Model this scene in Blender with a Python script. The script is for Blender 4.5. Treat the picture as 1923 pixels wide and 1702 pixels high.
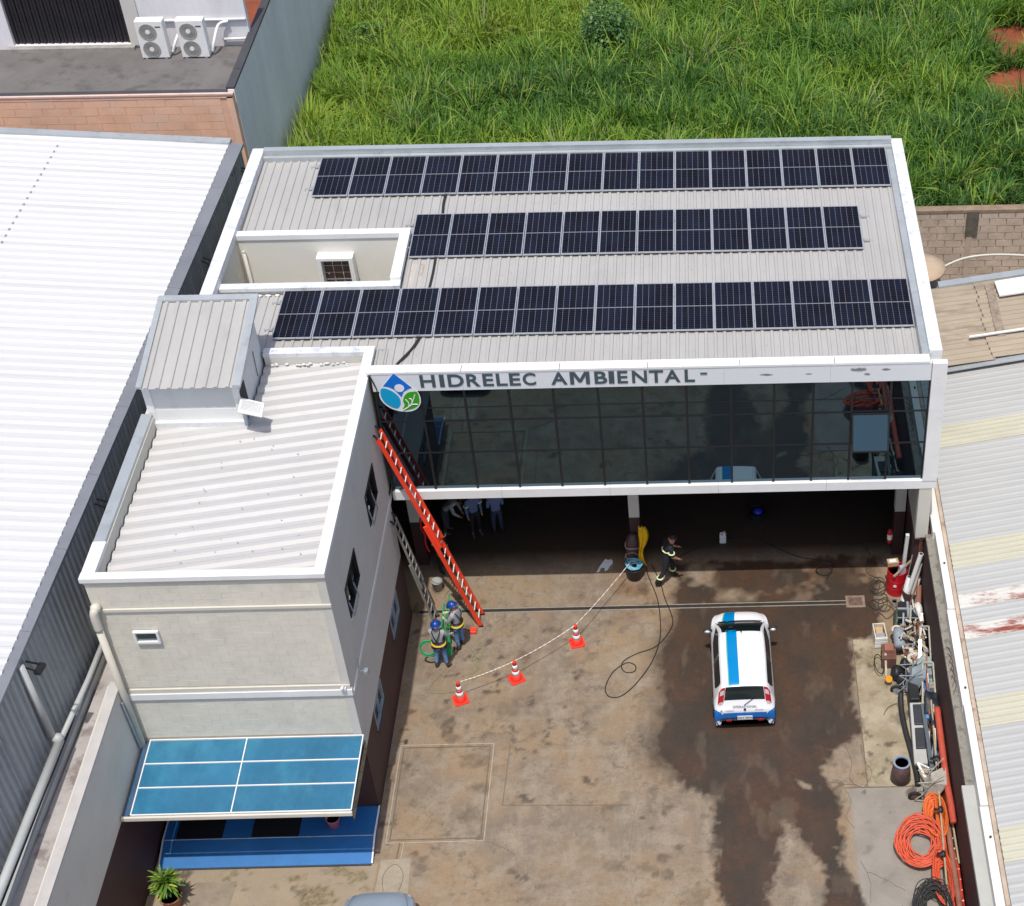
import bpy, bmesh, math, random
import numpy as np
from mathutils import Vector, Matrix
random.seed(7); rng = np.random.default_rng(11)
S = bpy.context.scene; C = S.collection
for o in list(bpy.data.objects): bpy.data.objects.remove(o)
R = math.radians

# ------------------------------------------------------------------ camera, sky, sun, exposure
F_PX, PX, PY, PIT, YAW, ROL = 3153.53, 1386.54, 950.44, 0.73511, 0.020873, -0.008154
POS = Vector((8.529, -33.853, 34.412))
cp, sp, cy_, sy_ = math.cos(PIT), math.sin(PIT), math.cos(YAW), math.sin(YAW)
fw = Vector((sy_*cp, cy_*cp, -sp)); rt = Vector((cy_, -sy_, 0)); up = rt.cross(fw)
r2 = rt*math.cos(ROL) + up*math.sin(ROL); u2 = -rt*math.sin(ROL) + up*math.cos(ROL)
cam = bpy.data.cameras.new('camera'); camo = bpy.data.objects.new('camera', cam); C.objects.link(camo)
m = Matrix((r2, u2, -fw)).transposed().to_4x4(); m.translation = POS
camo.matrix_world = m
cam.sensor_fit = 'HORIZONTAL'; cam.sensor_width = 36.0; cam.lens = F_PX/1923*36
cam.shift_x = (961.5-PX)/1923; cam.shift_y = (PY-851)/1923
cam.clip_start = 0.5; cam.clip_end = 1000
S.camera = camo
SUNDIR = Vector((0.035, 0.343, -1.0)).normalized()          # the way the light travels
W = bpy.data.worlds.new('World'); S.world = W; W.use_nodes = True
nt = W.node_tree; nt.nodes.clear()
sky = nt.nodes.new('ShaderNodeTexSky'); sky.sky_type = 'NISHITA'; sky.sun_disc = False; sky.dust_density = 2.5; sky.ozone_density = 0.6; sky.air_density = 0.8
sky.sun_elevation = math.asin(-SUNDIR.z); sky.sun_rotation = math.atan2(-SUNDIR.x, -SUNDIR.y)
bg = nt.nodes.new('ShaderNodeBackground'); bg.inputs[1].default_value = 0.15
wo = nt.nodes.new('ShaderNodeOutputWorld')
nt.links.new(sky.outputs[0], bg.inputs[0]); nt.links.new(bg.outputs[0], wo.inputs[0])
sl = bpy.data.lights.new('sun', 'SUN'); sl.energy = 3.05; sl.angle = R(0.6); sl.color = (1.0, 0.965, 0.91)
slo = bpy.data.objects.new('sun', sl); C.objects.link(slo); slo.location = (0, 0, 60)
slo.rotation_euler = SUNDIR.to_track_quat('-Z', 'Y').to_euler()
S.view_settings.view_transform = 'Standard'; S.view_settings.look = 'None'
S.view_settings.exposure = 0.10; S.view_settings.gamma = 1.0; S.view_settings.use_curve_mapping = False

# ------------------------------------------------------------------ materials
def lin(c):
    return tuple(((x/12.92) if x <= .04045 else ((x+.055)/1.055)**2.4) for x in [v/255 for v in c])
def M(name, col, rough=.6, metal=0., v=.12, s=1.5, dirt_or_sheen=None, bump=0., bs=30., stretch=None, spec=.5, emit=None):
    """procedural material on world position: mottled base colour, optional dirt (colour, threshold, scale, amount)"""
    m = bpy.data.materials.new(name); m.use_nodes = True; t = m.node_tree; N = t.nodes; L = t.links
    b = N['Principled BSDF']; b.inputs['Roughness'].default_value = rough; b.inputs['Metallic'].default_value = metal
    b.inputs['Specular IOR Level'].default_value = spec
    geo = N.new('ShaderNodeNewGeometry'); mp = N.new('ShaderNodeMapping')
    if stretch: mp.inputs['Scale'].default_value = stretch
    L.new(geo.outputs['Position'], mp.inputs['Vector'])
    def noise(sc, det=5, ro=.6):
        n = N.new('ShaderNodeTexNoise'); n.inputs['Scale'].default_value = sc; n.inputs['Detail'].default_value = det
        n.inputs['Roughness'].default_value = ro; L.new(mp.outputs[0], n.inputs['Vector']); return n
    n1 = noise(s); n2 = noise(s*9)
    mx = N.new('ShaderNodeMath'); mx.operation = 'MULTIPLY_ADD'; mx.inputs[1].default_value = .35
    L.new(n2.outputs[0], mx.inputs[0]); L.new(n1.outputs[0], mx.inputs[2])
    mr = N.new('ShaderNodeMapRange'); mr.inputs[1].default_value = .45; mr.inputs[2].default_value = .9
    mr.inputs[3].default_value = 1-v; mr.inputs[4].default_value = 1+v; L.new(mx.outputs[0], mr.inputs[0])
    mc = N.new('ShaderNodeVectorMath'); mc.operation = 'SCALE'; mc.inputs[0].default_value = col
    L.new(mr.outputs[0], mc.inputs['Scale']); out = mc.outputs[0]
    if dirt_or_sheen:
        for (dc, th, sc, am) in (dirt_or_sheen if isinstance(dirt_or_sheen, list) else [dirt_or_sheen]):
            dn = noise(sc, 8, .68); dr = N.new('ShaderNodeMapRange'); dr.inputs[1].default_value = th; dr.inputs[2].default_value = th+.12
            dr.inputs[4].default_value = am; L.new(dn.outputs[0], dr.inputs[0])
            mi = N.new('ShaderNodeMix'); mi.data_type = 'RGBA'; L.new(dr.outputs[0], mi.inputs[0]); L.new(out, mi.inputs[6])
            mi.inputs[7].default_value = (*dc, 1); out = mi.outputs[2]
    L.new(out, b.inputs['Base Color'])
    if bump:
        bn = noise(bs, 4); bu = N.new('ShaderNodeBump'); bu.inputs['Strength'].default_value = bump; bu.inputs['Distance'].default_value = .02
        L.new(bn.outputs[0], bu.inputs['Height']); L.new(bu.outputs[0], b.inputs['Normal'])
    if emit: b.inputs['Emission Color'].default_value = (*emit, 1); b.inputs['Emission Strength'].default_value = 1
    return m
m_white = M('white_paint', (.76,.76,.745), .55, v=.05, dirt_or_sheen=[((.5,.5,.48), .60, 2.5, .5), ((.42,.41,.38), .63, 7, .45)])
m_peel = M('peeling_white_waterproofing', (.72,.73,.73), .5, v=.06, dirt_or_sheen=[((.42,.45,.47), .53, 3.2, .75), ((.6,.63,.64), .5, 9, .6)])
m_wallA = M('beige_render', (.60,.575,.50), .85, v=.05, s=.7, dirt_or_sheen=((.36,.34,.3), .6, 1.2, .35), bump=.1)
m_block = M('beige_painted_block', (.68,.645,.55), .85, v=.07, s=2.2, dirt_or_sheen=[((.56,.53,.45), .54, 1.0, .5), ((.44,.41,.33), .63, 2.6, .35)], bump=.15)
m_grey = M('light_grey_render', (.60,.58,.53), .85, v=.06, s=.8, dirt_or_sheen=((.46,.46,.44), .58, 1.1, .4), bump=.1)
m_well = M('cream_render', (.72,.70,.63), .85, v=.04, s=.8)
m_maroon = M('maroon_paint', (.060,.025,.024), .7, v=.15, s=1.0, dirt_or_sheen=((.09,.06,.05), .6, 2.5, .4))
m_zinc = M('grey_coated_roof_sheet', (.415,.405,.385), .5, metal=.0, v=.07, s=.9, dirt_or_sheen=[((.34,.33,.31), .56, 1.7, .45), ((.7,.69,.66), .67, 7, .5)], stretch=(1,.35,1))
m_zincw = M('pale_coated_roof_sheet', (.475,.465,.45), .5, v=.06, s=.8, dirt_or_sheen=[((.42,.40,.38), .57, 1.7, .45)], stretch=(.35,1,1))
m_flash = M('zinc_flashing', (.45,.48,.49), .4, metal=.3, v=.1, s=1.2, dirt_or_sheen=((.30,.32,.33), .55, 2.2, .5))
m_shedroof = M('bright_white_roof_sheet', (.59,.59,.585), .45, v=.04, s=.6, dirt_or_sheen=[((.52,.54,.55), .58, 1.6, .4), ((.5,.52,.53), .62, 5, .35)], stretch=(.3,1,1))
m_shedflash = M('grey_roof_flashing', (.24,.25,.275), .5, metal=.2, v=.12, s=.6)
m_shedwall = M('blue_grey_wall_sheet', (.33,.355,.38), .45, metal=.2, v=.15, s=.6, dirt_or_sheen=((.12,.13,.15), .55, .6, .6))
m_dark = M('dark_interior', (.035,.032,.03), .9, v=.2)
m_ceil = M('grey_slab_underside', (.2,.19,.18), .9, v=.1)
m_alum = M('aluminium', (.62,.63,.65), .35, metal=.6, v=.05)
m_blackal = M('black_frame', (.009,.010,.013), .5, v=.1)
m_orange = M('salmon_painted_block', (.88,.54,.37), .85, v=.12, s=1.4, dirt_or_sheen=[((.78,.58,.48), .5, .9, .5), ((.82,.48,.30), .57, .6, .5)], bump=.15)
m_orangej = M('salmon_mortar', (.82,.50,.35), .9, v=.1, s=3)
m_nwgrey = M('weathered_grey_plaster', (.74,.72,.74), .85, v=.12, s=.6, dirt_or_sheen=[((.80,.82,.83), .52, .5, .6), ((.52,.54,.55), .6, 1.4, .5)], stretch=(1,1,.3))
m_terr = M('terrace_screed', (.15,.14,.133), .9, v=.15, s=.8, dirt_or_sheen=((.075,.07,.068), .52, 1.2, .6))
m_darkgrey = M('dark_charcoal_coping', (.055,.055,.062), .7, v=.15)
m_shutter = M('dark_roller_shutter', (.028,.026,.032), .4, metal=.3, v=.2)
m_blockw = M('bare_concrete_block', (.54,.435,.34), .9, v=.2, s=1.8, dirt_or_sheen=[((.44,.34,.25), .52, 1.3, .6), ((.60,.51,.42), .6, 3, .5)], bump=.3)
m_mort = M('block_mortar', (.46,.375,.295), .95, v=.15, s=3)
m_mortl = M('beige_mortar', (.60,.575,.495), .95, v=.05, s=3)
m_brown = M('weathered_fibre_cement_sheet', (.36,.30,.225), .9, v=.14, s=1.2, dirt_or_sheen=[((.20,.16,.12), .54, 1.5, .6), ((.38,.33,.27), .6, 4, .5)], stretch=(.3,1,1))
m_rroof = M('warm_grey_roof_sheet', (.435,.435,.415), .5, v=.05, s=.7, dirt_or_sheen=[((.52,.46,.34), .58, .5, .35)], stretch=(.3,1,1))
m_trans = M('yellowed_translucent_sheet', (.52,.50,.39), .4, v=.08, s=1.5, stretch=(.3,1,1))
m_rust = M('rusty_peeling_sheet', (.62,.60,.55), .6, v=.05, s=2, dirt_or_sheen=((.27,.06,.035), .49, 1.3, 1.0), stretch=(.7,2.6,1))
m_mossy = M('mossy_concrete', (.27,.25,.21), .95, v=.25, s=4, dirt_or_sheen=[((.10,.10,.08), .5, 4, .8), ((.5,.48,.43), .6, 6, .7)], bump=.6)
m_cop = M('stained_white_coping', (.72,.69,.64), .8, v=.05, s=1.3, dirt_or_sheen=[((.55,.42,.30), .6, 1.1, .5)])
m_gutr = M('rust_stained_gutter', (.50,.40,.31), .8, v=.2, s=2, dirt_or_sheen=((.25,.14,.08), .55, 3, .7))
m_gutw = M('dirty_concrete_gutter', (.40,.37,.35), .9, v=.15, s=1.2, dirt_or_sheen=[((.17,.13,.12), .5, 1.5, .75)])
m_pvc = M('cream_pvc_pipe', (.60,.57,.49), .45, v=.06, s=2)
m_pvcg = M('grey_pvc_pipe', (.45,.46,.45), .5, v=.08, s=1)
m_blueaw = M('blue_polycarbonate', (.026,.14,.25), .22, v=.2, s=.7, stretch=(1,.6,1), dirt_or_sheen=((.05,.23,.34), .50, .5, .6))  # paler blotches in the colour imitate sky reflections on the panels
m_bluefl = M('blue_painted_step', (.022,.15,.40), .42, v=.15, s=1.2, dirt_or_sheen=((.03,.16,.40), .55, 1.5, .5))
m_blackmat = M('black_rubber_mat', (.006,.006,.007), .9, v=.2)
m_red = M('red_orange_fibreglass', (.88,.06,.02), .4, v=.08)
m_redd = M('dark_red_plastic', (.50,.02,.015), .45, v=.1)
m_cone = M('orange_red_cone', (.85,.045,.025), .45, v=.06)
m_conew = M('white_reflective_band', (.80,.78,.78), .4, v=.04)
m_skin = M('skin', (.42,.20,.13), .6, v=.06)
m_hair = M('dark_hair', (.012,.01,.009), .7, v=.1)
m_shirt = M('grey_work_shirt', (.34,.35,.37), .9, v=.15, s=8)
m_shirtb = M('blue_grey_shirt', (.13,.17,.30), .9, v=.12, s=8)
m_jeans = M('blue_jeans', (.11,.24,.44), .9, v=.25, s=9)
m_navy = M('black_uniform', (.012,.014,.020), .85, v=.15, s=8)
m_boot = M('brown_work_boot', (.10,.06,.04), .7)
m_bootk = M('black_boot', (.012,.011,.011), .6)
m_helmet = M('blue_helmet', (.012,.055,.27), .28, v=.05)
m_strap = M('black_webbing', (.014,.014,.018), .8)
m_yellow = M('yellow_webbing', (.75,.50,.03), .7)
m_glove = M('pale_glove', (.62,.60,.45), .8)
m_reflt = M('lime_reflective_tape', (.75,.85,.45), .5)
m_tyre = M('black_tyre', (.014,.014,.014), .8)
m_carw = M('white_car_paint', (.82,.83,.84), .22, v=.02, spec=.6)
m_carb = M('blue_car_stripe', (.0,.22,.52), .25, v=.02)
m_carb2 = M('blue_bumper_film', (.012,.16,.52), .25, v=.05)
m_carg = M('green_pinstripe', (.15,.5,.25), .3)
m_carglass = M('car_glass', (.008,.016,.018), .06, spec=.8, v=.02)
m_blackpl = M('black_plastic', (.018,.018,.02), .5)
m_taill = M('red_tail_lamp', (.42,.012,.02), .2)
m_tailw = M('pale_lamp_lens', (.55,.45,.45), .2)
m_silver = M('silver_blue_car_paint', (.40,.49,.58), .22, metal=.45, v=.03)
m_rim = M('wheel_rim', (.35,.36,.37), .35, metal=.7)
m_yplant = M('plant_leaf_green', (.10,.20,.022), .55, v=.3, s=5)
m_yplant2 = M('plant_leaf_yellow', (.40,.42,.05), .55, v=.2, s=5)
m_pot = M('terracotta_pot', (.30,.12,.06), .8)
m_soil = M('potting_soil', (.05,.03,.02), .95)
m_wood = M('weathered_wood', (.36,.27,.18), .85, v=.25, s=4, stretch=(1,1,.3))
m_pole = M('tan_bamboo_pole', (.42,.33,.21), .7, v=.2, s=6)
m_rustm = M('rusted_steel', (.13,.06,.04), .85, v=.3, s=5, dirt_or_sheen=((.22,.09,.04), .55, 6, .7))
m_steel = M('grimy_steel', (.45,.42,.37), .45, metal=.35, v=.3, s=8, dirt_or_sheen=((.10,.08,.06), .5, 9, .7))
m_grime = M('oily_metal', (.075,.07,.065), .5, metal=.4, v=.4, s=10)
m_gp = M('grey_painted_steel', (.27,.31,.34), .5, v=.15, s=4)
m_gg = M('sage_green_board', (.25,.32,.29), .6, v=.1, s=3)
m_bp = M('bright_blue_plastic', (.09,.32,.68), .4, v=.08)
m_bp2 = M('light_blue_plastic', (.25,.52,.70), .4, v=.08)
m_hose = M('orange_rubber_hose', (.60,.085,.03), .5, v=.12, s=6)
m_hose2 = M('orange_yellow_hose', (.64,.135,.025), .5, v=.12, s=6)
m_rpipe = M('red_corrugated_pipe', (.50,.08,.045), .6, v=.15, s=5)
m_bpipe = M('brown_pipe', (.30,.12,.08), .7, v=.2, s=4)
m_blackh = M('black_hose', (.022,.021,.022), .6, v=.3, s=10)
m_cement = M('cement_crusted_steel', (.40,.37,.31), .85, v=.2, s=7, dirt_or_sheen=((.20,.17,.14), .55, 6, .6))
m_card = M('cardboard', (.48,.33,.19), .85, v=.15, s=6)
m_paperw = M('white_plastic', (.78,.78,.76), .5, v=.05)
m_rope = M('braided_rope', (.60,.46,.38), .8)
m_green = M('green_rope', (.02,.36,.12), .7)
m_pgreen = M('pale_green_cord', (.20,.27,.09), .8)
m_blueh = M('blue_coiled_hose', (.10,.34,.47), .5, v=.3, s=8)
m_yrain = M('yellow_rain_cloth', (.80,.46,.0), .5, v=.1, s=5)
m_brownt = M('brown_vinyl', (.085,.05,.045), .5, v=.25, s=6)
m_pink = M('pink_plastic', (.62,.20,.27), .5)
m_ext = M('extinguisher_red', (.55,.01,.02), .35)
m_let = M('slate_grey_letter', (.055,.085,.105), .5, v=.04)
m_lblue = M('logo_blue', (.0,.15,.60), .4, v=.02); m_lcy = M('logo_cyan', (.0,.33,.60), .4, v=.02)
m_lgr = M('logo_green', (.035,.33,.005), .4, v=.02); m_lwh = M('logo_white', (.74,.76,.80), .4, v=.02)
m_tank = M('fibre_cement_tank_lid', (.48,.36,.25), .85, v=.15, s=2, dirt_or_sheen=((.34,.24,.16), .55, 2, .5))
m_backs = M('panel_backsheet', (.20,.20,.22), .4, v=.03)
m_cable = M('black_cable', (.02,.02,.022), .6)
m_yclean = M('drain_steel', (.36,.34,.29), .55, metal=.2, v=.2, s=3)
m_acfan = M('fan_grille', (.36,.33,.29), .5, v=.08)
m_duct = M('sooty_stain', (.05,.05,.06), .8)
m_winb = M('brown_window_glass', (.10,.055,.04), .3, v=.1)

def fascia_mat():
    m = M('sign_fascia_panel', (.70,.72,.74), .4, v=.02, s=1, dirt_or_sheen=((.6,.62,.64), .6, 1.5, .4)); t = m.node_tree; N = t.nodes; L = t.links
    b = N['Principled BSDF']; src = b.inputs['Base Color'].links[0].from_socket
    geo = N.new('ShaderNodeNewGeometry'); no = N.new('ShaderNodeTexNoise'); no.inputs['Scale'].default_value = 7
    L.new(geo.outputs['Position'], no.inputs['Vector'])
    for (x, z, rx, rz) in [(9.95,8.33,.17,.035), (11.03,8.33,.10,.03), (12.32,8.43,.20,.07), (12.55,8.28,.09,.05), (12.98,8.42,.12,.035)]:
        sub = N.new('ShaderNodeVectorMath'); sub.operation = 'SUBTRACT'; sub.inputs[1].default_value = (x, 0, z); L.new(geo.outputs['Position'], sub.inputs[0])
        mu = N.new('ShaderNodeVectorMath'); mu.operation = 'MULTIPLY'; mu.inputs[1].default_value = (1/rx, 0, 1/rz); L.new(sub.outputs[0], mu.inputs[0])
        ln = N.new('ShaderNodeVectorMath'); ln.operation = 'LENGTH'; L.new(mu.outputs[0], ln.inputs[0])
        ad = N.new('ShaderNodeMath'); ad.operation = 'MULTIPLY_ADD'; ad.inputs[1].default_value = 1.6; L.new(no.outputs[0], ad.inputs[0]); L.new(ln.outputs['Value'], ad.inputs[2])
        mr = N.new('ShaderNodeMapRange'); mr.inputs[1].default_value = 1.45; mr.inputs[2].default_value = 1.95; mr.inputs[3].default_value = .85; mr.inputs[4].default_value = 0; L.new(ad.outputs[0], mr.inputs[0])
        mi = N.new('ShaderNodeMix'); mi.data_type = 'RGBA'; L.new(mr.outputs[0], mi.inputs[0]); L.new(src, mi.inputs[6]); mi.inputs[7].default_value = (.10,.11,.12,1); src = mi.outputs[2]
    L.new(src, b.inputs['Base Color']); return m
m_fascia = fascia_mat()

def glass_mat(name, refl, tint, body):
    m = bpy.data.materials.new(name); m.use_nodes = True; t = m.node_tree; N = t.nodes; L = t.links; N.clear()
    o = N.new('ShaderNodeOutputMaterial'); g = N.new('ShaderNodeBsdfGlossy'); g.inputs['Roughness'].default_value = .015; g.inputs['Color'].default_value = (*refl, 1)
    tr = N.new('ShaderNodeBsdfTransparent'); tr.inputs['Color'].default_value = (*tint, 1)
    d = N.new('ShaderNodeBsdfDiffuse'); d.inputs['Color'].default_value = (*body, 1)
    a = N.new('ShaderNodeMixShader'); a.inputs[0].default_value = .5; L.new(tr.outputs[0], a.inputs[1]); L.new(d.outputs[0], a.inputs[2])
    fr = N.new('ShaderNodeFresnel'); fr.inputs[0].default_value = 1.5
    mr = N.new('ShaderNodeMapRange'); mr.inputs[1].default_value = .04; mr.inputs[2].default_value = 1; mr.inputs[3].default_value = .32; mr.inputs[4].default_value = 1; L.new(fr.outputs[0], mr.inputs[0])
    x = N.new('ShaderNodeMixShader'); L.new(mr.outputs[0], x.inputs[0]); L.new(a.outputs[0], x.inputs[1]); L.new(g.outputs[0], x.inputs[2]); L.new(x.outputs[0], o.inputs[0]); return m
m_glass = glass_mat('reflective_tinted_glass', (.235,.36,.45), (.05,.085,.105), (.006,.011,.016))
m_glass2 = glass_mat('dark_window_glass', (.5,.6,.62), (.15,.18,.18), (.01,.013,.014))

def cell_mat():
    m = bpy.data.materials.new('solar_cell_strip'); m.use_nodes = True; t = m.node_tree; N = t.nodes; L = t.links
    b = N['Principled BSDF']; b.inputs['Roughness'].default_value = .3; b.inputs['Specular IOR Level'].default_value = .05
    tc = N.new('ShaderNodeTexCoord'); sp_ = N.new('ShaderNodeSeparateXYZ'); L.new(tc.outputs['Object'], sp_.inputs[0])
    mu = N.new('ShaderNodeMath'); mu.operation = 'MULTIPLY'; mu.inputs[1].default_value = 12/.985; L.new(sp_.outputs[1], mu.inputs[0])
    fr = N.new('ShaderNodeMath'); fr.operation = 'FRACT'; L.new(mu.outputs[0], fr.inputs[0])
    gt = N.new('ShaderNodeMath'); gt.operation = 'LESS_THAN'; gt.inputs[1].default_value = .085; L.new(fr.outputs[0], gt.inputs[0])
    geo = N.new('ShaderNodeNewGeometry'); no = N.new('ShaderNodeTexNoise'); no.inputs['Scale'].default_value = 1.3; L.new(geo.outputs['Position'], no.inputs['Vector'])
    oi = N.new('ShaderNodeObjectInfo')
    ad = N.new('ShaderNodeMath'); ad.operation = 'MULTIPLY_ADD'; ad.inputs[1].default_value = .35; L.new(oi.outputs['Random'], ad.inputs[0]); L.new(no.outputs[0], ad.inputs[2])
    cr = N.new('ShaderNodeValToRGB'); cr.color_ramp.elements[0].color = (.005,.005,.010,1); cr.color_ramp.elements[1].color = (.009,.012,.026,1)
    cr.color_ramp.elements[0].position = .4; cr.color_ramp.elements[1].position = .95; L.new(ad.outputs[0], cr.inputs[0])
    mi = N.new('ShaderNodeMix'); mi.data_type = 'RGBA'; L.new(gt.outputs[0], mi.inputs[0]); L.new(cr.outputs[0], mi.inputs[6]); mi.inputs[7].default_value = (.055,.055,.068,1)
    L.new(mi.outputs[2], b.inputs['Base Color']); return m
m_cell = cell_mat()

# ------------------------------------------------------------------ mesh and object helpers
class MB:
    def __init__(s): s.v = []; s.f = []; s.m = []
    def add(s, vs, fs, mi=0):
        n = len(s.v); s.v += [tuple(p) for p in vs]; s.f += [tuple(n+i for i in f) for f in fs]; s.m += [mi]*len(fs); return s
    def box(s, x0, y0, z0, x1, y1, z1, mi=0):
        x0, x1 = sorted((x0, x1)); y0, y1 = sorted((y0, y1)); z0, z1 = sorted((z0, z1))
        return s.hexa([(x0,y0,z0),(x1,y0,z0),(x1,y1,z0),(x0,y1,z0)], [(x0,y0,z1),(x1,y0,z1),(x1,y1,z1),(x0,y1,z1)], mi)
    def hexa(s, b, t, mi=0):
        return s.add(b+t, [(0,3,2,1),(4,5,6,7),(0,1,5,4),(1,2,6,5),(2,3,7,6),(3,0,4,7)], mi)
    def prism(s, poly, d, mi=0):           # poly: 3d points, extruded by vector d
        n = len(poly); d = Vector(d); p2 = [tuple(Vector(p)+d) for p in poly]
        return s.add(list(poly)+p2, [tuple(range(n))[::-1], tuple(range(n, 2*n))]+[(i, (i+1) % n, n+(i+1) % n, n+i) for i in range(n)], mi)
    def bar(s, a, b, w, h=None, mi=0, upv=(0,0,1)):
        a, b = Vector(a), Vector(b); h = h or w; d = (b-a).normalized(); u = Vector(upv)
        if abs(d.dot(u)) > .98: u = Vector((0,1,0))
        x = d.cross(u).normalized()*w/2; y = x.cross(d).normalized()*h/2
        return s.hexa([a-x-y, a+x-y, a+x+y, a-x+y], [b-x-y, b+x-y, b+x+y, b-x+y], mi)
    def tube(s, pts, r, seg=8, closed=False, mi=0, caps=True, r1=None):
        pts = [Vector(p) for p in pts]; n = len(pts); base = len(s.v); prev = None
        for i, p in enumerate(pts):
            t = (pts[(i+1) % n] - pts[i-1]) if closed else (pts[min(i+1, n-1)] - pts[max(i-1, 0)])
            if t.length < 1e-9: t = Vector((0,0,1))
            t.normalize()
            if prev is None: u = t.orthogonal().normalized()
            else:
                u = prev - t*prev.dot(t); u = u.normalized() if u.length > 1e-6 else t.orthogonal().normalized()
            prev = u; w = t.cross(u)
            rr = r(i/(n-1)) if callable(r) else (r if r1 is None else r+(r1-r)*i/max(1, n-1))
            for k in range(seg):
                a = 2*math.pi*k/seg; s.v.append(tuple(p+(u*math.cos(a)+w*math.sin(a))*rr))
        m_ = n if closed else n-1
        for i in range(m_):
            for k in range(seg):
                a = base+i*seg+k; b = base+i*seg+(k+1) % seg; c = base+((i+1) % n)*seg+(k+1) % seg; d = base+((i+1) % n)*seg+k
                s.f.append((a,b,c,d)); s.m.append(mi)
        if caps and not closed:
            s.f.append(tuple(base+k for k in range(seg))[::-1]); s.m.append(mi)
            s.f.append(tuple(base+(n-1)*seg+k for k in range(seg))); s.m.append(mi)
        return s
    def lathe(s, prof, seg=20, mi=0, at=(0,0,0), axis=None):   # prof [(r,z)]
        base = len(s.v); q = Vector(axis).to_track_quat('Z', 'Y').to_matrix() if axis else Matrix.Identity(3)
        for r, z in prof:
            for k in range(seg):
                a = 2*math.pi*k/seg; s.v.append(tuple(q @ Vector((r*math.cos(a), r*math.sin(a), z)) + Vector(at)))
        for i in range(len(prof)-1):
            for k in range(seg):
                s.f.append((base+i*seg+k, base+i*seg+(k+1) % seg, base+(i+1)*seg+(k+1) % seg, base+(i+1)*seg+k)); s.m.append(mi)
        if prof[0][0] > 1e-4: s.f.append(tuple(base+k for k in range(seg))[::-1]); s.m.append(mi)
        if prof[-1][0] > 1e-4: s.f.append(tuple(base+(len(prof)-1)*seg+k for k in range(seg))); s.m.append(mi)
        return s
    def ball(s, c, rx, ry=None, rz=None, mi=0, seg=12, lo=-90):
        ry = ry or rx; rz = rz or rx; prof = [(math.cos(R(a)), math.sin(R(a))) for a in np.linspace(lo, 90, seg//2+1)]
        n = len(s.v); s.lathe([(max(r, .0), z) for r, z in prof], seg, mi)
        for i in range(n, len(s.v)): p = s.v[i]; s.v[i] = (c[0]+p[0]*rx, c[1]+p[1]*ry, c[2]+p[2]*rz)
        return s
    def build(s, name, mat, parent=None, smooth=False, world=True, loc=None, bevel=0):
        me = bpy.data.meshes.new(name); v = s.v
        off = Vector((0,0,0))
        if parent is not None and world: off = parent.location.copy()
        elif parent is None:
            if loc is not None: off = Vector(loc)
            else:
                a = np.array(v); off = Vector(((a[:,0].min()+a[:,0].max())/2, (a[:,1].min()+a[:,1].max())/2, a[:,2].min()))
        me.from_pydata([tuple(Vector(p)-off) for p in v], [], s.f)
        mats = mat if isinstance(mat, (list, tuple)) else [mat]
        for q in mats: me.materials.append(q)
        if len(mats) > 1: me.polygons.foreach_set('material_index', s.m)
        if smooth: me.polygons.foreach_set('use_smooth', [True]*len(me.polygons))
        me.validate(); me.update()
        o = bpy.data.objects.new(name, me); C.objects.link(o)
        if parent is not None: o.parent = parent
        else: o.location = off
        if bevel:
            b = o.modifiers.new('bevel', 'BEVEL'); b.width = bevel; b.segments = 2; b.limit_method = 'ANGLE'
        return o
def autosmooth(o, ang=35):
    me = o.data; bm = bmesh.new(); bm.from_mesh(me)
    for e in bm.edges:
        if len(e.link_faces) == 2 and e.calc_face_angle(0) > R(ang): e.smooth = False
    for f in bm.faces: f.smooth = True
    bm.to_mesh(me); bm.free(); return o
def thing(name, label, cat, loc=(0,0,0), rz=0, group=None):
    o = bpy.data.objects.new(name, None); C.objects.link(o); o.location = loc; o.rotation_euler = (0,0,rz); o.empty_display_size = .3
    o['label'] = label; o['category'] = cat
    if group: o['group'] = group
    return o
def tag(o, label=None, cat=None, group=None, kind=None):
    if label: o['label'] = label
    if cat: o['category'] = cat
    if group: o['group'] = group
    if kind: o['kind'] = kind
    return o
def dup(root, loc, rz=None, label=None, group=None):
    r = root.copy(); C.objects.link(r); r.location = loc
    if rz is not None: r.rotation_euler = (0,0,rz)
    if label: r['label'] = label
    if group: r['group'] = group
    for ch in list(root.children):
        c = ch.copy(); C.objects.link(c); c.parent = r
        for g in list(ch.children):
            d = g.copy(); C.objects.link(d); d.parent = c
    return r
def piece(name, mesh, parent, loc, rot=(0,0,0), scale=(1,1,1)):
    o = bpy.data.objects.new(name, mesh); C.objects.link(o); o.parent = parent; o.location = Vector(loc)-parent.location
    o.rotation_euler = rot; o.scale = scale; return o
def spline(pts, n=8, closed=False):
    P = [Vector(p) for p in pts]; out = []; N_ = len(P)
    for i in range(N_ if closed else N_-1):
        g = lambda k: P[k % N_] if closed else P[min(max(k, 0), N_-1)]
        a, b, c, d = g(i-1), g(i), g(i+1), g(i+2)
        for k in range(n):
            t = k/n; out.append(.5*((2*b)+(c-a)*t+(2*a-5*b+4*c-d)*t*t+(3*b-a-3*c+d)*t**3))
    if not closed: out.append(P[-1])
    return out
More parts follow.
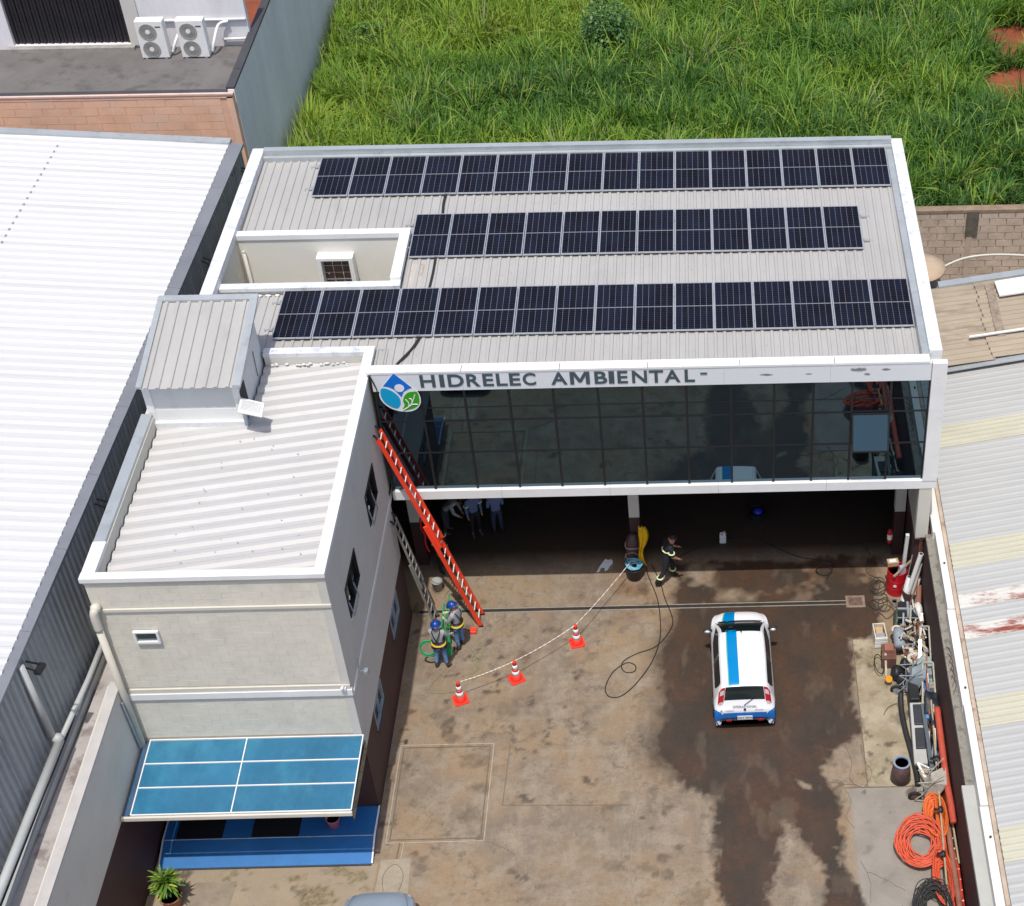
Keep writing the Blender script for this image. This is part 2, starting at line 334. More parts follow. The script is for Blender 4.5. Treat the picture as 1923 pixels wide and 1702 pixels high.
def ribsheet(width, length, pitch, rib, h, t=.004, base=.3):
    """sheet mesh data: ribs run along local y (0..length), width along x (0..width)"""
    xs = [(0,0)]; n = max(1, round(width/pitch)); p = width/n
    for i in range(n):
        c = (i+.5)*p; xs += [(c-rib/2, 0), (c-rib/2*(1-base), h), (c+rib/2*(1-base), h), (c+rib/2, 0)]
    xs.append((width, 0)); mb = MB(); k = len(xs)
    vs = [(x, 0, z) for x, z in xs]+[(x, length, z) for x, z in xs]
    mb.add(vs, [(i, i+1, k+i+1, k+i) for i in range(k-1)])
    mb.add([(x, 0, z-t) for x, z in xs]+[(x, length, z-t) for x, z in xs], [(i, k+i, k+i+1, i+1) for i in range(k-1)])
    return mb
def wavesheet(width, length, pitch, h):
    n = int(round(width/pitch))*8; xs = [(width*i/n, h*(.5-.5*math.cos(2*math.pi*i/8))) for i in range(n+1)]; k = n+1; mb = MB()
    mb.add([(x,0,z) for x,z in xs]+[(x,length,z) for x,z in xs], [(i,i+1,k+i+1,k+i) for i in range(n)])
    mb.add([(x,0,z-.006) for x,z in xs]+[(x,length,z-.006) for x,z in xs], [(i,k+i,k+i+1,i+1) for i in range(n)]); return mb
def mesh_of(mb, name, mat, smooth=False):
    me = bpy.data.meshes.new(name); me.from_pydata(mb.v, [], mb.f)
    mats = mat if isinstance(mat, (list, tuple)) else [mat]
    for q in mats: me.materials.append(q)
    if len(mats) > 1: me.polygons.foreach_set('material_index', mb.m)
    if smooth: me.polygons.foreach_set('use_smooth', [True]*len(me.polygons))
    return me
def wallgrid(mb, axis, c0, c1, u0, u1, z0, z1, holes):
    """wall of thickness c0..c1 on axis 'x' or 'y', spanning u0..u1, z0..z1 with rectangular holes (u0,u1,z0,z1)"""
    us = sorted({u0, u1, *[h[0] for h in holes], *[h[1] for h in holes]}); zs = sorted({z0, z1, *[h[2] for h in holes], *[h[3] for h in holes]})
    us = [u for u in us if u0 <= u <= u1]; zs = [z for z in zs if z0 <= z <= z1]
    for a, b in zip(us, us[1:]):
        for c, d in zip(zs, zs[1:]):
            if any(h[0] <= (a+b)/2 <= h[1] and h[2] <= (c+d)/2 <= h[3] for h in holes): continue
            if axis == 'x': mb.box(c0, a, c, c1, b, d)
            else: mb.box(a, c0, c, b, c1, d)
ORD = ['first','second','third','fourth','fifth','sixth','seventh','eighth','ninth','tenth','eleventh','twelfth','thirteenth','fourteenth','fifteenth','sixteenth']

# ================================================================== ground
g = MB().add([(-300,-300,-.03),(300,-300,-.03),(300,300,-.03),(-300,300,-.03)], [(0,1,2,3)]).build('ground', M('street_ground', (.20,.17,.14), .9, v=.2, s=.3), loc=(0,0,0)); tag(g, kind='structure')

def inpoly(X, Y, poly):
    ins = np.zeros(X.shape, bool); n = len(poly)
    for i in range(n):
        x0, y0 = poly[i]; x1, y1 = poly[(i+1) % n]
        if y0 == y1: continue
        c = ((y0 > Y) != (y1 > Y)) & (X < (x1-x0)*(Y-y0)/(y1-y0)+x0); ins ^= c
    return ins
def pdist(X, Y, poly):
    d = np.full(X.shape, 1e9); n = len(poly)
    for i in range(n):
        ax, ay = poly[i]; bx, by = poly[(i+1) % n]; dx, dy = bx-ax, by-ay; L2 = dx*dx+dy*dy+1e-12
        t = np.clip(((X-ax)*dx+(Y-ay)*dy)/L2, 0, 1); d = np.minimum(d, np.hypot(X-ax-t*dx, Y-ay-t*dy))
    return np.where(inpoly(X, Y, poly), -d, d)
def vnoise(X, Y, sc, seed=0, octv=4):
    r = np.random.default_rng(seed); T = r.random((256,256)); out = 0; amp = 1; tot = 0
    for o in range(octv):
        x = X*sc*2**o+17.3*o; y = Y*sc*2**o+5.1*o; xi = np.floor(x).astype(int); yi = np.floor(y).astype(int); fx = x-xi; fy = y-yi
        fx = fx*fx*(3-2*fx); fy = fy*fy*(3-2*fy); g_ = lambda a, b: T[a % 256, b % 256]
        out = out+amp*((g_(xi,yi)*(1-fx)+g_(xi+1,yi)*fx)*(1-fy)+(g_(xi,yi+1)*(1-fx)+g_(xi+1,yi+1)*fx)*fy); tot += amp; amp *= .55
    return out/tot
WET = [(7.29,1.75),(7.37,-.14),(6.98,-1.21),(6.88,-2.47),(6.81,-3.28),(6.9,-4.27),(6.54,-5.12),(6.73,-5.59),(7.31,-6.16),(7.74,-6.72),(8.38,-7.09),(8.41,-9.63),(8.73,-10.35),(8.8,-14),(9.8,-14),(9.73,-10.38),(9.86,-8.85),(10.12,-7.76),(10.39,-7.94),(10.76,-8.8),(11.08,-9.14),(11.0,-10.42),(11.1,-13),(12.5,-13),(12.0,-10.45),(11.8,-9.57),(11.58,-8.9),(11.63,-7.19),(11.32,-6.56),(11.12,-6.19),(11.36,-5.92),(11.77,-5.28),(12.31,-4.92),(12.33,-4.05),(12.35,-1.49),(13.07,-1.3),(13.37,1.25),(13.3,1.9)]
x0, x1, y0, y1, st = -5.45, 14.5, -16.0, 10.3, .06
nx = int((x1-x0)/st)+1; ny = int((y1-y0)/st)+1
gx = np.linspace(x0, x1, nx); gy = np.linspace(y0, y1, ny); X, Y = np.meshgrid(gx, gy)
zz = (vnoise(X, Y, .5, 3)-.5)*.006
me = bpy.data.meshes.new('yard_floor')
idx = np.arange(nx*ny).reshape(ny, nx); F = np.stack([idx[:-1,:-1], idx[:-1,1:], idx[1:,1:], idx[1:,:-1]], -1).reshape(-1,4)
me.vertices.add(nx*ny); me.vertices.foreach_set('co', np.stack([X, Y, zz], -1).ravel())
me.loops.add(F.size); me.loops.foreach_set('vertex_index', F.ravel()); me.polygons.add(len(F))
me.polygons.foreach_set('loop_start', np.arange(0, F.size, 4)); me.polygons.foreach_set('loop_total', np.full(len(F), 4)); me.update(calc_edges=True)
me.polygons.foreach_set('use_smooth', [True]*len(F))
def blob(x, y, r, seed, soft=.1, nz=.35):
    return np.clip(.5-(np.hypot((X-x)*(1+.25*math.sin(seed)), (Y-y)*(1-.25*math.sin(seed)))-r*(1+nz*3.2*(vnoise(X, Y, 5.5, seed, 5)-.5)))/soft, 0, 1)*(.55+.9*np.clip((vnoise(X, Y, 9, seed+1)-.3)*2, 0, .5))
w = pdist(X, Y, WET)+(vnoise(X, Y, 1.1, 5)-.5)*.45+(vnoise(X, Y, 7, 6, 5)-.5)*.42
softw = .26+1.1*np.clip(1-abs(X-6.5)/1.3, 0, 1)*np.clip((Y+8.2)*.7, 0, 1)
w = w-.25*np.clip(1-abs(X-6.5)/1.5, 0, 1)*(vnoise(X, Y*.5, 2.5, 14)-.4)*2
wet = np.clip(.5-w/softw, 0, 1)
wet *= 1-np.clip(.5-pdist(X, Y, [(10.55,-6.4),(10.9,-6.6),(10.95,-6.75),(10.7,-6.7)])/.1+(vnoise(X,Y,6,9)-.5), 0, 1)
wet *= 1-.8*np.clip((vnoise(X, Y, .9, 12)-.56)*7, 0, 1)*np.clip((Y+.2)*2, 0, 1)
wet *= 1-.22*np.clip((vnoise(X, Y*.4, 2.6, 13)-.5)*5, 0, 1)      # drying patches by the building
under = np.clip((Y-1.5)*1.0, 0, 1)*.97; wet = np.maximum(wet, under)  # damp floor under the slab, coloured darker still to stand for garage shade
oil = np.zeros_like(X)
for (bx, by, br, a, s_) in [(1.31,-4.29,.22,.7,21),(1.5,-4.7,.18,.5,22),(2.16,-5.54,.3,.4,23),(3.95,-.85,.17,.6,24),(4.63,-2.5,.06,1,25),(4.75,-2.6,.05,1,26),(4.68,-2.68,.06,1,27),(4.85,-2.45,.07,1,29),(7.05,-8.76,.16,.6,28),(7.12,-9.25,.2,.6,30),(4.64,-4.39,.07,.6,31),
    (6.45,.75,.16,.7,32),(6.5,.62,.12,.7,33),(1.15,-3.95,.3,.35,34),(2.9,-3.7,.35,.3,35),(6.0,-8.9,.2,.5,36),(2.4,-6.4,.2,.5,37),(2.2,-7.2,.25,.5,38),(1.1,-8.8,.2,.5,39),(3.2,-1.9,.2,.5,40),(5.1,-1.9,.2,.4,41),(4.4,-1.95,.2,.45,42),(2.6,-4.9,.5,.25,43),(7.9,-9.9,.35,.4,44)]:
    oil = np.maximum(oil, a*blob(bx, by, br, s_, .12, .7))
sp1 = np.clip((vnoise(X, Y, 3.2, 50, 5)-.655)*14, 0, 1)*.75; oil = np.maximum(oil, sp1*np.clip((vnoise(X, Y, .5, 51)-.38)*5, 0, 1))
moss = np.zeros_like(X)
for (bx, by, br, s_) in [(-.3,-9.2,.22,60),(-.9,-8.9,.18,61),(-1.1,-9.6,.25,62),(-1.9,-9.05,.15,63),(-1.4,-9.9,.3,64),(-3.6,-9.15,.2,65),(-.55,-9.0,.15,66)]:
    moss = np.maximum(moss, .8*blob(bx, by, br, s_, .15, 1.2))
strip = ((X > 12.37) & (Y < -1.5) & (Y > -6.72)).astype(float); patch = ((X > 11.78) & (Y <= -6.72)).astype(float)*np.clip(((X-11.8)*6), 0, 1)
moss = np.maximum(moss, .55*strip*np.clip((vnoise(X, Y, .9, 70)-.5)*6, 0, 1))
rust = np.clip(blob(6.2,-.0,1.1,72,1.2,.9)*0+np.clip((Y+.9)*1.2, 0, 1)*np.clip((X-5.3)*.8, 0, 1)*np.clip((1.9-Y)*3, 0, 1)*np.clip((vnoise(X, Y, .8, 73)-.35)*3, 0, 1)+np.clip((vnoise(X,Y,.35,74)-.5)*3,0,1)*.5, 0, 1)
apron = (X < .05)*(Y < -8.7)*1.0
far = np.clip((Y-1.9)*.6, 0, 1)  # shade painted into the floor colour, deepening towards the garage back
for nm, arr in (('far', far), ('wet', wet), ('oil', oil), ('moss', moss), ('rust', rust), ('strip', strip), ('patch', patch), ('apron', apron)):
    a = me.attributes.new(nm, 'FLOAT', 'POINT'); a.data.foreach_set('value', arr.ravel().astype(np.float32))
def yard_mat():
    m = bpy.data.materials.new('stained_yard_concrete'); m.use_nodes = True; t = m.node_tree; N = t.nodes; L = t.links; b = N['Principled BSDF']
    geo = N.new('ShaderNodeNewGeometry')
    def noise(sc, det=6, ro=.62):
        n = N.new('ShaderNodeTexNoise'); n.inputs['Scale'].default_value = sc; n.inputs['Detail'].default_value = det; n.inputs['Roughness'].default_value = ro; L.new(geo.outputs['Position'], n.inputs['Vector']); return n.outputs[0]
    def att(nm): a = N.new('ShaderNodeAttribute'); a.attribute_name = nm; return a.outputs['Fac']
    def ramp(src, a, b_, lo=0., hi=1.):
        r = N.new('ShaderNodeMapRange'); r.inputs[1].default_value = a; r.inputs[2].default_value = b_; r.inputs[3].default_value = lo; r.inputs[4].default_value = hi; L.new(src, r.inputs[0]); return r.outputs[0]
    def mix(f, A, B, op='MIX'):
        x = N.new('ShaderNodeMix'); x.data_type = 'RGBA'; x.blend_type = op
        if isinstance(f, (int, float)): x.inputs[0].default_value = f
        else: L.new(f, x.inputs[0])
        for k, q in ((6, A), (7, B)):
            if isinstance(q, tuple): x.inputs[k].default_value = (*q, 1)
            else: L.new(q, x.inputs[k])
        return x.outputs[2]
    def mul(a, b_):
        x = N.new('ShaderNodeMath'); x.operation = 'MULTIPLY'
        for k, q in ((0, a), (1, b_)):
            if isinstance(q, (int, float)): x.inputs[k].default_value = q
            else: L.new(q, x.inputs[k])
        return x.outputs[0]
    st_ = N.new('ShaderNodeMapping'); st_.inputs['Scale'].default_value = (1.6,.35,1); L.new(geo.outputs['Position'], st_.inputs['Vector'])
    sn = N.new('ShaderNodeTexNoise'); sn.inputs['Scale'].default_value = 1.5; sn.inputs['Detail'].default_value = 8; sn.inputs['Roughness'].default_value = .7; L.new(st_.outputs[0], sn.inputs['Vector'])
    c = mix(ramp(noise(.33), .42, .58), (.315,.222,.135), (.220,.176,.132))
    c = mix(ramp(noise(1.3, 9, .72), .46, .64), c, (.34,.275,.20))
    c = mix(ramp(sn.outputs[0], .52, .66, 0, .65), c, (.34,.28,.20))
    c = mix(mul(ramp(noise(2.7, 9, .75), .50, .66, 0, .9), ramp(noise(.55), .44, .58)), c, (.125,.095,.070))
    c = mix(ramp(noise(7, 9, .75), .54, .7, 0, .6), c, (.13,.10,.075)); c = mix(ramp(noise(16, 9, .8), .60, .72, 0, .45), c, (.42,.36,.28))
    c = mix(mul(att('strip'), 1), c, mix(ramp(noise(1.5), .4, .65), (.44,.38,.27), (.31,.255,.165)))
    c = mix(mul(att('patch'), 1), c, mix(ramp(noise(1.2), .4, .65), (.33,.30,.26), (.27,.245,.21)))
    c = mix(mul(att('apron'), .8), c, mix(ramp(noise(2), .4, .65), (.40,.32,.22), (.34,.28,.205)))
    c = mix(mul(att('rust'), ramp(noise(1.1), .4, .62, 0, .85)), c, (.20,.10,.045))
    c = mix(mul(att('moss'), ramp(noise(9), .38, .6, .3, 1)), c, (.12,.095,.028))
    c = mix(att('oil'), c, (.055,.040,.030))
    v = N.new('ShaderNodeTexVoronoi'); v.inputs['Scale'].default_value = 5.5; L.new(geo.outputs['Position'], v.inputs['Vector'])
    c = mix(mul(ramp(v.outputs['Distance'], .04, .10, .75, 0), ramp(noise(.8), .52, .6)), c, (.06,.045,.035))
    w_ = att('wet'); wc = mix(ramp(noise(.55), .42, .60), (.030,.020,.015), (.072,.030,.015)); wc = mix(ramp(noise(5), .42, .7, 0, .7), wc, (.022,.017,.015))
    wc = mix(ramp(noise(9), .58, .72, 0, .5), wc, (.105,.075,.055)); wc = mix(ramp(noise(.8), .5, .62, 0, .5), wc, (.055,.034,.022)); sm_ = N.new('ShaderNodeMapping'); sm_.inputs['Scale'].default_value = (1.5,.5,1); L.new(geo.outputs['Position'], sm_.inputs['Vector'])
    s2 = N.new('ShaderNodeTexNoise'); s2.inputs['Scale'].default_value = 1.3; s2.inputs['Detail'].default_value = 8; s2.inputs['Roughness'].default_value = .7; L.new(sm_.outputs[0], s2.inputs['Vector'])
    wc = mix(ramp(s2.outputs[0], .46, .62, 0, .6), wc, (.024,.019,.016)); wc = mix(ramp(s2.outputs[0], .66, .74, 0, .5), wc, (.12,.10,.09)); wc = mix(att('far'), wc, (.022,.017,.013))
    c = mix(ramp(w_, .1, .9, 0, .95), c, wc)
    c = mix(ramp(noise(38, 3), .3, .75, 0, .35), c, (.10,.08,.06))
    L.new(c, b.inputs['Base Color'])
    rr = ramp(w_, .2, .9, .88, .50); L.new(rr, b.inputs['Roughness']); b.inputs['Specular IOR Level'].default_value = .35
    bu = N.new('ShaderNodeBump'); bu.inputs['Strength'].default_value = .35; bu.inputs['Distance'].default_value = .02; L.new(noise(14), bu.inputs['Height']); L.new(bu.outputs[0], b.inputs['Normal'])
    return m
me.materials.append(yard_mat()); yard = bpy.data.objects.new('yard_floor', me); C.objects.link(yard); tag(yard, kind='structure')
m_joint = M('concrete_joint', (.15,.115,.085), .9, v=.3, s=5); m_jointl = M('pale_joint_mortar', (.36,.31,.24), .9, v=.2, s=5)
def flat(name, pts, z, mat, kind='structure', parent=None, t=.004):
    mb = MB().prism([(x, y, z-t) for x, y in pts], (0,0,t)); o = mb.build(name, mat, parent)
    if parent is None: tag(o, kind=kind)
    return o
def strip_line(name, a, b, w, z, mat):
    a = Vector((*a, 0)); b = Vector((*b, 0)); n = (b-a).cross(Vector((0,0,1))).normalized()*w/2
    return flat(name, [tuple((p)[:2]) for p in (a+n, b+n, b-n, a-n)], z, mat)
# inspection slab outlined by a double joint, manhole surround, patch joints
for k, e in ((0, 0), (1, .09)):
    X0, X1, Y0, Y1 = .17+e, 2.62-e, -8.10+e, -4.95-e
    for n_, (a, b) in enumerate((((X0,Y0),(X1,Y0)),((X1,Y0),(X1,Y1)),((X1,Y1),(X0,Y1)),((X0,Y1),(X0,Y0)))):
        strip_line('slab_joint', a, b, .028, .007+.001*k, m_joint if k else m_jointl)
strip_line('slab_joint', (.52,-8.10), (.50,-8.6), .03, .008, m_joint); strip_line('slab_joint', (.62,-8.10), (.60,-8.6), .03, .008, m_jointl)
flat('manhole_patch', [(.12,-8.62),(.85,-8.58),(.93,-10.1),(.06,-10.1)], .008, M('pale_patch_concrete', (.33,.28,.21), .9, v=.15, s=3, dirt_or_sheen=((.2,.16,.12), .55, 4, .5)))
MB().tube([Vector((.48+.24*math.cos(a)*(1+.12*math.sin(3*a)), -9.3+.55*math.sin(a), .012)) for a in np.linspace(0, 2*math.pi, 30)[:-1]], .007, 5, True).build('manhole_crack', m_joint)['kind'] = 'structure'
strip_line('slab_joint', (11.78,-6.72), (14.4,-6.72), .03, .007, m_joint); strip_line('slab_joint', (12.37,-1.5), (12.37,-6.72), .03, .006, m_joint)
strip_line('slab_joint', (3.05,-5.0), (3.0,-7.0), .02, .006, m_joint); strip_line('slab_joint', (3.0,-7.0), (6.2,-7.1), .02, .006, m_joint)
flat('path_cover', [(-4.35,-9.15),(-3.35,-9.12),(-3.38,-9.95),(-4.42,-9.98)], .009, M('cover_slab_concrete', (.26,.21,.155), .9, v=.2, s=3))
def crack(pts, w=.012):
    w *= .55
    P = spline([(x+random.uniform(-.03,.03), y+random.uniform(-.03,.03), .006) for x, y in pts], 4)
    P = [Vector((p.x+random.uniform(-.02,.02), p.y+random.uniform(-.02,.02), p.z)) for p in P]
    MB().tube(P, w, 4).build('concrete_crack', m_joint)['kind'] = 'structure'
crack([(11.78,-6.7),(11.9,-7.1),(11.75,-7.6),(11.95,-8.0)]); crack([(11.9,-5.2),(12.0,-5.9),(11.95,-6.5),(12.2,-6.7)], .016); crack([(12.4,-4.7),(12.35,-5.6),(12.5,-6.3),(12.25,-6.7)], .014)
crack([(11.3,-6.5),(11.9,-6.6),(12.3,-6.72)], .014); crack([(2.7,-8.1),(3.3,-8.4),(3.6,-8.9)], .008); crack([(12.1,-9.3),(12.6,-9.6),(13.0,-9.9)], .01); crack([(12.0,-9.0),(12.2,-9.7),(12.15,-10.2)], .01); crack([(6.5,-6.5),(6.3,-8.6),(6.5,-10.5)], .006)
# drain channel along the facade
dr = thing('drain_channel', 'long narrow floor drain running across the yard below the glass facade', 'drain', (6.2,-.05,0))
for yy in (-.115, .03): MB().box(.1, yy-.012, .002, 12.3, yy+.012, .016).build('edge_angle', m_yclean, dr)
MB().box(.1, -.10, .002, 12.3, .015, .008).build('channel_bottom', M('drain_dirt', (.03,.022,.017), .8, v=.4, s=6), dr)
db = MB(); db.box(12.3,-.25,.002,12.85,.22,.02); db.build('drain_box_rim', M('drain_box_concrete', (.24,.17,.13), .9, v=.3, s=6), dr)
MB().box(12.38,-.17,.02,12.77,.14,.026).build('drain_box_cover', M('drain_box_lid', (.13,.085,.065), .8, v=.4, s=8), dr)

# field behind, on higher ground
soil = M('red_soil', (.25,.065,.028), .95, v=.25, s=.8, dirt_or_sheen=((.16,.05,.02), .5, 3, .5), bump=.8, bs=5)
FZ = 2.3
f = MB().box(-40,10.9,-.02,14.55,70,FZ); f.box(14.55,16.1,-.02,60,70,FZ-.003); fo = f.build('field_ground', soil, loc=(0,30,0)); tag(fo, kind='structure')

# ================================================================== main building
bd = thing('office_building', 'long two-storey building with grey metal roof and dark glass front over an open ground floor', 'building', (5,5,0))
XL, XR, YB = -4.9, 14.42, 10.75
RZ = lambda y: 8.25+.03*y
# outer walls
MB().box(XL, 10.45, 0, XR, YB, 8.62).build('back_wall', m_wallA, bd)
MB().box(14.15, .05, 2.36, XR, 10.45, 8.5).build('side_wall', m_wallA, bd)
MB().box(14.15, .05, 0, XR, 10.45, 2.36).build('side_wall_base', m_maroon, bd)
MB().box(XL, 1.2, 0, XL+.3, 3.85, 8.6).box(XL, 6.45, 0, XL+.3, 10.45, 8.6).box(XL, 3.85, 0, XL+.3, 6.45, 8.6).build('left_wall', m_wallA, bd)
# parapets
p = MB(); p.box(14.12, .20, 8.5, 14.45, YB+.02, 8.78); p.build('right_parapet', m_peel, bd)
p = MB(); p.box(XL-.02, 1.15, 8.6, XL+.32, YB+.02, 8.84); p.build('left_parapet', m_peel, bd)
p = MB(); p.box(XL+.32, 10.55, 8.62, 14.12, YB+.02, 8.88); p.build('back_parapet', m_flash, bd)
MB().box(XL+.32, 10.40, 8.5, 14.12, 10.54, 8.72).build('back_gutter', m_flash, bd)
# front cap in segments with open joints
xs = [-.12, 2.28, 4.75, 6.98, 9.3, 11.7, 14.12]
for a, b in zip(xs, xs[1:]): MB().box(a+.008, -.10, 8.60, b-.008, .20, 8.66).build('coping_plate', m_white, bd)
MB().box(-.05, .22, 8.0, 14.12, .3, 8.598).build('parapet_back', m_white, bd)
# slabs and interior
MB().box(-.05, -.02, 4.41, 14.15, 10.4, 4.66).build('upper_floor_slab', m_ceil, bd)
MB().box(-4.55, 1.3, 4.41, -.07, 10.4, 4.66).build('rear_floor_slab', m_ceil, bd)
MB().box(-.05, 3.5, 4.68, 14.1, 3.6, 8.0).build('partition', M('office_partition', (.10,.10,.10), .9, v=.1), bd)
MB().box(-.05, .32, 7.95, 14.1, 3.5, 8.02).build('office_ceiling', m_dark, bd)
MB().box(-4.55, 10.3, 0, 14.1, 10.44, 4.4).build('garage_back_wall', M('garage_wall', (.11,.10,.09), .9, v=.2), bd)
# columns: beige above, maroon below
for (cx, cw) in ((-.18,.34), (6.12,.30), (13.80,.30)):
    MB().box(cx, 1.9, 1.72, cx+cw, 2.2, 4.41).build('column', m_wallA, bd)
    MB().box(cx, 1.9, 0, cx+cw, 2.2, 1.72).build('column_base', m_maroon, bd)
# white box frame of the facade
for a, b in zip([0,2.9,5.8,8.7,11.6], [2.9,5.8,8.7,11.6,14.55]): MB().box(a+.003, -.12, 4.39, b-.003, .03, 4.67).build('lower_band', m_white, bd)
z = [4.675, 5.9, 7.1, 8.62]
for a, b in zip(z, z[1:]): MB().box(14.18, -.14, a+.003, 14.56, .04, b-.003).build('frame_post', m_white, bd)
MB().box(14.12, -.10, 2.56, 14.46, .05, 4.388).box(14.2,.052,0,14.39,.3,2.55).build('corner_pillar', m_wallA, bd)
MB().tube([(14.16,.02,4.3),(14.16,.02,2.6)], .05, 8).build('pillar_pipe', m_pvc, bd)
# fascia panels
for a, b in zip([0,2.28,4.75,6.98,8.9,11.6], [2.28,4.75,6.98,8.9,11.6,14.17]): MB().box(a+.002, -.085, 8.05, b-.002, -.03, 8.598).build('fascia_panel', m_fascia, bd)
# curtain wall
MX = [0.02,1.15,2.27,3.40,4.53,5.67,6.80,7.93,9.07,10.18,11.19,12.19,13.18,14.17]; MZ = [4.675, 5.93, 7.0, 7.43, 8.048]
for i, x in enumerate(MX):
    MB().box(x-.030, -.035, 4.672, x+.030, .06, 8.047).build('mullion', m_blackal, bd)
for (i0, i1) in zip(MX, MX[1:]):
    for j, z_ in enumerate(MZ[1:-1]):
        hh = .009 if j == 2 else .022
        MB().box(i0+.031, -.02, z_-hh, i1-.031, .05, z_+hh).build('transom', m_blackal, bd)
for i, (a, b) in enumerate(zip(MX, MX[1:])):
    for j, (c, d) in enumerate(zip(MZ, MZ[1:])):
        if i == 11 and j == 1: continue
        MB().box(a+.03, -.006, c+.014, b-.03, .006, d-.014).build('glass_pane', m_glass, bd)
# opened sash, hinged at the top
th = R(23); sh = 1.02; sx0, sx1 = 12.22, 13.15; zt = 6.97
dy, dz = -math.sin(th)*sh, -math.cos(th)*sh
sf = MB()
for xx in (sx0, sx1): sf.bar((xx,-.07,zt), (xx,-.07+dy,zt+dz), .04, .04)
sf.bar((sx0,-.07,zt), (sx1,-.07,zt), .04, .04); sf.bar((sx0,-.07+dy,zt+dz), (sx1,-.07+dy,zt+dz), .04, .04)
sfo = sf.build('open_sash', m_blackal, bd)
MB().hexa([(sx0,-.07+dy,zt+dz),(sx1,-.07+dy,zt+dz),(sx1,-.062+dy,zt+dz),(sx0,-.062+dy,zt+dz)], [(sx0,-.07,zt),(sx1,-.07,zt),(sx1,-.062,zt),(sx0,-.062,zt)]).build('sash_pane', m_glass, sfo, world=False)
sfo.children[0].location = -bd.location
# roof sheets
def sheet_row(parent, name, mesh, xs_, y, z, rot): 
    for x in xs_: piece(name, mesh, parent, (x, y, z), rot)
slope = math.atan(.03)
A_ = mesh_of(ribsheet(.98, 10.15, .245, .10, .035), 'roof_sheet_long', m_zinc)
B_ = mesh_of(ribsheet(.98, 3.95, .245, .10, .035), 'roof_sheet_back', m_zinc); C_ = mesh_of(ribsheet(.98, 2.5, .245, .10, .035), 'roof_sheet_front', m_zinc)
for i in range(14): piece('roof_sheet', A_, bd, (.24+.982*i, .3, RZ(.3)+(i % 2)*.004), (slope, 0, 0))
for i in range(5): piece('roof_sheet', B_, bd, (-4.62+.972*i, 6.46, RZ(6.46)+(i % 2)*.004), (slope, 0, 0))
for i in range(5): piece('roof_sheet', C_, bd, (-4.62+.972*i, 1.32, RZ(1.32)+(i % 2)*.004), (slope, 0, 0))
for i in range(1): piece('roof_sheet', mesh_of(ribsheet(.36, 1.1, .2, .08, .03), 'roof_sheet_small', m_zinc), bd, (-.13, .3, RZ(.3)), (slope, 0, 0))
MB().box(13.95,.3,8.27,14.12,10.4,8.62).build('side_flashing', m_flash, bd)
# light well
wl = MB(); wl.box(-4.6,6.28,5.0,.2,6.45,8.55); wl.box(.03,3.85,5.0,.2,6.28,8.55); wl.box(-4.6,3.85,5.0,.03,4.0,8.50); wl.build('light_well_wall', m_well, bd)
MB().box(-4.6,3.8,4.98,.2,6.45,5.0).build('light_well_floor', m_wallA, bd)
for q in ((-4.58,6.24,8.551,.26,6.50,8.70), (-.02,4.06,8.551,.26,6.24,8.70)): MB().box(*q).build('light_well_coping', m_white, bd)
MB().box(-4.58,3.80,8.50,.26,4.06,8.60).build('light_well_front_coping', m_peel, bd)
MB().tube([(-4.45,6.2,8.2),(-4.40,6.2,5.1)], .05, 8).ball((-4.45,6.2,8.2), .055).build('light_well_pipe', m_pvc, bd, smooth=True)
hw = MB(); hw.box(-2.42,5.95,8.00,-1.40,6.28,8.08); hw.box(-2.42,5.95,6.9,-2.30,6.28,8.0); hw.box(-1.52,5.95,6.9,-1.40,6.28,8.0); hw.build('window_surround', m_white, bd)
wn = MB().box(-2.30,6.22,6.9,-1.52,6.25,7.98).build('window', m_winb, bd)
for k in range(4): MB().box(-2.30+.26*k-.008,6.19,6.9,-2.30+.26*k+.008,6.215,7.98).build('window_bar', m_alum, bd)
for k in range(5): MB().box(-2.295,6.19,7.0+.23*k,-1.525,6.212,7.012+.23*k).build('window_bar', m_alum, bd)
MB().box(-3.9,3.98,8.35,-2.7,4.02,8.42).build('well_beam', m_ceil, bd)
# white sealant dabs along the well and scattered on the roof
sd = MB()
for k in range(19):
    x = -4.5+k*.245+random.uniform(-.02,.02); sd.ball((x, 3.76+random.uniform(-.02,.02), RZ(3.8)+.045), random.uniform(.07,.12), .05, .02, seg=8)
sd.build('sealant_dabs', m_peel, bd, smooth=True)['kind'] = 'stuff'
sd = MB()
for k in range(70):
    x = random.uniform(-4.3, 13.6); y = random.choice((1.2,4.6,7.9))+random.uniform(-.15,.15); sd.ball((x, y, RZ(y)+.012), .018, .018, .012, seg=6)
sd.build('roof_screws', m_flash, bd)['kind'] = 'stuff'
MB().prism([(.32,3.3,RZ(3.3)+.001),(.72,3.35,RZ(3.3)+.001),(.78,5.1,RZ(5.1)+.001),(.38,5.15,RZ(5.1)+.001)], (0,0,.003)).build('stained_patch', M('rust_streaked_sheet', (.47,.44,.40), .6, v=.1, s=3, dirt_or_sheen=((.33,.20,.12), .5, 2.2, .8), stretch=(2.5,.6,1)), bd)

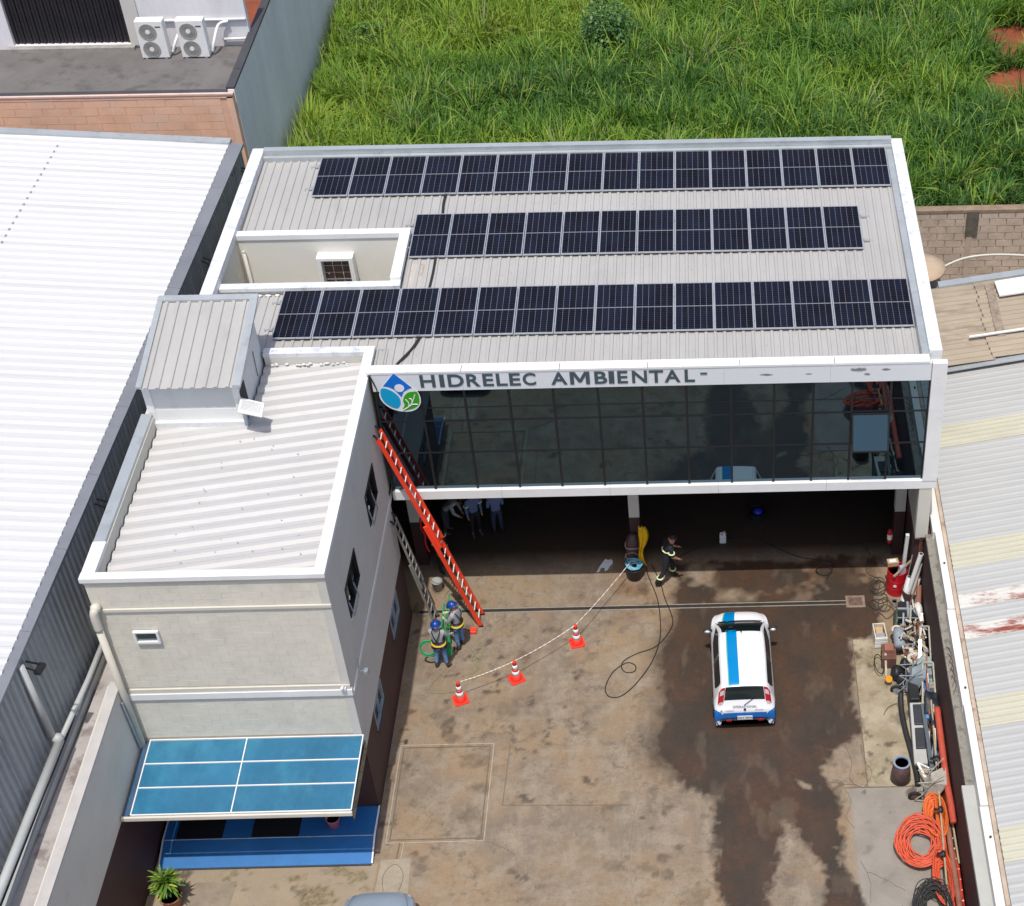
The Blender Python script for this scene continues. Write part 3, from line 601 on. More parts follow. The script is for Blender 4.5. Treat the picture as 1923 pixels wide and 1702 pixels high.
# letters on the fascia, each fitted to its box
def letter(ch, x0, x1, z0, z1, parent):
    cu = bpy.data.curves.new('glyph', 'FONT'); cu.body = ch; cu.size = 1; cu.extrude = .01; cu.offset = .022
    o = bpy.data.objects.new('glyph', cu); C.objects.link(o); bpy.context.view_layer.update()
    me_ = bpy.data.meshes.new_from_object(o.evaluated_get(bpy.context.evaluated_depsgraph_get())); bpy.data.objects.remove(o)
    co = np.empty(len(me_.vertices)*3); me_.vertices.foreach_get('co', co); co = co.reshape(-1,3)
    a, b = co[:,0].min(), co[:,0].max(); c, d = co[:,1].min(), co[:,1].max()
    n = np.stack([(co[:,0]-a)/(b-a)*(x1-x0)+x0, -.095-co[:,2]*.5, (co[:,1]-c)/(d-c)*(z1-z0)+z0], -1)-np.array(parent.location)
    me_.vertices.foreach_set('co', n.ravel().astype(np.float32)); me_.materials.clear(); me_.materials.append(m_let); me_.update()
    q = bpy.data.objects.new('letter', me_); C.objects.link(q); q.parent = parent; return q
LB = [('H',1.22,1.60),('I',1.71,1.83),('D',1.92,2.32),('R',2.39,2.73),('E',2.80,3.07),('L',3.14,3.42),('E',3.47,3.75),('C',3.81,4.14),('A',4.52,4.93),('M',5.0,5.50),('B',5.62,5.94),('I',5.98,6.12),('E',6.2,6.46),('N',6.57,6.95),('T',7.0,7.36),('A',7.39,7.79),('L',7.9,8.16),('-',8.30,8.47)]
for ch, a, b in LB:
    if ch == 'M':
        zt_, zb_, w_ = 8.555, 8.165, b-a; P = [(0,0),(.0,1),(.26,1),(.5,.42),(.74,1),(1,1),(1,0),(.8,0),(.8,.72),(.57,.16),(.43,.16),(.2,.72),(.2,0)]
        MB().prism([(a+u*w_, -.088, zb_+v*(zt_-zb_)) for u, v in P], (0,-.015,0)).build('letter', m_let, bd)
    elif ch == '-': MB().box(a, -.105, 8.40, b, -.088, 8.45).build('letter', m_let, bd)
    else: letter(ch, a, b, 8.165, 8.555, bd)
# emblem: drop with figure and leaf
def PXZ(pts):    # enlarged-crop coordinates of the emblem -> facade plane
    return [(.59+(u-462)*.00176, 8.635-(v-120)*.00223) for u, v in pts]
def plate(name, pts, y, mat, t=.006, sm=6):
    P = [(p.x, p.y) for p in spline([(x, z_, 0) for x, z_ in PXZ(pts)], sm, True)] if sm else PXZ(pts)
    return MB().prism([(x, y, z_) for x, z_ in P], (0, -t, 0)).build(name, mat, bd)
plate('emblem_backing', [(462,112),(475,124),(560,215),(640,285),(720,345),(768,400),(788,480),(775,560),(720,630),(640,668),(540,678),(430,662),(320,615),(240,540),(205,460),(212,390),(262,305),(340,235),(430,140)], -.088, m_lwh)
plate('emblem_drop', [(462,122),(282,300),(360,315),(430,350),(518,462),(560,388),(620,355),(690,330)], -.095, m_lblue, sm=0)
plate('emblem_ball', [(250,335),(340,345),(430,400),(485,470),(492,540),(465,600),(415,625),(330,590),(255,520),(225,430)], -.095, m_lcy)
plate('emblem_leaf', [(750,392),(770,470),(755,560),(690,620),(600,645),(500,655),(540,580),(530,520),(560,450),(620,400),(690,388)], -.095, m_lgr)
plate('emblem_head', [(510+70*math.cos(a), 330+54*math.sin(a)) for a in np.linspace(0, 2*math.pi, 17)[:-1]], -.103, m_lwh)
for vn in ([(500,655),(600,600),(660,540),(715,430)], [(600,598),(605,545),(570,495)], [(655,545),(660,500),(625,480)], [(600,600),(660,568),(735,570)]):
    pp = PXZ(vn); MB().tube(spline([(x, -.104, z_) for x, z_ in pp], 5), .014, 5).build('emblem_vein', m_lwh, bd)
MB().tube([(-.02,-.12,8.6),(.05,-.11,8.35),(.10,-.08,8.1),(.02,-.06,7.6),(.0,-.06,4.4)], .018, 6).build('corner_cable', m_cable, bd)

# ================================================================== two-storey wing
wg = thing('two_storey_wing', 'beige block building wing with low white-edged metal roof and blue awning in front', 'building', (-2.7,-3,0))
WX0, WX1, WY0, WY1 = -5.43, -.10, -7.10, 1.2
holes = [(-2.57,-1.25,5.68,6.68), (-5.86,-4.42,5.78,6.72), (-2.58,-1.43,1.55,2.34), (-5.78,-4.65,1.58,2.34)]
wm = MB(); wallgrid(wm, 'x', WX1-.2, WX1, WY0+.02, -.15, 2.35, 8.38, holes); wallgrid(wm, 'x', WX1-.2, WX1, -.15, WY1, 4.67, 8.38, []); wm.build('side_wall', m_grey, wg)
wm = MB(); wallgrid(wm, 'x', WX1-.2, WX1, WY0+.02, -.15, 0, 2.35, [(a,b,c,min(d,2.35)) for a,b,c,d in holes[2:]]); wm.build('side_wall_base', m_maroon, wg)
MB().box(-2.9,1.0,5,WX1,WY1,8.38).build('back_wall', m_grey, wg)
MB().box(WX0,-7.0,0,WX0+.2,1.2,8.36).build('outer_wall', m_grey, wg)
MB().box(WX0+.02,-7.06,0,WX1-.01,-6.9,8.38).build('front_wall', m_mortl, wg)
MB().box(WX0+.05,-7.11,0,WX1-.03,-7.06,2.6).build('front_wall_base', m_maroon, wg)
# painted blocks of the front wall
bw, bh = .452, .194
bme = mesh_of(MB().box(.002,-.012,.002,bw-.002,.05,bh-.0), 'painted_block', m_block)
hme = mesh_of(MB().box(.002,-.012,.002,bw/2-.002,.05,bh-.0), 'painted_half_block', m_block)
def courses(parent, x0, x1, zs, y, bm_, hm_, bw, rot=(0,0,0)):
    for r_, z_ in enumerate(zs):
        x = x0; k = 0; 
        if r_ % 2: piece('block', hm_, parent, (x, y+random.uniform(-.002,.002), z_), rot); x += bw/2
        while x+bw <= x1+.02: piece('block', bm_, parent, (x, y+random.uniform(-.002,.002), z_), rot); x += bw
        if x+bw/2 <= x1+.03: piece('block', hm_, parent, (x, y, z_), rot)
zz1 = [3.04+.196*i for i in range(7)]; zz2 = [4.86+.196*i for i in range(13)]; zz3 = [7.52+.196*i for i in range(4)]
winx0, winx1, winz0, winz1 = -4.72, -4.12, 6.43, 6.80
courses(wg, WX0+.01, WX1-.01, zz1+zz2+zz3, -7.056, bme, hme, bw)
MB().box(WX0,-7.105,4.43,WX1+.02,-7.06,4.47).box(WX0,-7.13,4.47,WX1+.025,-7.04,4.66).build('white_band', m_white, wg)
MB().box(WX1-.02,-7.03,4.36,WX1+.03,.9,4.47).build('side_band', m_white, wg)
MB().box(WX0,-7.10,4.665,WX1,-7.06,4.80).build('lower_ledge', m_wallA, wg)
MB().box(WX0,-7.115,7.42,WX1+.01,-7.06,7.50).build('upper_ledge', m_wallA, wg)
MB().box(WX0,-7.10,8.30,WX1,-7.0,8.38).build('top_course', m_wallA, wg)
# parapet copings
MB().box(WX0-.04,-7.14,8.38,WX1+.03,-6.92,8.50).build('front_coping', m_white, wg)
MB().box(WX1-.22,-6.92,8.38,WX1+.03,1.0,8.50).build('right_coping', m_white, wg)
MB().box(-2.92,1.0,8.38,WX1+.03,1.26,8.50).build('back_coping', m_peel, wg)
MB().box(WX0-.04,-6.92,8.36,WX0+.26,-5.9,8.48).build('left_coping', m_white, wg)
MB().box(WX0-.04,-5.9,8.36,WX0+.22,-1.3,8.46).build('left_coping_rear', m_flash, wg)
MB().box(WX0+.2,-6.9,7.3,WX0+.24,-1.3,8.36).build('gutter_side', m_wallA, wg)
MB().box(WX0+.24,-6.9,7.75,WX0+.55,-1.2,7.8).build('gutter', m_darkgrey, wg)
# roof: ribs run across, falling to the left gutter
def clipped_sheet(y0_, planes, dz):
    mb = ribsheet(.82, 5.2, .41, .28, .060, base=.6); bm = bmesh.new(); vs = [bm.verts.new((-5.16+v[1], y0_-v[0]+.135*v[1], 7.98+.042*v[1]+v[2]+dz)) for v in mb.v]
    for f_ in mb.f: bm.faces.new([vs[k_] for k_ in f_])
    for co, no in planes: bmesh.ops.bisect_plane(bm, geom=bm.verts[:]+bm.edges[:]+bm.faces[:], plane_co=co, plane_no=no, clear_outer=True)
    if len(bm.faces) > 3:
        me_ = bpy.data.meshes.new('wing_roof_sheet'); bm.to_mesh(me_); me_.materials.append(m_zincw); o = bpy.data.objects.new('roof_sheet', me_); C.objects.link(o); o.parent = wg; o.location = -wg.location
    bm.free()
for i in range(11):
    y_ = 1.2-.80*i; dz = (i % 2)*.003
    clipped_sheet(y_, [((-.34,0,0),(1,0,0)), ((0,-6.91,0),(0,-1,0)), ((0,.99,0),(0,1,0)), ((-2.93,0,0),(-1,0,0))], dz)
    clipped_sheet(y_, [((-2.93,0,0),(1,0,0)), ((0,-6.91,0),(0,-1,0)), ((0,-1.27,0),(0,1,0))], dz)
MB().box(-5.2,-1.36,7.5,-2.95,-1.22,8.20).build('roof_flashing', m_peel, wg)
for k in range(20):
    pass
sd = MB()
for k in range(17): sd.ball((-.37, -6.6+k*.42, 8.26), .05, .07, .03, seg=7)
for k in range(20): sd.ball((-2.8+random.random()*2.4, .96-random.random()*.08, 8.22), .06, .03, .02, seg=6)
sd.build('sealant_dabs', m_peel, wg, smooth=True)['kind'] = 'stuff'
sd = MB()
for k in range(40):
    x = random.uniform(-4.4,-.6); sd.ball((x, random.uniform(-6.5,-1.4), 7.98+(x+5.16)*.042+.06), .02, .02, .012, seg=6)
sd.build('roof_screws', m_flash, wg)['kind'] = 'stuff'
# windows of the side wall
for n_, (a, b, c, d) in enumerate(holes):
    fr = MB(); t_ = .05
    for q in ((a,c,b,c+t_),(a,d-t_,b,d),(a,c+t_,a+t_,d-t_),(b-t_,c+t_,b,d-t_),((a+b)/2-.02,c+t_,(a+b)/2+.02,d-t_)): fr.box(WX1-.10,q[0],q[1],WX1+.02,q[2],q[3])
    fo_ = fr.build('window', m_blackal if n_ < 2 else m_gp, wg)
    for s_, (u, v_) in enumerate(((a+t_,(a+b)/2-.02),((a+b)/2+.02,b-t_))):
        pn = MB().box(WX1-.06,u,c+t_,WX1-.05,v_,d-t_).build('pane', m_glass2, fo_, world=False); pn.location = -wg.location
    if n_ < 2:
        vm = (a+b)/2; wh = MB().bar((WX1+.03,a+.04,d-.45),(WX1+.10,a+.04,c+.05),.025).bar((WX1+.03,vm,d-.45),(WX1+.10,vm,c+.05),.025).bar((WX1+.10,a+.04,c+.05),(WX1+.10,vm,c+.05),.025)
        q = wh.build('open_vent', m_gp, fo_, world=False); q.location = -wg.location
        q = MB().ball((WX1-.03,a+.35,c+.35), .02, .06, .07, seg=8).build('vent_handle', m_paperw, fo_, world=False); q.location = -wg.location
    ss = MB().box(WX1,a-.03,c-.05,WX1+.06,b+.03,c-.003).build('sill', m_grey if n_ < 2 else m_darkgrey, fo_, world=False); ss.location = -wg.location
    MB().box(-1.2,a-.1,c-.1,-1.15,b+.1,d+.1).build('room_wall', m_dark, wg)
# small front window
fr = MB()
for q in ((-4.70,6.42,-4.13,6.48),(-4.70,6.76,-4.13,6.80),(-4.70,6.48,-4.65,6.76),(-4.18,6.48,-4.13,6.76)): fr.box(q[0],-7.16,q[1],q[2],-7.085,q[3])
fw_ = fr.build('small_window', m_white, wg); q = MB().box(-4.65,-7.105,6.48,-4.18,-7.095,6.76).build('pane', m_glass2, fw_, world=False); q.location = -wg.location
# downpipe at the front corner
dp = MB(); dp.tube(spline([(-5.30,-7.08,7.62),(-5.32,-7.20,7.60),(-5.36,-7.24,7.45),(-5.37,-7.24,7.0)], 5), .10, 12); dp.tube([(-5.37,-7.24,7.0),(-5.37,-7.24,2.9)], .085, 12); dp.ball((-5.31,-7.16,7.62), .12)
dp.build('downpipe', m_pvc, wg, smooth=True)
MB().box(-.32,-7.2,4.70,-.20,-7.11,4.76).tube([(-.26,-7.12,4.78),(-.26,-7.24,4.86)], .035, 8).build('security_camera', m_paperw, wg)
MB().tube([(-.05,-6.35,4.45),(.12,-6.35,4.50)], .014, 6).box(.08,-6.42,4.40,.17,-6.28,4.50).tube([(-.06,-6.2,4.75),(-.05,-6.3,4.5)], .01, 5).build('wall_lamp', m_gp, wg)
# roof hut
hut = MB(); hx0, hx1, hy0, hy1 = -5.28, -2.98, -1.25, 1.15; zf, zb = 9.42, 9.98
hut.hexa([(hx0,hy0,7.4),(hx1,hy0,7.4),(hx1,hy1,7.4),(hx0,hy1,7.4)], [(hx0,hy0,zf-.12),(hx1,hy0,zf-.12),(hx1,hy1,zb-.12),(hx0,hy1,zb-.12)])
ho = hut.build('roof_hut', M('blue_grey_painted_wall', (.62,.635,.63), .7, v=.05, s=1.1, dirt_or_sheen=((.52,.54,.54), .56, 1.6, .4)), wg)
def sub(mb, name, mat, par=None, smooth=False):
    q = mb.build(name, mat, par or ho, world=False, smooth=smooth); q.location = -(wg.location); return q
sub(MB().box(hx0-.02,hy0-.03,7.5,hx0+.16,hy0-.002,9.30), 'corner_strip', m_white); sub(MB().box(hx1-.14,hy0-.03,7.5,hx1+.02,hy0-.002,9.34), 'corner_strip', m_white)
sub(MB().box(hx0+.16,hy0-.012,7.7,hx1-.14,hy0-.002,8.55), 'lower_wall_coat', m_white)
hs = math.atan2(zb-zf, hy1-hy0+.55)
HM = mesh_of(ribsheet(.56, 2.98, .28, .11, .04), 'hut_roof_sheet', m_zinc)
for i in range(4):
    o = bpy.data.objects.new('hut_roof_sheet', HM); C.objects.link(o); o.parent = ho; o.location = Vector((hx0+.06+.56*i, hy0-.28, zf-.02))-wg.location; o.rotation_euler = (hs, 0, 0)
def flr(x0_, x1_, y0_, y1_, h_): # sloped strip
    zf_ = lambda y: zf-.02+(y-(hy0-.28))*math.tan(hs)
    return MB().hexa([(x0_,y0_,zf_(y0_)+h_-.06),(x1_,y0_,zf_(y0_)+h_-.06),(x1_,y1_,zf_(y1_)+h_-.06),(x0_,y1_,zf_(y1_)+h_-.06)], [(x0_,y0_,zf_(y0_)+h_),(x1_,y0_,zf_(y0_)+h_),(x1_,y1_,zf_(y1_)+h_),(x0_,y1_,zf_(y1_)+h_)])
sub(flr(hx0-.04,hx0+.10,hy0-.27,hy1+.3,.06), 'side_flashing', m_flash); sub(flr(hx1-.02,hx1+.18,hy0-.27,hy1+.3,.06), 'side_flashing', m_flash); sub(flr(hx0-.03,hx1+.17,hy1+.15,hy1+.33,.075), 'ridge_flashing', m_flash)
sub(MB().box(hx1+.002,hy0+.05,8.35,hx1+.012,hy0+.55,9.0), 'hatch_opening', m_dark)
hd = MB().hexa([(hx1+.02,hy0-.02,8.86),(hx1+.62,hy0-.18,8.80),(hx1+.66,hy0-.72,8.80),(hx1+.06,hy0-.58,8.86)], [(hx1+.02,hy0-.02,8.89),(hx1+.62,hy0-.18,8.83),(hx1+.66,hy0-.72,8.83),(hx1+.06,hy0-.58,8.89)])
for k in range(9): hd.bar((hx1+.09,hy0-.14-.045*k,8.905),(hx1+.58,hy0-.24-.047*k,8.855),.015,.02)
sub(hd, 'louvred_hatch', m_paperw)
sub(MB().bar((hx1+.05,hy0-.1,7.85),(hx1+.05,hy0-.1,8.85),.1,.05).bar((hx1+.06,hy0,8.02),(hx1+.06,hy1,8.06),.05,.05), 'post_and_rail', m_gp)
sub(MB().tube([(hx1+.02,hy1-.7,9.0),(hx1+.03,hy1-.8,8.3)], .01, 5), 'hut_cable', m_cable)
# awning
aw = MB(); az = lambda y: 3.0+(y+7.1)*.06
for xx in (-5.19,-2.86,-.06): aw.bar((xx,-7.12,az(-7.12)+.02),(xx,-9.28,az(-9.28)+.02),.026,.035)
for yy in (-7.13,-7.83,-8.52,-9.28): aw.bar((-5.19,yy,az(yy)+.022),(-.06,yy,az(yy)+.022),.026,.031)
ao = aw.build('awning_frame', m_white, wg)
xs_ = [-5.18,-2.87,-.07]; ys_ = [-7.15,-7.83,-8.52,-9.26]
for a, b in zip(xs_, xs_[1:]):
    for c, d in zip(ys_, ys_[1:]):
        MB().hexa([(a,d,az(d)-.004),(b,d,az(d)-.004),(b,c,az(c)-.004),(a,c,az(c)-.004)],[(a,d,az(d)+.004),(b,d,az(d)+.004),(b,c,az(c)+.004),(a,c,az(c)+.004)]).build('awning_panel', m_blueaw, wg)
MB().hexa([(-5.40,-9.28,2.84),(-5.21,-9.28,2.87),(-5.21,-7.12,2.98),(-5.40,-7.12,2.95)],[(-5.40,-9.28,2.85),(-5.21,-9.28,2.88),(-5.21,-7.12,2.99),(-5.40,-7.12,2.96)]).build('awning_side_flap', M('dark_blue_flap', (.05,.10,.17), .4, v=.2), wg)
MB().box(-5.40,-9.36,2.76,-.04,-9.30,2.87).build('awning_gutter', m_wallA, wg)
MB().box(-.05,-9.3,2.55,-.03,-7.15,2.86).build('awning_glass_side', m_glass2, wg)
# blue step and ramp
rp = MB().box(-5.36,-8.02,0,-.10,-7.12,.25); rp.hexa([(-5.36,-8.74,.0),(-.10,-8.74,.0),(-.10,-8.02,.0),(-5.36,-8.02,.0)],[(-5.36,-8.74,.05),(-.10,-8.74,.05),(-.10,-8.02,.249),(-5.36,-8.02,.249)])
ro = rp.build('blue_ramp', m_bluefl); tag(ro, 'blue painted entrance step and ramp under the awning', 'ramp')
rl = rp.__class__(); 
q = MB().bar((-.08,-7.12,.265),(-.08,-8.02,.265),.04,.02).bar((-.08,-8.02,.265),(-.08,-8.74,.065),.04,.02).bar((-5.34,-7.12,.262),(-5.34,-8.02,.262),.03,.02).bar((-5.34,-8.02,.262),(-5.34,-8.74,.062),.03,.02).box(-5.3,-8.035,.25,-.12,-8.022,.258).build('edge_strip', m_white, ro)
MB().box(-5.36,-8.77,0,-.1,-8.745,.04).build('ramp_toe', m_darkgrey, ro)
for (a, b, l) in ((-5.02,-3.88,'left'), (-3.15,-1.98,'right')):
    mt = MB().box(a,-8.0,.255,b,-7.3,.275).build('door_mat', m_blackmat); tag(mt, 'black rubber mat on the blue step, the %s one of the two' % l, 'mat', 'black mats on the blue step')
st_ = thing('pink_bucket', 'small pink plastic bucket peeking out from under the blue awning edge', 'bucket', (-1.12,-7.75,.25))
MB().lathe([(.0,0),(.12,0),(.17,.34),(.185,.35),(.165,.35),(.15,.28)], 20, at=(-1.12,-7.72,.25)).build('bucket_body', m_pink, st_, smooth=True)
MB().lathe([(0,.28),(.15,.28)], 20, at=(-1.12,-7.72,.25)).build('bucket_inside', M('pale_pink_plastic', (.70,.36,.42), .5), st_)
# ================================================================== solar panels
PW, PH = 1.05, 2.09
def make_panel(label, group):
    t = thing('solar_panel', label, 'solar panel', group=group)
    fr = MB(); w_, h_ = PW-.02, PH-.02; e = .026
    fr.box(.01,.01,0,.01+w_,.01+e,.04).box(.01,.01+h_-e,0,.01+w_,.01+h_,.04).box(.01,.01+e,0,.01+e,.01+h_-e,.04).box(.01+w_-e,.01+e,0,.01+w_,.01+h_-e,.04)
    fr.build('frame', m_alum, t, world=False)
    MB().box(.01+e,.01+e,.022,.01+w_-e,.01+h_-e,.030).build('backsheet', m_backs, t, world=False)
    cw_ = (w_-2*e)/6; cl = (h_-2*e-.03)/2
    sm = mesh_of(MB().add([(.004,.004,0),(cw_-.004,.004,0),(cw_-.004,cl-.004,0),(.004,cl-.004,0),(.004,.004,.003),(cw_-.004,.004,.003),(cw_-.004,cl-.004,.003),(.004,cl-.004,.003)],[(4,5,6,7),(0,1,5,4),(1,2,6,5),(2,3,7,6),(3,0,4,7)]), 'cell_strip', m_cell)
    for r_ in range(2):
        for k in range(6):
            o = bpy.data.objects.new('cell_strip', sm); C.objects.link(o); o.parent = t; o.location = (.01+e+k*cw_, .01+e+r_*(cl+.03), .0302)
    return t
ROWS = [('back', -2.86, 16, 8.40), ('middle', .29, 12, 5.29), ('front', -2.86, 16, 1.77)]
proto = None
for nm, x0_, n_, y_ in ROWS:
    for i in range(n_):
        l = 'dark blue solar panel, %s from the left in the %s row on the roof' % (ORD[i], nm); gr = 'solar panels in the %s row' % nm
        if proto is None: proto = make_panel(l, gr); o = proto
        else: o = dup(proto, (0,0,0), None, l, gr)
        o.location = (x0_+PW*i, y_, RZ(y_)+.085); o.rotation_euler = (slope, 0, 0)
    for j, yy in enumerate((.45, 1.62)):
        r_ = thing('mounting_rail', 'thin aluminium rail under the %s edge of the %s row of solar panels' % (('lower','upper')[j], nm), 'rail', (x0_, y_+yy, RZ(y_+yy)+.04), group='rails under the solar panels')
        MB().box(x0_-.25,y_+yy-.02,RZ(y_+yy)+.036,x0_+n_*PW+.28,y_+yy+.02,RZ(y_+yy)+.08).build('rail_bar', m_alum, r_)
        for k in (-.02, n_*PW+.02): MB().box(x0_+k-.02,y_+yy-.03,RZ(y_+yy)+.081,x0_+k+.02,y_+yy+.03,RZ(y_+yy)+.125).build('end_clamp', m_alum, r_)
for pts, l in (([(1.02,8.45),(1.0,8.0),(1.03,7.4)], 'black cable crossing the roof between the back and middle panel rows'), ([(1.05,5.3),(1.05,4.6),(1.02,3.85)], 'black cable crossing the roof between the middle and front panel rows'), ([(1.0,1.8),(.85,1.3),(.55,.7),(.42,.30),(.2,.15)], 'black cable from the front panel row down to the white roof edge')):
    tag(MB().tube(spline([(x, y, RZ(y)+.06) for x, y in pts], 5), .035, 6).build('roof_cable', m_cable), l, 'cable', 'cables on the main roof')
q = MB().tube(spline([(.3,5.6,RZ(5.6)+.05),(.12,5.5,RZ(5.5)+.2),(.3,6.3,RZ(6)+.06)],5), .012, 5).build('roof_wire', m_gp); tag(q, 'thin grey wire by the light well corner beside the middle panel row', 'wire')
# ================================================================== air conditioners
def ac_unit(label, x, y, z_, w_, d_, h_, fans, rz=0, group=None, front=m_paperw):
    t = thing('air_conditioner', label, 'air conditioner', (x, y, z_), rz, group)
    MB().box(-w_/2,-d_/2,.05,w_/2,d_/2,h_).build('casing', front, t, world=False, bevel=.012)
    for s_ in (-1,1): MB().box(s_*w_*.36-.04,-d_/2,0,s_*w_*.36+.04,d_/2,.05).build('foot', m_gp, t, world=False)
    for k in range(fans):
        zc = h_*(.5 if fans == 1 else (.27+.46*k)); rr = min(w_*.34, h_*(.36 if fans == 1 else .2)); cx = -w_*.08
        g_ = MB().lathe([(0,0),(rr,0),(rr*1.06,.012),(rr*1.06,.02),(rr*.98,.026),(rr*.96,.012),(0,.012)], 24, at=(cx,-d_/2-.001,zc), axis=(0,-1,0)).build('fan_grille', m_acfan, t, world=False, smooth=False)
        MB().lathe([(0,.03),(rr*.28,.03),(rr*.28,.012)], 16, at=(cx,-d_/2-.001,zc), axis=(0,-1,0)).build('fan_hub', m_paperw, t, world=False)
        for q_ in (.45,.62,.8):
            MB().tube([Vector((cx+rr*q_*math.cos(a), -d_/2-.022, zc+rr*q_*math.sin(a))) for a in np.linspace(0, 2*math.pi, 21)[:-1]], .006, 4, True).build('grille_ring', m_gp, t, world=False)
    return t
ac_unit('white air conditioner condenser fixed inside the light well, right side', -.10, 5.55, 7.15, .85, .32, .62, 1, -math.pi/2)
TZ = 7.45
a1 = ac_unit('white twin-fan condenser unit on the terrace, nearer the roller door', -9.97, 20.0-.75, TZ+.12, .92, .36, 1.36, 2, 0, 'twin-fan condensers on the terrace')
a2 = ac_unit('white twin-fan condenser unit on the terrace, nearer the corner parapet', -8.62, 20.0-.75, TZ+.12, .92, .36, 1.36, 2, 0, 'twin-fan condensers on the terrace')
for x_, l in ((-9.97,'left'), (-8.62,'right')):
    for r_ in (0,1):
        q = MB().box(x_+.2,19.059,TZ+1.27,x_+.38,19.066,TZ+1.30).build('badge', m_gp, a1 if x_ < -9 else a2)

# ================================================================== building at the top left
nw = thing('terrace_building', 'grey building with salmon block wall and flat roof terrace behind the white shed', 'building', (-11,20,0))
MB().box(-30,16.05,0,-6.78,16.25,TZ+.35).build('front_wall', m_orangej, nw)
obm = mesh_of(MB().box(.005,-.014,.005,.895,.03,.275), 'salmon_block', m_orange); ohm = mesh_of(MB().box(.005,-.014,.005,.445,.03,.275), 'salmon_half_block', m_orange)
courses(nw, -16.2, -6.80, [TZ+.05-.285*i-.08 for i in range(11)], 16.045, obm, ohm, .90)
MB().box(-30,16.02,TZ+.25,-6.78,16.08,TZ+.36).build('top_course', m_orange, nw)
MB().box(-6.98,16.02,0,-6.785,16.045,TZ+.3).build('corner_pier', m_orange, nw)
MB().box(-30,16.0,TZ+.36,-6.75,16.10,TZ+.42).build('coping_edge', M('pale_salmon_edge', (.70,.50,.42), .8), nw)
MB().box(-30,16.10,TZ+.36,-6.98,16.32,TZ+.42).build('dark_coping', m_darkgrey, nw)
MB().box(-30,16.25,TZ-.3,-6.95,20.2,TZ).build('terrace_floor', m_terr, nw)
MB().box(-10.6,16.55,TZ,-7.0,19.9,TZ+.12).build('raised_slab', m_terr, nw)
MB().box(-10.62,16.52,TZ,-7.0,16.55,TZ+.09).build('slab_edge', m_darkgrey, nw)
MB().box(-6.96,16.26,0,-6.75,45,TZ+.42).build('side_wall', m_nwgrey, nw)
MB().box(-7.02,16.3,TZ+.42,-6.74,45,TZ+.50).build('side_coping', m_darkgrey, nw)
wl = MB(); wallgrid(wl, 'y', 20.2, 20.45, -30, -6.98, TZ, TZ+5, [(-15.1,-11.1,TZ+.12,TZ+3.4)]); wl.build('rear_wall', m_nwgrey, nw)
MB().box(-15.3,19.95,TZ,-10.95,20.2,TZ+.12).build('door_sill', M('door_sill_concrete', (.33,.31,.29), .9, v=.2, s=3), nw)
MB().box(-15.1,20.4,TZ+.1,-11.1,20.44,TZ+3.4).build('door_backing', m_dark, nw)
sl_ = mesh_of(MB().box(0,-.02,0,.09,.02,3.25), 'shutter_slat', m_shutter)
for i in range(33): piece('shutter_slat', sl_, nw, (-15.05+i*.119, 20.34+(.03 if i % 2 else 0), TZ+.14))
MB().box(-11.08,20.12,TZ+.12,-10.6,20.195,TZ+5).build('door_jamb', m_grey, nw)
MB().tube([(-6.87,17.6,TZ+.505),(-6.87,17.6,TZ+.512)], .09, 12).build('coping_stain', m_duct, nw)
pp = thing('condenser_pipes', 'white insulated pipes running from the condensers along the grey terrace wall', 'pipe', (-8,20,TZ))
MB().tube(spline([(-9.45,19.3,TZ+.25),(-9.3,19.4,TZ+.6),(-9.1,19.9,TZ+.95),(-8.9,20.1,TZ+1.0)],6), .05, 7).build('pipe_bend', m_paperw, pp, smooth=True)
MB().tube(spline([(-8.1,19.3,TZ+.25),(-8.0,19.4,TZ+.6),(-7.9,19.95,TZ+.9),(-7.6,20.1,TZ+.95)],6), .05, 7).build('pipe_bend', m_paperw, pp, smooth=True)
MB().tube([(-10.3,20.15,TZ+.98),(-7.0,20.15,TZ+1.0)], .05, 7).build('pipe_run', m_paperw, pp, smooth=True)
MB().tube([(-7.9,20.1,TZ+.3),(-7.0,20.1,TZ+.32)], .05, 7).build('lower_pipe_run', m_paperw, pp, smooth=True)

# ================================================================== white shed at the left
sh_ = thing('white_shed', 'large warehouse with bright white ribbed roof and blue-grey sheet side wall', 'building', (-10,0,0))
ex = lambda y: -6.16+.0205*(y-12.3)            # edge of the white sheets
shs = math.atan(.07)
SW = mesh_of(ribsheet(.99, 12.0, .33, .18, .046, base=.62), 'shed_roof_sheet', m_shedroof)
shr = math.atan2(.0205, 1)
for i in range(29):
    y = 12.55-.99*i
    o = piece('roof_sheet', SW, sh_, (ex(y), y, 8.0+(i % 2)*.004)); o.rotation_mode = 'QUATERNION'
    o.rotation_quaternion = (Matrix.Rotation(math.pi/2-shr, 4, 'Z') @ Matrix.Rotation(shs, 4, 'X')).to_quaternion()
    # local y -> world -x ; local x -> world +y
    o.location = o.location + Vector((0, -.99, 0))
scr = MB()
for k in range(60):
    y = 12-k*.33
    for q_ in (5.0,): scr.box(ex(y)-q_-.02, y-.10, 8.0+q_*.07+.028, ex(y)-q_+.02, y-.0, 8.0+q_*.07+.05)
scr.build('sheet_screws', m_flash, sh_)['kind'] = 'stuff'
fl = MB()
for a, b in zip(np.linspace(12.6,-16,12), np.linspace(12.6,-16,12)[1:]):
    w0 = .42-(12.6-a)*.009; w1 = .42-(12.6-b)*.009; b += .01
    MB().hexa([(ex(a),a,7.93),(ex(b),b,7.93),(ex(b)+w1,b,7.88),(ex(a)+w0,a,7.88)][::1], [(ex(a),a,8.02),(ex(b),b,8.02),(ex(b)+w1,b,7.97),(ex(a)+w0,a,7.97)]).build('eave_flashing', m_shedflash, sh_)
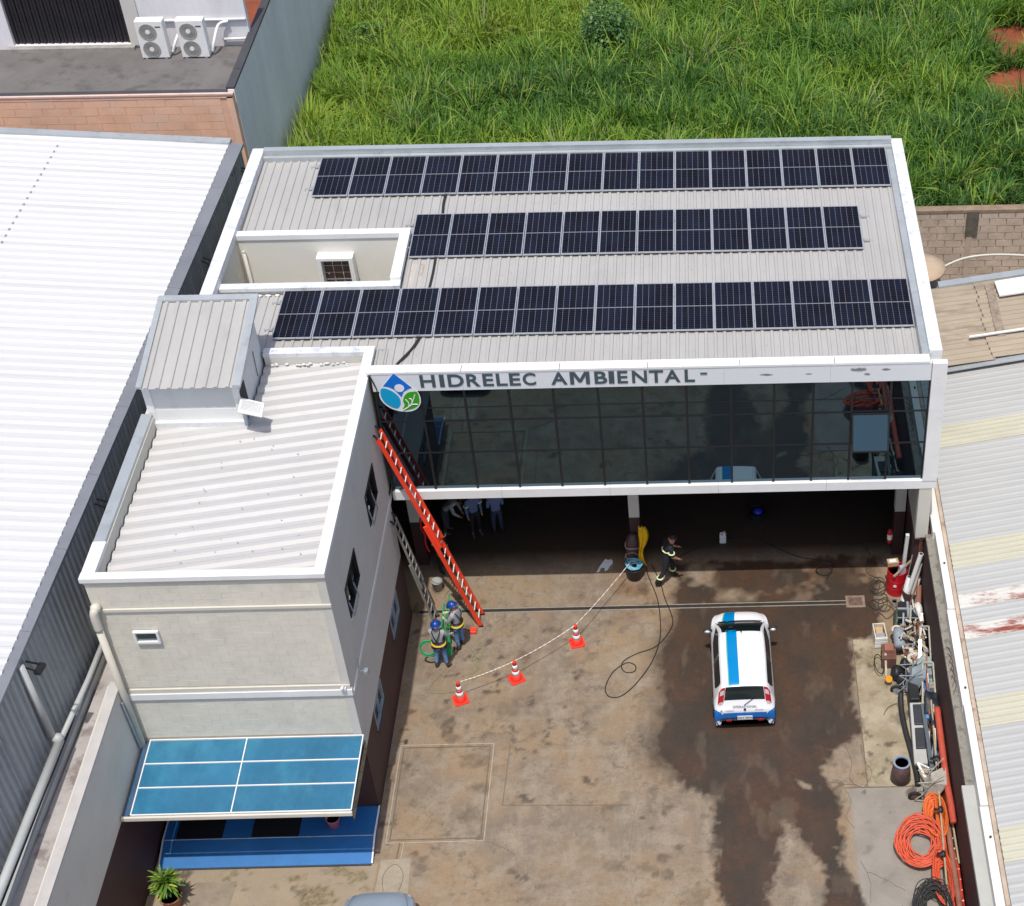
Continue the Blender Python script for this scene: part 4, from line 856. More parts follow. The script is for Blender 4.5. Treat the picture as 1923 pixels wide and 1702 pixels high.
MB().hexa([(-18,12.5,8.0),(ex(12.5)+.05,12.45,7.95),(ex(12.5)+.05,12.75,7.95),(-18,12.8,8.0)], [(-18,12.5,8.95),(ex(12.5)+.05,12.45,8.09),(ex(12.5)+.05,12.75,8.09),(-18,12.8,8.95)]).build('gable_trim', m_flash, sh_)
ws = ribsheet(1.0, 3.35, .24, .11, .05, base=.4)
WM = mesh_of(ws, 'wall_sheet', m_shedwall)
for i in range(29):
    y = 12.4-.96*i; xw = ex(y)+.40-(12.6-y)*.009-.05
    o = piece('wall_sheet', WM, sh_, (xw, y-.96, 4.55)); o.rotation_mode = 'QUATERNION'
    o.rotation_quaternion = Matrix(((0,0,1),(1,0,0),(0,1,0))).to_quaternion()
MB().add([(ex(12.4)+.2,12.4,0),(ex(-16)+.02,-16,0),(-18,-16,0),(-18,12.4,0),(ex(12.4)+.2,12.4,7.85),(ex(-16)+.02,-16,7.85),(-18,-16,7.85),(-18,12.4,7.85)], [(0,3,2,1),(4,5,6,7),(0,4,5,1),(1,5,6,2),(2,6,7,3),(3,7,4,0)]).build('shed_body', m_dark, sh_)
MB().tube([(-6.38,-9.05,7.8),(-6.30,-9.12,5.6)], .085, 10).build('downpipe', m_pvcg, sh_, smooth=True)
MB().tube([(-6.05,-4.4,5.15),(-6.13,-7.1,5.2),(-6.18,-9.1,5.4)], .065, 10).tube([(-6.18,-9.1,5.42),(-6.22,-11.3,5.5),(-6.25,-15.5,5.7)], .10, 10).ball((-6.2,-9.12,5.5), .13).build('drain_pipe', m_pvcg, sh_, smooth=True)
for (y, z_, l) in ((11.97,7.35,'near the salmon wall corner'),(6.95,7.4,'beside the grey roof parapet'),(1.7,7.45,'hidden beside the roof hut'),(-3.52,7.5,'next to the wing roof gutter'),(-8.83,7.55,'above the grey downpipe')):
    xw = ex(y)+.40-(12.6-y)*.009
    t = thing('wall_bracket_lamp', 'small black floodlight bracket on the shed wall %s' % l, 'lamp', (xw,y,z_), group='floodlights along the shed wall')
    MB().bar((0,.05,.12),(.30,.1,-.05),.035,.035).bar((0,-.12,.12),(.28,-.1,-.06),.03,.03).build('bracket_arm', m_blackal, t, world=False)
    MB().bar((.24,-.14,-.08),(.30,.14,-.06),.14,.09).build('lamp_head', m_blackal, t, world=False)

# ================================================================== boundary walls
lw = thing('left_boundary_wall', 'tall grey boundary wall with maroon base and dirty gutter on top, left of the ramp', 'wall', (-5.6,-12,0))
MB().box(-5.72,-22,2.7,-5.44,-7.1,5.0).build('upper_wall', m_grey, lw)
MB().box(-5.72,-22,0,-5.435,-7.1,2.7).build('maroon_base', m_maroon, lw)
MB().box(-5.66,-22,5.0,-5.42,-7.05,5.06).build('wall_top', M('pale_wall_top', (.48,.46,.44), .85, v=.1, s=2), lw)
MB().hexa([(-6.05,-7.05,4.6),(-5.725,-7.05,4.6),(-5.725,-20,4.6),(-6.60,-20,4.6)][::-1],[(-6.05,-7.05,4.80),(-5.725,-7.05,4.80),(-5.725,-20,4.80),(-6.60,-20,4.80)][::-1]).build('concrete_gutter', m_gutw, lw)
MB().hexa([(-6.13,-5.1,4.6),(-6.05,-5.1,4.6),(-6.52,-20,4.6),(-6.60,-20,4.6)][::-1],[(-6.13,-5.1,5.0),(-6.05,-5.1,5.0),(-6.52,-20,5.0),(-6.60,-20,5.0)][::-1]).build('gutter_lip', m_pvcg, lw)
MB().box(-6.10,-7.04,4.55,-5.45,-5.0,4.78).build('gutter_end', m_gutw, lw)
q = MB().tube([(-5.40,-7.4,4.7),(-5.38,-7.34,3.0)], .03, 6).build('conduit', m_gp, lw)
rw = thing('right_boundary_wall', 'low maroon boundary wall with mossy top and white coping, right edge of the yard', 'wall', (14.6,-5,0))
MB().box(14.40,-22,0,14.62,.3,2.55).build('maroon_face', m_maroon, rw)
MB().box(14.40,-8.85,2.552,14.60,-.11,2.68).build('mossy_ledge', m_mossy, rw)
MB().box(14.30,-22,2.56,14.60,-8.86,2.70).build('metal_capping', M('dull_grey_capping', (.44,.44,.40), .6, v=.06), rw)
MB().box(14.60,-22,2.56,14.80,3.5,2.7).build('coping_core', m_mossy, rw)
ys = [3.5,-.35,-3.3,-6.6,-9.7,-13,-16,-22]
for k, (a, b) in enumerate(zip(ys, ys[1:])): MB().box(14.59-(.03 if k == 0 else 0)+.02*(k % 2), b+.01, 2.70, 14.80, a-.01, 2.98+.02*(k % 2)).build('coping_slab', m_cop, rw)
MB().box(14.805,-22,2.72,14.91,7,3.06).build('gutter', m_gutr, rw)
for y in (-1.6,-6.05,-10.6): MB().tube([(14.72,y,3.0),(14.72,y,3.03)], .03, 8).build('drain_hole', m_duct, rw)
for k in range(5):
    y = -4.2-k*.25; MB().tube(spline([(14.39,y,2.5),(14.5,y-.2,2.72),(14.56,y-.5,2.75),(14.45,y-.8,2.70)],4), .008, 4).build('dead_vine', m_rustm, rw)

# ================================================================== roofs at the right
rb = thing('low_workshop', 'low building with long pale grey metal roof, yellowed skylight strips and rusty sheets', 'building', (18,-4,0))
rs = math.atan(.10); RL = 9.0
def rr_sheet(name, me_, x, y, z_): return piece(name, me_, rb, (x, y, z_))
def shear(me_): me_.transform(Matrix(((0,.99,0,0),(-1,.10,0,0),(0,.10,1,0),(0,0,0,1)))); return me_
GS = {w_: mesh_of(ribsheet(w_, RL, .25, .13, .012, base=.7), 'grey_roof_sheet', m_rroof) for w_ in (1.0,)}
shear(GS[1.0])
TS = mesh_of(ribsheet(.95, RL, .19, .10, .045, base=.4), 'skylight_sheet', m_trans); US = mesh_of(ribsheet(.5, RL, .25, .06, .025), 'rusty_sheet', m_rust)
y = 6.9; plan = ['g','g','g','t','g','g','g','g','t','g','r','g4','r','g','g','t','g','g','g','t','g','g','g','t','g','g']
ypos = []
shear(TS); shear(US)
G4 = mesh_of(ribsheet(.6, RL, .2, .12, .012, base=.7), 'grey_roof_sheet_narrow', m_rroof); shear(G4)
for k, c_ in enumerate(plan):
    w_ = {'g':1.0,'t':.95,'r':.5,'g4':.6}[c_]; me_ = {'g':GS[1.0],'t':TS,'r':US,'g4':G4}[c_]
    rr_sheet({'g':'roof_sheet','t':'skylight_sheet','r':'rusty_sheet','g4':'roof_sheet'}[c_], me_, 14.9, y, 3.14+.004*(k % 2)+(.01 if c_ != 'g' else 0)); y -= w_*.995
MB().box(14.96,-22,0,24,6.8,3.0).build('workshop_body', m_wallA, rb)
MB().hexa([(15,6.2,3.3),(24,7.1,4.22),(24,7.4,4.22),(15,6.6,3.3)],[(15,6.2,3.34),(24,7.1,4.26),(24,7.4,4.26),(15,6.6,3.34)]).build('upper_flashing', m_flash, rb)
bb = thing('lean_to_shelter', 'weathered brown fibre cement lean-to roof beside the concrete block wall', 'building', (17,9,0))
FS = mesh_of(wavesheet(1.05, 2.4, .2625, .056), 'fibre_cement_sheet', m_brown)
for r_ in range(4):
    for k in range(3):
        o = piece('roof_sheet', FS, bb, (14.6+2.3*k+.1, 10.35-1.0*r_+.02*k+.28*k, 3.45+.03*k+.004*r_+.16*k)); o.rotation_mode = 'QUATERNION'
        o.rotation_quaternion = (Matrix.Rotation(-math.pi/2+.11, 4, 'Z') @ Matrix.Rotation(.06, 4, 'X')).to_quaternion()
MB().box(14.9,7.0,0,15.2,10.2,3.3).box(15.2,7.35,2.9,24,7.45,3.3).build('shelter_frame', m_wallA, bb)
MB().hexa([(15.9,10.35,3.55),(22,11.05,4.0),(22,11.35,4.0),(15.9,10.65,3.55)],[(15.9,10.35,3.66),(22,11.05,4.1),(22,11.35,4.1),(15.9,10.65,3.66)]).build('ridge_beam', m_flash, bb)
MB().hexa([(17.7,9.5,3.82),(21.5,9.95,4.1),(21.5,10.85,4.1),(17.65,10.3,3.82)],[(17.7,9.5,3.87),(21.5,9.95,4.15),(21.5,10.85,4.15),(17.65,10.3,3.87)]).build('white_sheet', m_paperw, bb)
MB().hexa([(16.5,7.5,3.72),(20.5,7.95,4.0),(20.5,8.05,4.0),(16.5,7.58,3.72)],[(16.5,7.5,3.76),(20.5,7.95,4.04),(20.5,8.05,4.04),(16.5,7.58,3.76)]).build('white_batten', m_paperw, bb)
for x_ in (16.1,17.5): MB().bar((x_,7.0,3.25),(x_,6.8,3.5),.06,.06).build('eave_bracket', m_rustm, bb)
MB().box(17.35,7.55,3.6,17.62,10.3,3.75).build('joint_strip', M('stained_joint_strip', (.28,.22,.17), .9, v=.4, s=5), bb)
tk = thing('water_tank', 'round fibre cement water tank half hidden behind the white roof edge', 'water tank', (15.45,11.9,0))
MB().lathe([(.0,0),(.55,0),(.78,1.0),(.80,1.05)], 28, at=(15.45,11.9,2.3)).build('tank_body', m_gp, tk, smooth=True)
MB().lathe([(.86,0),(.86,.06),(.5,.14),(0,.16)], 28, at=(15.45,11.9,3.33)).build('tank_lid', m_tank, tk, smooth=True)
MB().box(14.9,11.3,0,16.0,12.5,2.3).build('tank_stand', m_blockw, tk)
MB().tube(spline([(16.1,12.0,3.2),(17,12.4,3.35),(18.2,12.5,3.4),(20,12.4,3.3)],6), .04, 7).tube(spline([(16.1,11.7,3.0),(16.3,11.2,2.9),(16.2,10.8,2.9)],5), .05, 7).build('tank_pipe', m_pvc, tk, smooth=True)
# block wall
cw = thing('concrete_block_wall', 'bare concrete block wall holding back the grassy field, right of the main roof', 'wall', (18,15.8,0))
MB().box(14.4,15.83,0,40,16.05,3.0).build('mortar_core', m_mort, cw)
cb = mesh_of(MB().box(.01,-.02,.01,.58,.05,.27), 'concrete_block', m_blockw); ch_ = mesh_of(MB().box(.01,-.02,.01,.285,.05,.27), 'concrete_half_block', m_blockw)
courses(cw, 14.5, 22.2, [2.68-.285*i for i in range(10)], 15.80, cb, ch_, .595)
MB().box(14.4,15.76,2.95,40,16.08,3.06).build('wall_cap', M('earthy_cap', (.26,.19,.13), .95, v=.3, s=3), cw)
MB().box(17.55,15.74,2.0,17.98,15.79,3.0).build('dark_patch', M('damp_mortar_patch', (.13,.11,.085), .95, v=.4, s=6), cw)
MB().box(17.6,15.75,.3,17.8,15.79,2.0).build('pier', m_mort, cw)

# ================================================================== tall grass in the field
m_weed = []
def grass():
    fy = 11.2
    def tuss(n, xa, xb, ya, yb): return rng.uniform(xa, xb, n), rng.uniform(ya, yb, n)
    xs1, ys1 = tuss(5000, -6.6, 14.4, 12.2, 40); xs2, ys2 = tuss(2500, 14.4, 27, 16.25, 40)
    tx = np.concatenate([xs1, xs2]); ty = np.concatenate([ys1, ys2])
    dsoil = np.minimum(np.hypot((tx-21.2)/2.1, (ty-25.7)/1.5), np.hypot((tx-21.2)/1.3, (ty-29.6)/1.5)); dsoil = np.minimum(dsoil, np.hypot((tx-17.6)/.5, (ty-22.6)/.5)+.2)
    dn = dsoil+(vnoise(tx, ty, .9, 80)-.5)*.5
    k = dn > 1.0; tx, ty, dn = tx[k], ty[k], dn[k]
    hgt = .75+.95*vnoise(tx, ty, .33, 81)+rng.uniform(-.15, .25, len(tx)); hgt *= np.clip((dn-.9)*1.2+.45, .45, 1)
    hgt *= np.where(ty < 17.5, np.where(tx > 14.4, .8, 1.0), 1)
    tint_t = (vnoise(tx, ty, .16, 82)-.5)*2.3+.56+rng.normal(0, .17, len(tx)); dry_t = rng.random(len(tx)) < .05
    kind = rng.random(len(tx)); big = (kind < .13) & (dn > 1.15); hgt = np.where(big, hgt*1.25+.25, hgt); tint_t = np.where(big, tint_t-.18, tint_t); flat_ = (kind > .90); hgt = np.where(flat_, hgt*.45, hgt)
    nb = 42; T = len(tx); N_ = T*nb; ti = np.repeat(np.arange(T), nb)
    az = rng.uniform(0, 2*np.pi, N_); az = np.where(rng.random(N_) < .35, az, az)
    L_ = hgt[ti]*rng.uniform(.55, 1.25, N_); lean = rng.uniform(.3, 1.15, N_)*np.where(big[ti], 1.15, 1.0); wd = rng.uniform(.012, .028, N_)
    r0 = rng.uniform(0, .26, N_)*np.where(big[ti], .45, 1.0); a0 = rng.uniform(0, 2*np.pi, N_)
    bx = tx[ti]+r0*np.cos(a0); by = ty[ti]+r0*np.sin(a0)
    ts = np.array([0, .4, .75, 1.0]); wt = np.array([.8, 1.0, .75, 0.08])
    dx, dy = np.cos(az), np.sin(az); px, py = -dy, dx
    V = np.zeros((N_, 7, 3), np.float32)
    curl = rng.uniform(.5, 1.5, N_)
    for j, (t, w_) in enumerate(zip(ts, wt)):
        h = L_*lean*.75*t**1.3; z_ = FZ-.02+L_*(1.15*t-.62*curl*lean*t**2.6)
        cx = bx+dx*h; cyv = by+dy*h; ww = wd*w_*(1.0+.6*0)
        tw = .3*np.sin(a0*3)
        if j < 3:
            V[:, 2*j] = np.stack([cx-px*ww, cyv-py*ww, z_-tw*ww], -1); V[:, 2*j+1] = np.stack([cx+px*ww, cyv+py*ww, z_+tw*ww], -1)
        else: V[:, 6] = np.stack([cx, cyv, z_], -1)
    keep = ~((V[:,:,0].min(1) < -6.70) | ((V[:,:,1].min(1) < 15.95) & (V[:,:,0].max(1) > 14.3)))
    V = V[keep]; ti = ti[keep]; N_ = len(V)
    base = np.arange(N_)[:, None]*7
    q = np.concatenate([base+np.array([0,1,3,2]), base+np.array([2,3,5,4])], 1).reshape(-1,4); tr = (base+np.array([4,5,6]))
    lo = np.concatenate([q.ravel(), tr.ravel()]); nf = len(q)+len(tr)
    me = bpy.data.meshes.new('tall_grass'); me.vertices.add(N_*7); me.vertices.foreach_set('co', V.ravel()); me.loops.add(len(lo)); me.loops.foreach_set('vertex_index', lo)
    me.polygons.add(nf); st_ = np.concatenate([np.arange(len(q))*4, len(q)*4+np.arange(len(tr))*3]); me.polygons.foreach_set('loop_start', st_)
    me.polygons.foreach_set('loop_total', np.concatenate([np.full(len(q), 4), np.full(len(tr), 3)])); me.update(calc_edges=True)
    tv = np.clip(tint_t[ti]+rng.normal(0, .12, N_), 0, 1); tv = np.where(big[ti] & (rng.random(N_) < .35), .62+.5*rng.random(N_), tv); tv = np.where(dry_t[ti] & (rng.random(N_) < .5), 1.6, tv); tv = np.where(rng.random(N_) < .012, 1.8, tv)
    a = me.attributes.new('tint', 'FLOAT', 'POINT'); a.data.foreach_set('value', np.repeat(tv, 7).astype(np.float32))
    m = bpy.data.materials.new('grass_blade'); m.use_nodes = True; t = m.node_tree; N2 = t.nodes; L2 = t.links; b = N2['Principled BSDF']; b.inputs['Roughness'].default_value = .55; b.inputs['Specular IOR Level'].default_value = .3
    at = N2.new('ShaderNodeAttribute'); at.attribute_name = 'tint'; cr = N2.new('ShaderNodeValToRGB'); e = cr.color_ramp.elements
    mu = N2.new('ShaderNodeMath'); mu.operation = 'MULTIPLY'; mu.inputs[1].default_value = .5; L2.new(at.outputs['Fac'], mu.inputs[0]); L2.new(mu.outputs[0], cr.inputs[0])
    e[0].position = 0; e[0].color = (.060,.150,.036,1); e[1].position = 1; e[1].color = (.36,.30,.13,1)
    for p_, c_ in ((.18,(.105,.235,.034,1)), (.34,(.185,.325,.036,1)), (.5,(.30,.40,.05,1)), (.75,(.27,.32,.14,1))): n_ = e.new(p_); n_.color = c_
    L2.new(cr.outputs[0], b.inputs['Base Color']); tl = N2.new('ShaderNodeBsdfTranslucent'); L2.new(cr.outputs[0], tl.inputs[0]); mx = N2.new('ShaderNodeMixShader'); mx.inputs[0].default_value = .3
    L2.new(b.outputs[0], mx.inputs[1]); L2.new(tl.outputs[0], mx.inputs[2]); L2.new(mx.outputs[0], N2['Material Output'].inputs[0])
    m_weed.append(m); me.materials.append(m); o = bpy.data.objects.new('tall_grass', me); C.objects.link(o)
    tag(o, 'tall bright green grass covering the field behind the building', 'grass', kind='stuff')
grass()
def weed_bush(label, x, y, r, h, n, cols):
    t = thing('leafy_bush', label, 'bush', (x, y, FZ), group=None)
    st2 = MB()
    for k in range(9):
        a = random.uniform(0, 2*math.pi); st2.tube([(x, y, FZ), (x+r*.5*math.cos(a), y+r*.5*math.sin(a), FZ+h*.55), (x+r*.8*math.cos(a), y+r*.8*math.sin(a), FZ+h*.9)], .018, 5)
    st2.build('stem', m_yplant, t)
    lf = MB()
    for k in range(n):
        u = Vector((random.gauss(0,1), random.gauss(0,1), abs(random.gauss(0,1)))).normalized()*random.uniform(.55, 1.0)
        p = Vector((x+u.x*r*(1+.25*math.sin(3*u.x+k%3)), y+u.y*r, FZ+.15+u.z*h)); d = Vector((u.x+random.uniform(-.5,.5), u.y+random.uniform(-.5,.5), random.uniform(-.5,.4))).normalized(); sd = d.cross(Vector((random.uniform(-.3,.3),random.uniform(-.3,.3),1))).normalized()
        L_ = random.uniform(.10,.20); w_ = L_*.33
        lf.add([p, p+d*L_*.5+sd*w_, p+d*L_, p+d*L_*.5-sd*w_], [(0,1,2,3)], random.randrange(2))
    q = lf.build('foliage', cols, t); q['kind'] = 'stuff'; return t
gd = M('dark_broad_leaf', (.045,.115,.030), .5, v=.3, s=3); gl = M('fresh_broad_leaf', (.10,.20,.035), .5, v=.3, s=3)
weed_bush('dark leafy bush standing taller than the grass at the top centre of the field', 4.75, 29.0, 1.35, 2.3, 3400, [gd, gl])
weed_bush('leafy broad-leaved weed clump by the grey wall of the terrace building', -4.9, 29.5, 1.0, 1.3, 900, [gd, gl])
weed_bush('small pale leafy bush in the grass near the upper left of the field', -2.6, 33.5, .7, 1.2, 600, [gl, gd])

# ================================================================== cars
def smooth_interp(ys_, vals, yq):
    out = []; n = len(ys_)
    for q in yq:
        i = min(max(int(q), 0), n-2); t = q-i; g_ = lambda k: vals[min(max(k, 0), n-1)]
        a, b, c, d = g_(i-1), g_(i), g_(i+1), g_(i+2); m0 = (c-a)*.5; m1 = (d-b)*.5
        if (c-b)*(b-a) <= 0: m0 = 0
        if (d-c)*(c-b) <= 0: m1 = 0
        out.append((2*t**3-3*t**2+1)*b+(t**3-2*t**2+t)*m0+(-2*t**3+3*t**2)*c+(t**3-t**2)*m1)
    return out
# stations: y, half width at top edge, z of top edge, crown, belt half width, belt z, mid half width, sill half width
CST = [(-1.70,.60,.30,.01,.64,.28,.67,.60),(-1.84,.64,.50,.01,.71,.46,.74,.66),(-1.83,.66,.74,.01,.75,.62,.78,.70),(-1.76,.66,.90,.015,.775,.76,.80,.735),
       (-1.62,.61,1.28,.02,.785,.90,.81,.75),(-1.54,.585,1.43,.03,.785,.93,.815,.755),(-1.2,.585,1.465,.035,.785,.93,.815,.76),(-.5,.595,1.49,.035,.785,.92,.815,.76),(.1,.59,1.475,.035,.785,.91,.815,.76),
       (.40,.58,1.43,.035,.785,.90,.815,.76),(.78,.62,1.22,.045,.785,.89,.815,.76),(1.14,.68,.985,.04,.785,.87,.81,.76),(1.24,.69,.94,.045,.78,.86,.81,.755),(1.5,.64,.88,.05,.745,.81,.785,.735),(1.70,.55,.80,.04,.655,.74,.72,.68),(1.82,.42,.69,.02,.53,.61,.60,.57),(1.86,.38,.48,.01,.48,.42,.53,.50)]
def car_pt(u, v, sc=1.0):
    """u: station coordinate, v: -1..1 across (0 centre, +-1 sill)"""
    a = [smooth_interp(None, [s_[k] for s_ in CST], [u])[0] if False else None for k in range(1)]
    st_ = [smooth_interp(range(len(CST)), [s_[k] for s_ in CST], [u])[0] for k in range(8)]
    y, tw, tz, cr_, bw_, bz, mw, sw = st_; s_ = -1 if v < 0 else 1; v = min(abs(v), 1.0)
    K = [(0,0,tz+cr_),(.22,tw*.55,tz+cr_*.75),(.38,tw*.93,tz+.0),(.44,tw+.008,tz-.035),(.58,bw_,bz),(.66,mw-.005,bz-.10),(.80,mw,bz-.30),(.92,mw-.02,.36),(1,sw,.22)]
    for (v0,xa,za),(v1,xb,zb_) in zip(K, K[1:]):
        if v <= v1+1e-9:
            t = (v-v0)/(v1-v0); zc = max(min(za, za), .2); x = xa+(xb-xa)*t; z_ = za+(zb_-za)*t; break
    z_ = max(z_, .2)
    return Vector((s_*x, y, z_))
VS = [-1,-.92,-.8,-.66,-.58,-.51,-.44,-.38,-.30,-.22,-.11,0,.11,.22,.30,.38,.44,.51,.58,.66,.8,.92,1]
def car_patch(u0, u1, v0, v1, off=.004, nu=8, nv=6, us=None, edge=None):
    mb = MB(); U = us or [u0+(u1-u0)*i/nu for i in range(nu+1)]
    def P(u, v):
        p = car_pt(u, v); e = .02; a = car_pt(u+e, v)-car_pt(u-e, v); b = car_pt(u, v+e)-car_pt(u, v-e); n = b.cross(a)
        n = n.normalized() if n.length > 1e-9 else Vector((0,0,1))
        if n.dot(p-Vector((0,p.y*.8,.6))) < 0: n = -n
        return p+n*off
    for u in U:
        va, vb = edge(u) if edge else (v0, v1)
        for j in range(nv+1): mb.v.append(tuple(P(u, va+(vb-va)*j/nv)))
    k = nv+1
    for i in range(len(U)-1):
        for j in range(nv): mb.f.append((i*k+j, i*k+j+1, (i+1)*k+j+1, (i+1)*k+j)); mb.m.append(0)
    return mb
def make_car(name, label, loc, rz, paint, stripe=False, sc=(1,1,1)):
    t = thing(name, label, 'car', loc, rz)
    body = MB(); U = [i*.25 for i in range((len(CST)-1)*4+1)]
    for u in U:
        for v in VS: body.v.append(tuple(car_pt(u, v)))
    k = len(VS)
    for i in range(len(U)-1):
        for j in range(k-1): body.f.append((i*k+j, i*k+j+1, (i+1)*k+j+1, (i+1)*k+j)); body.m.append(0)
    body.f.append(tuple(range(k))[::-1]); body.f.append(tuple((len(U)-1)*k+j for j in range(k))); body.m += [0,0]
    # underside
    for i in range(len(U)-1): body.f.append((i*k, (i+1)*k, (i+1)*k+k-1, i*k+k-1)); body.m.append(0)
    def part(mb, nm, mat, par=None, sm=True):
        q = mb.build(nm, mat, par or t, world=False); 
        if sm: autosmooth(q, 40)
        return q
    bo = part(body, 'body', paint)
    part(car_patch(8.88, 11.85, 0, 0, .006, edge=lambda u: (-(.37+.02*max(0,u-9.6)), (.37+.02*max(0,u-9.6)))), 'windscreen', m_carglass)
    part(car_patch(3.38, 4.72, -.34, .34, .006), 'rear_window', m_carglass)
    for s_ in (-1, 1):
        def eg(u): 
            return (s_*.465, s_*.565)
        part(car_patch(5.55, 7.15, 0, 0, .006, edge=lambda u: (s_*.455, s_*(.46+min(1, (u-5.5)*2.2+.1)*.105))), 'side_window', m_carglass)
        part(car_patch(7.3, 10.3, 0, 0, .006, edge=lambda u: (s_*.455, s_*(.46+.105*min(1, max(.02, (10.35-u)*1.0))))), 'side_window', m_carglass)
        part(car_patch(7.18, 7.26, s_*.45, s_*.57, .007, nu=1), 'door_pillar', m_blackpl)
        part(car_patch(5.0, 9.3, s_*.345, s_*.349, .004), 'roof_seam', m_gp)
        part(car_patch(1.6, 3.2, s_*.36, s_*.40, .003), 'panel_gap', m_blackpl) if False else None
        tl_ = part(car_patch(3.25, 4.66, s_*.348, s_*.49, .012), 'tail_light', m_taill)
        part(car_patch(3.75, 4.2, s_*.36, s_*.45, .016), 'lamp_lens', m_tailw, tl_); part(car_patch(3.1, 3.3, s_*.36, s_*.45, .016), 'lamp_lens', m_tailw, tl_)
        part(car_patch(13.6, 14.8, s_*.50, s_*.66, .008), 'headlight', m_tailw)
        part(car_patch(4.6, 12.4, s_*.735, s_*.765, .012, nu=16), 'side_moulding', m_blackpl)
        mi = MB().ball((s_*.90,.93,.96), .125, .055, .075).bar((s_*.77,.95,.93),(s_*.86,.94,.95),.05,.04)
        mo = part(mi, 'mirror', m_blackpl, sm=False); part(MB().ball((s_*.905,.885,.955), .085, .05, .045), 'mirror_glass', m_alum, mo)
        for uu in (5.35, 7.2, 9.6): part(car_patch(uu, uu+.035, s_*.575, s_*.93, .003, nu=1, nv=8), 'door_gap', m_gp)
        for yy in (-.55, .35): part(MB().bar((s_*.812,yy,.78),(s_*.812,yy+.16,.785),.02,.025), 'door_handle', m_blackpl, sm=False)
        for yy in (-1.17, 1.20):
            wh = MB().lathe([(.0,.0),(.33,.0),(.33,.235),(0,.235)], 24, at=(s_*.60 if s_ > 0 else -.60, yy, .33), axis=(s_,0,0))
            part(wh, 'wheel_arch', m_blackpl, sm=False)
            w_ = part(MB().lathe([(.18,0),(.27,.0),(.29,.03),(.29,.15),(.27,.18),(.18,.18)], 24, at=(s_*.655, yy, .29), axis=(s_,0,0)), 'wheel', m_tyre)
            part(MB().lathe([(0,.15),(.19,.17),(.19,.1)], 18, at=(s_*.655, yy, .29), axis=(s_,0,0)), 'rim', m_rim, w_, sm=False)
    part(car_patch(11.55, 12.0, -.36, .36, .007), 'wiper_cowl', m_blackpl)
    part(MB().bar((-.45,1.10,1.015),(.1,1.02,1.07),.015,.015).bar((.15,1.12,1.01),(.55,1.0,1.03),.015,.015), 'wiper', m_blackpl, sm=False)['kind'] = 'stuff'
    part(MB().bar((-.02,-1.80,.93),(.30,-1.70,1.14),.012,.012), 'rear_wiper', m_blackpl, sm=False)
    part(MB().bar((-.08,-1.575,1.395),(.08,-1.575,1.395),.03,.02), 'brake_light', m_tailw, sm=False)
    part(MB().tube([(0,.33,1.49),(0,.15,1.62)], .006, 5).box(-.02,.3,1.475,.02,.36,1.50), 'antenna', m_blackpl, sm=False)
    part(car_patch(.0, .62, -1, 1, .014, nu=3, nv=20), 'lower_bumper', m_blackpl)
    pl = part(MB().box(-.20,-1.895,.47,.20,-1.878,.60), 'licence_plate', m_paperw, sm=False)
    for s_ in (-1,1): part(MB().box(s_*.42-.07,-1.888,.40,s_*.42+.07,-1.87,.45), 'reflector', m_taill, sm=False)
    def text(body_, size, x, y, z_, rx, mat, par, w_=None):
        cu = bpy.data.curves.new('tx', 'FONT'); cu.body = body_; cu.size = size; cu.extrude = .0015; cu.align_x = 'CENTER'; cu.align_y = 'CENTER'
        o = bpy.data.objects.new('tx', cu); C.objects.link(o); bpy.context.view_layer.update()
        me_ = bpy.data.meshes.new_from_object(o.evaluated_get(bpy.context.evaluated_depsgraph_get())); bpy.data.objects.remove(o); me_.materials.clear(); me_.materials.append(mat)
        q = bpy.data.objects.new('lettering', me_); C.objects.link(q); q.parent = par; q.location = (x, y, z_); q.rotation_euler = (rx, 0, 0); return q
    if stripe:
        sv = lambda u: (-.275, -.085)
        part(car_patch(4.78, 9.1, 0, 0, .005, nu=16, edge=sv), 'roof_stripe', m_carb); part(car_patch(11.6, 14.6, 0, 0, .005, nu=12, edge=sv), 'bonnet_stripe', m_carb)
        part(car_patch(4.78, 9.1, 0, 0, .005, nu=16, edge=lambda u: (-.292, -.277)), 'stripe_edge', m_carg); part(car_patch(11.6, 14.6, 0, 0, .005, nu=12, edge=lambda u: (-.292, -.277)), 'stripe_edge', m_carg)
        part(car_patch(.62, 1.75, -.36, .36, .009, nu=5), 'blue_bumper', m_carb2)
        for s_ in (-1,1): part(car_patch(.15, 2.7, 0, 0, .009, nu=8, edge=lambda u: (s_*.36, s_*(.98 if u < 2.2 else .98))), 'blue_bumper_side', m_carb2) if False else part(car_patch(.64, 3.9, 0, 0, .010, nu=12, edge=lambda u: (s_*(.36+max(0,u-1.6)*.16), s_*.94)), 'blue_bumper_side', m_carb2)
        text('OPERACIONAL', .095, 0, -1.815, .885, R(65), m_let, t)
        text('HIDRELEC', .05, -.40, -1.84, .765, R(72), m_gp, t); text('SERVICOS', .05, .38, -1.84, .775, R(72), m_gp, t)
        part(MB().lathe([(0,0),(.035,0),(.035,.01),(0,.012)], 14, at=(0,-1.835,.80), axis=(0,-1,.35)), 'badge', m_blackpl, sm=False)
        part(MB().prism([(-.66,-1.845,.745),(-.58,-1.845,.745),(-.62,-1.83,.80)], (0,-.004,0)), 'badge', m_gp, sm=False)
    else:
        part(car_patch(11.62, 11.66, -.6, .6, .003, nu=1, nv=12), 'bonnet_gap', m_blackpl)
        for s_ in (-1,1): part(car_patch(11.7, 14.2, s_*.40, s_*.408, .004), 'bonnet_gap', m_blackpl)
        text('', .1, 0, 0, 0, 0, m_let, t) if False else None
    text('PXY 7874' if stripe else '', .095, 0, -1.898, .535, R(90), m_let, pl) if stripe else None
    if sc != (1,1,1): t.scale = sc
    return t
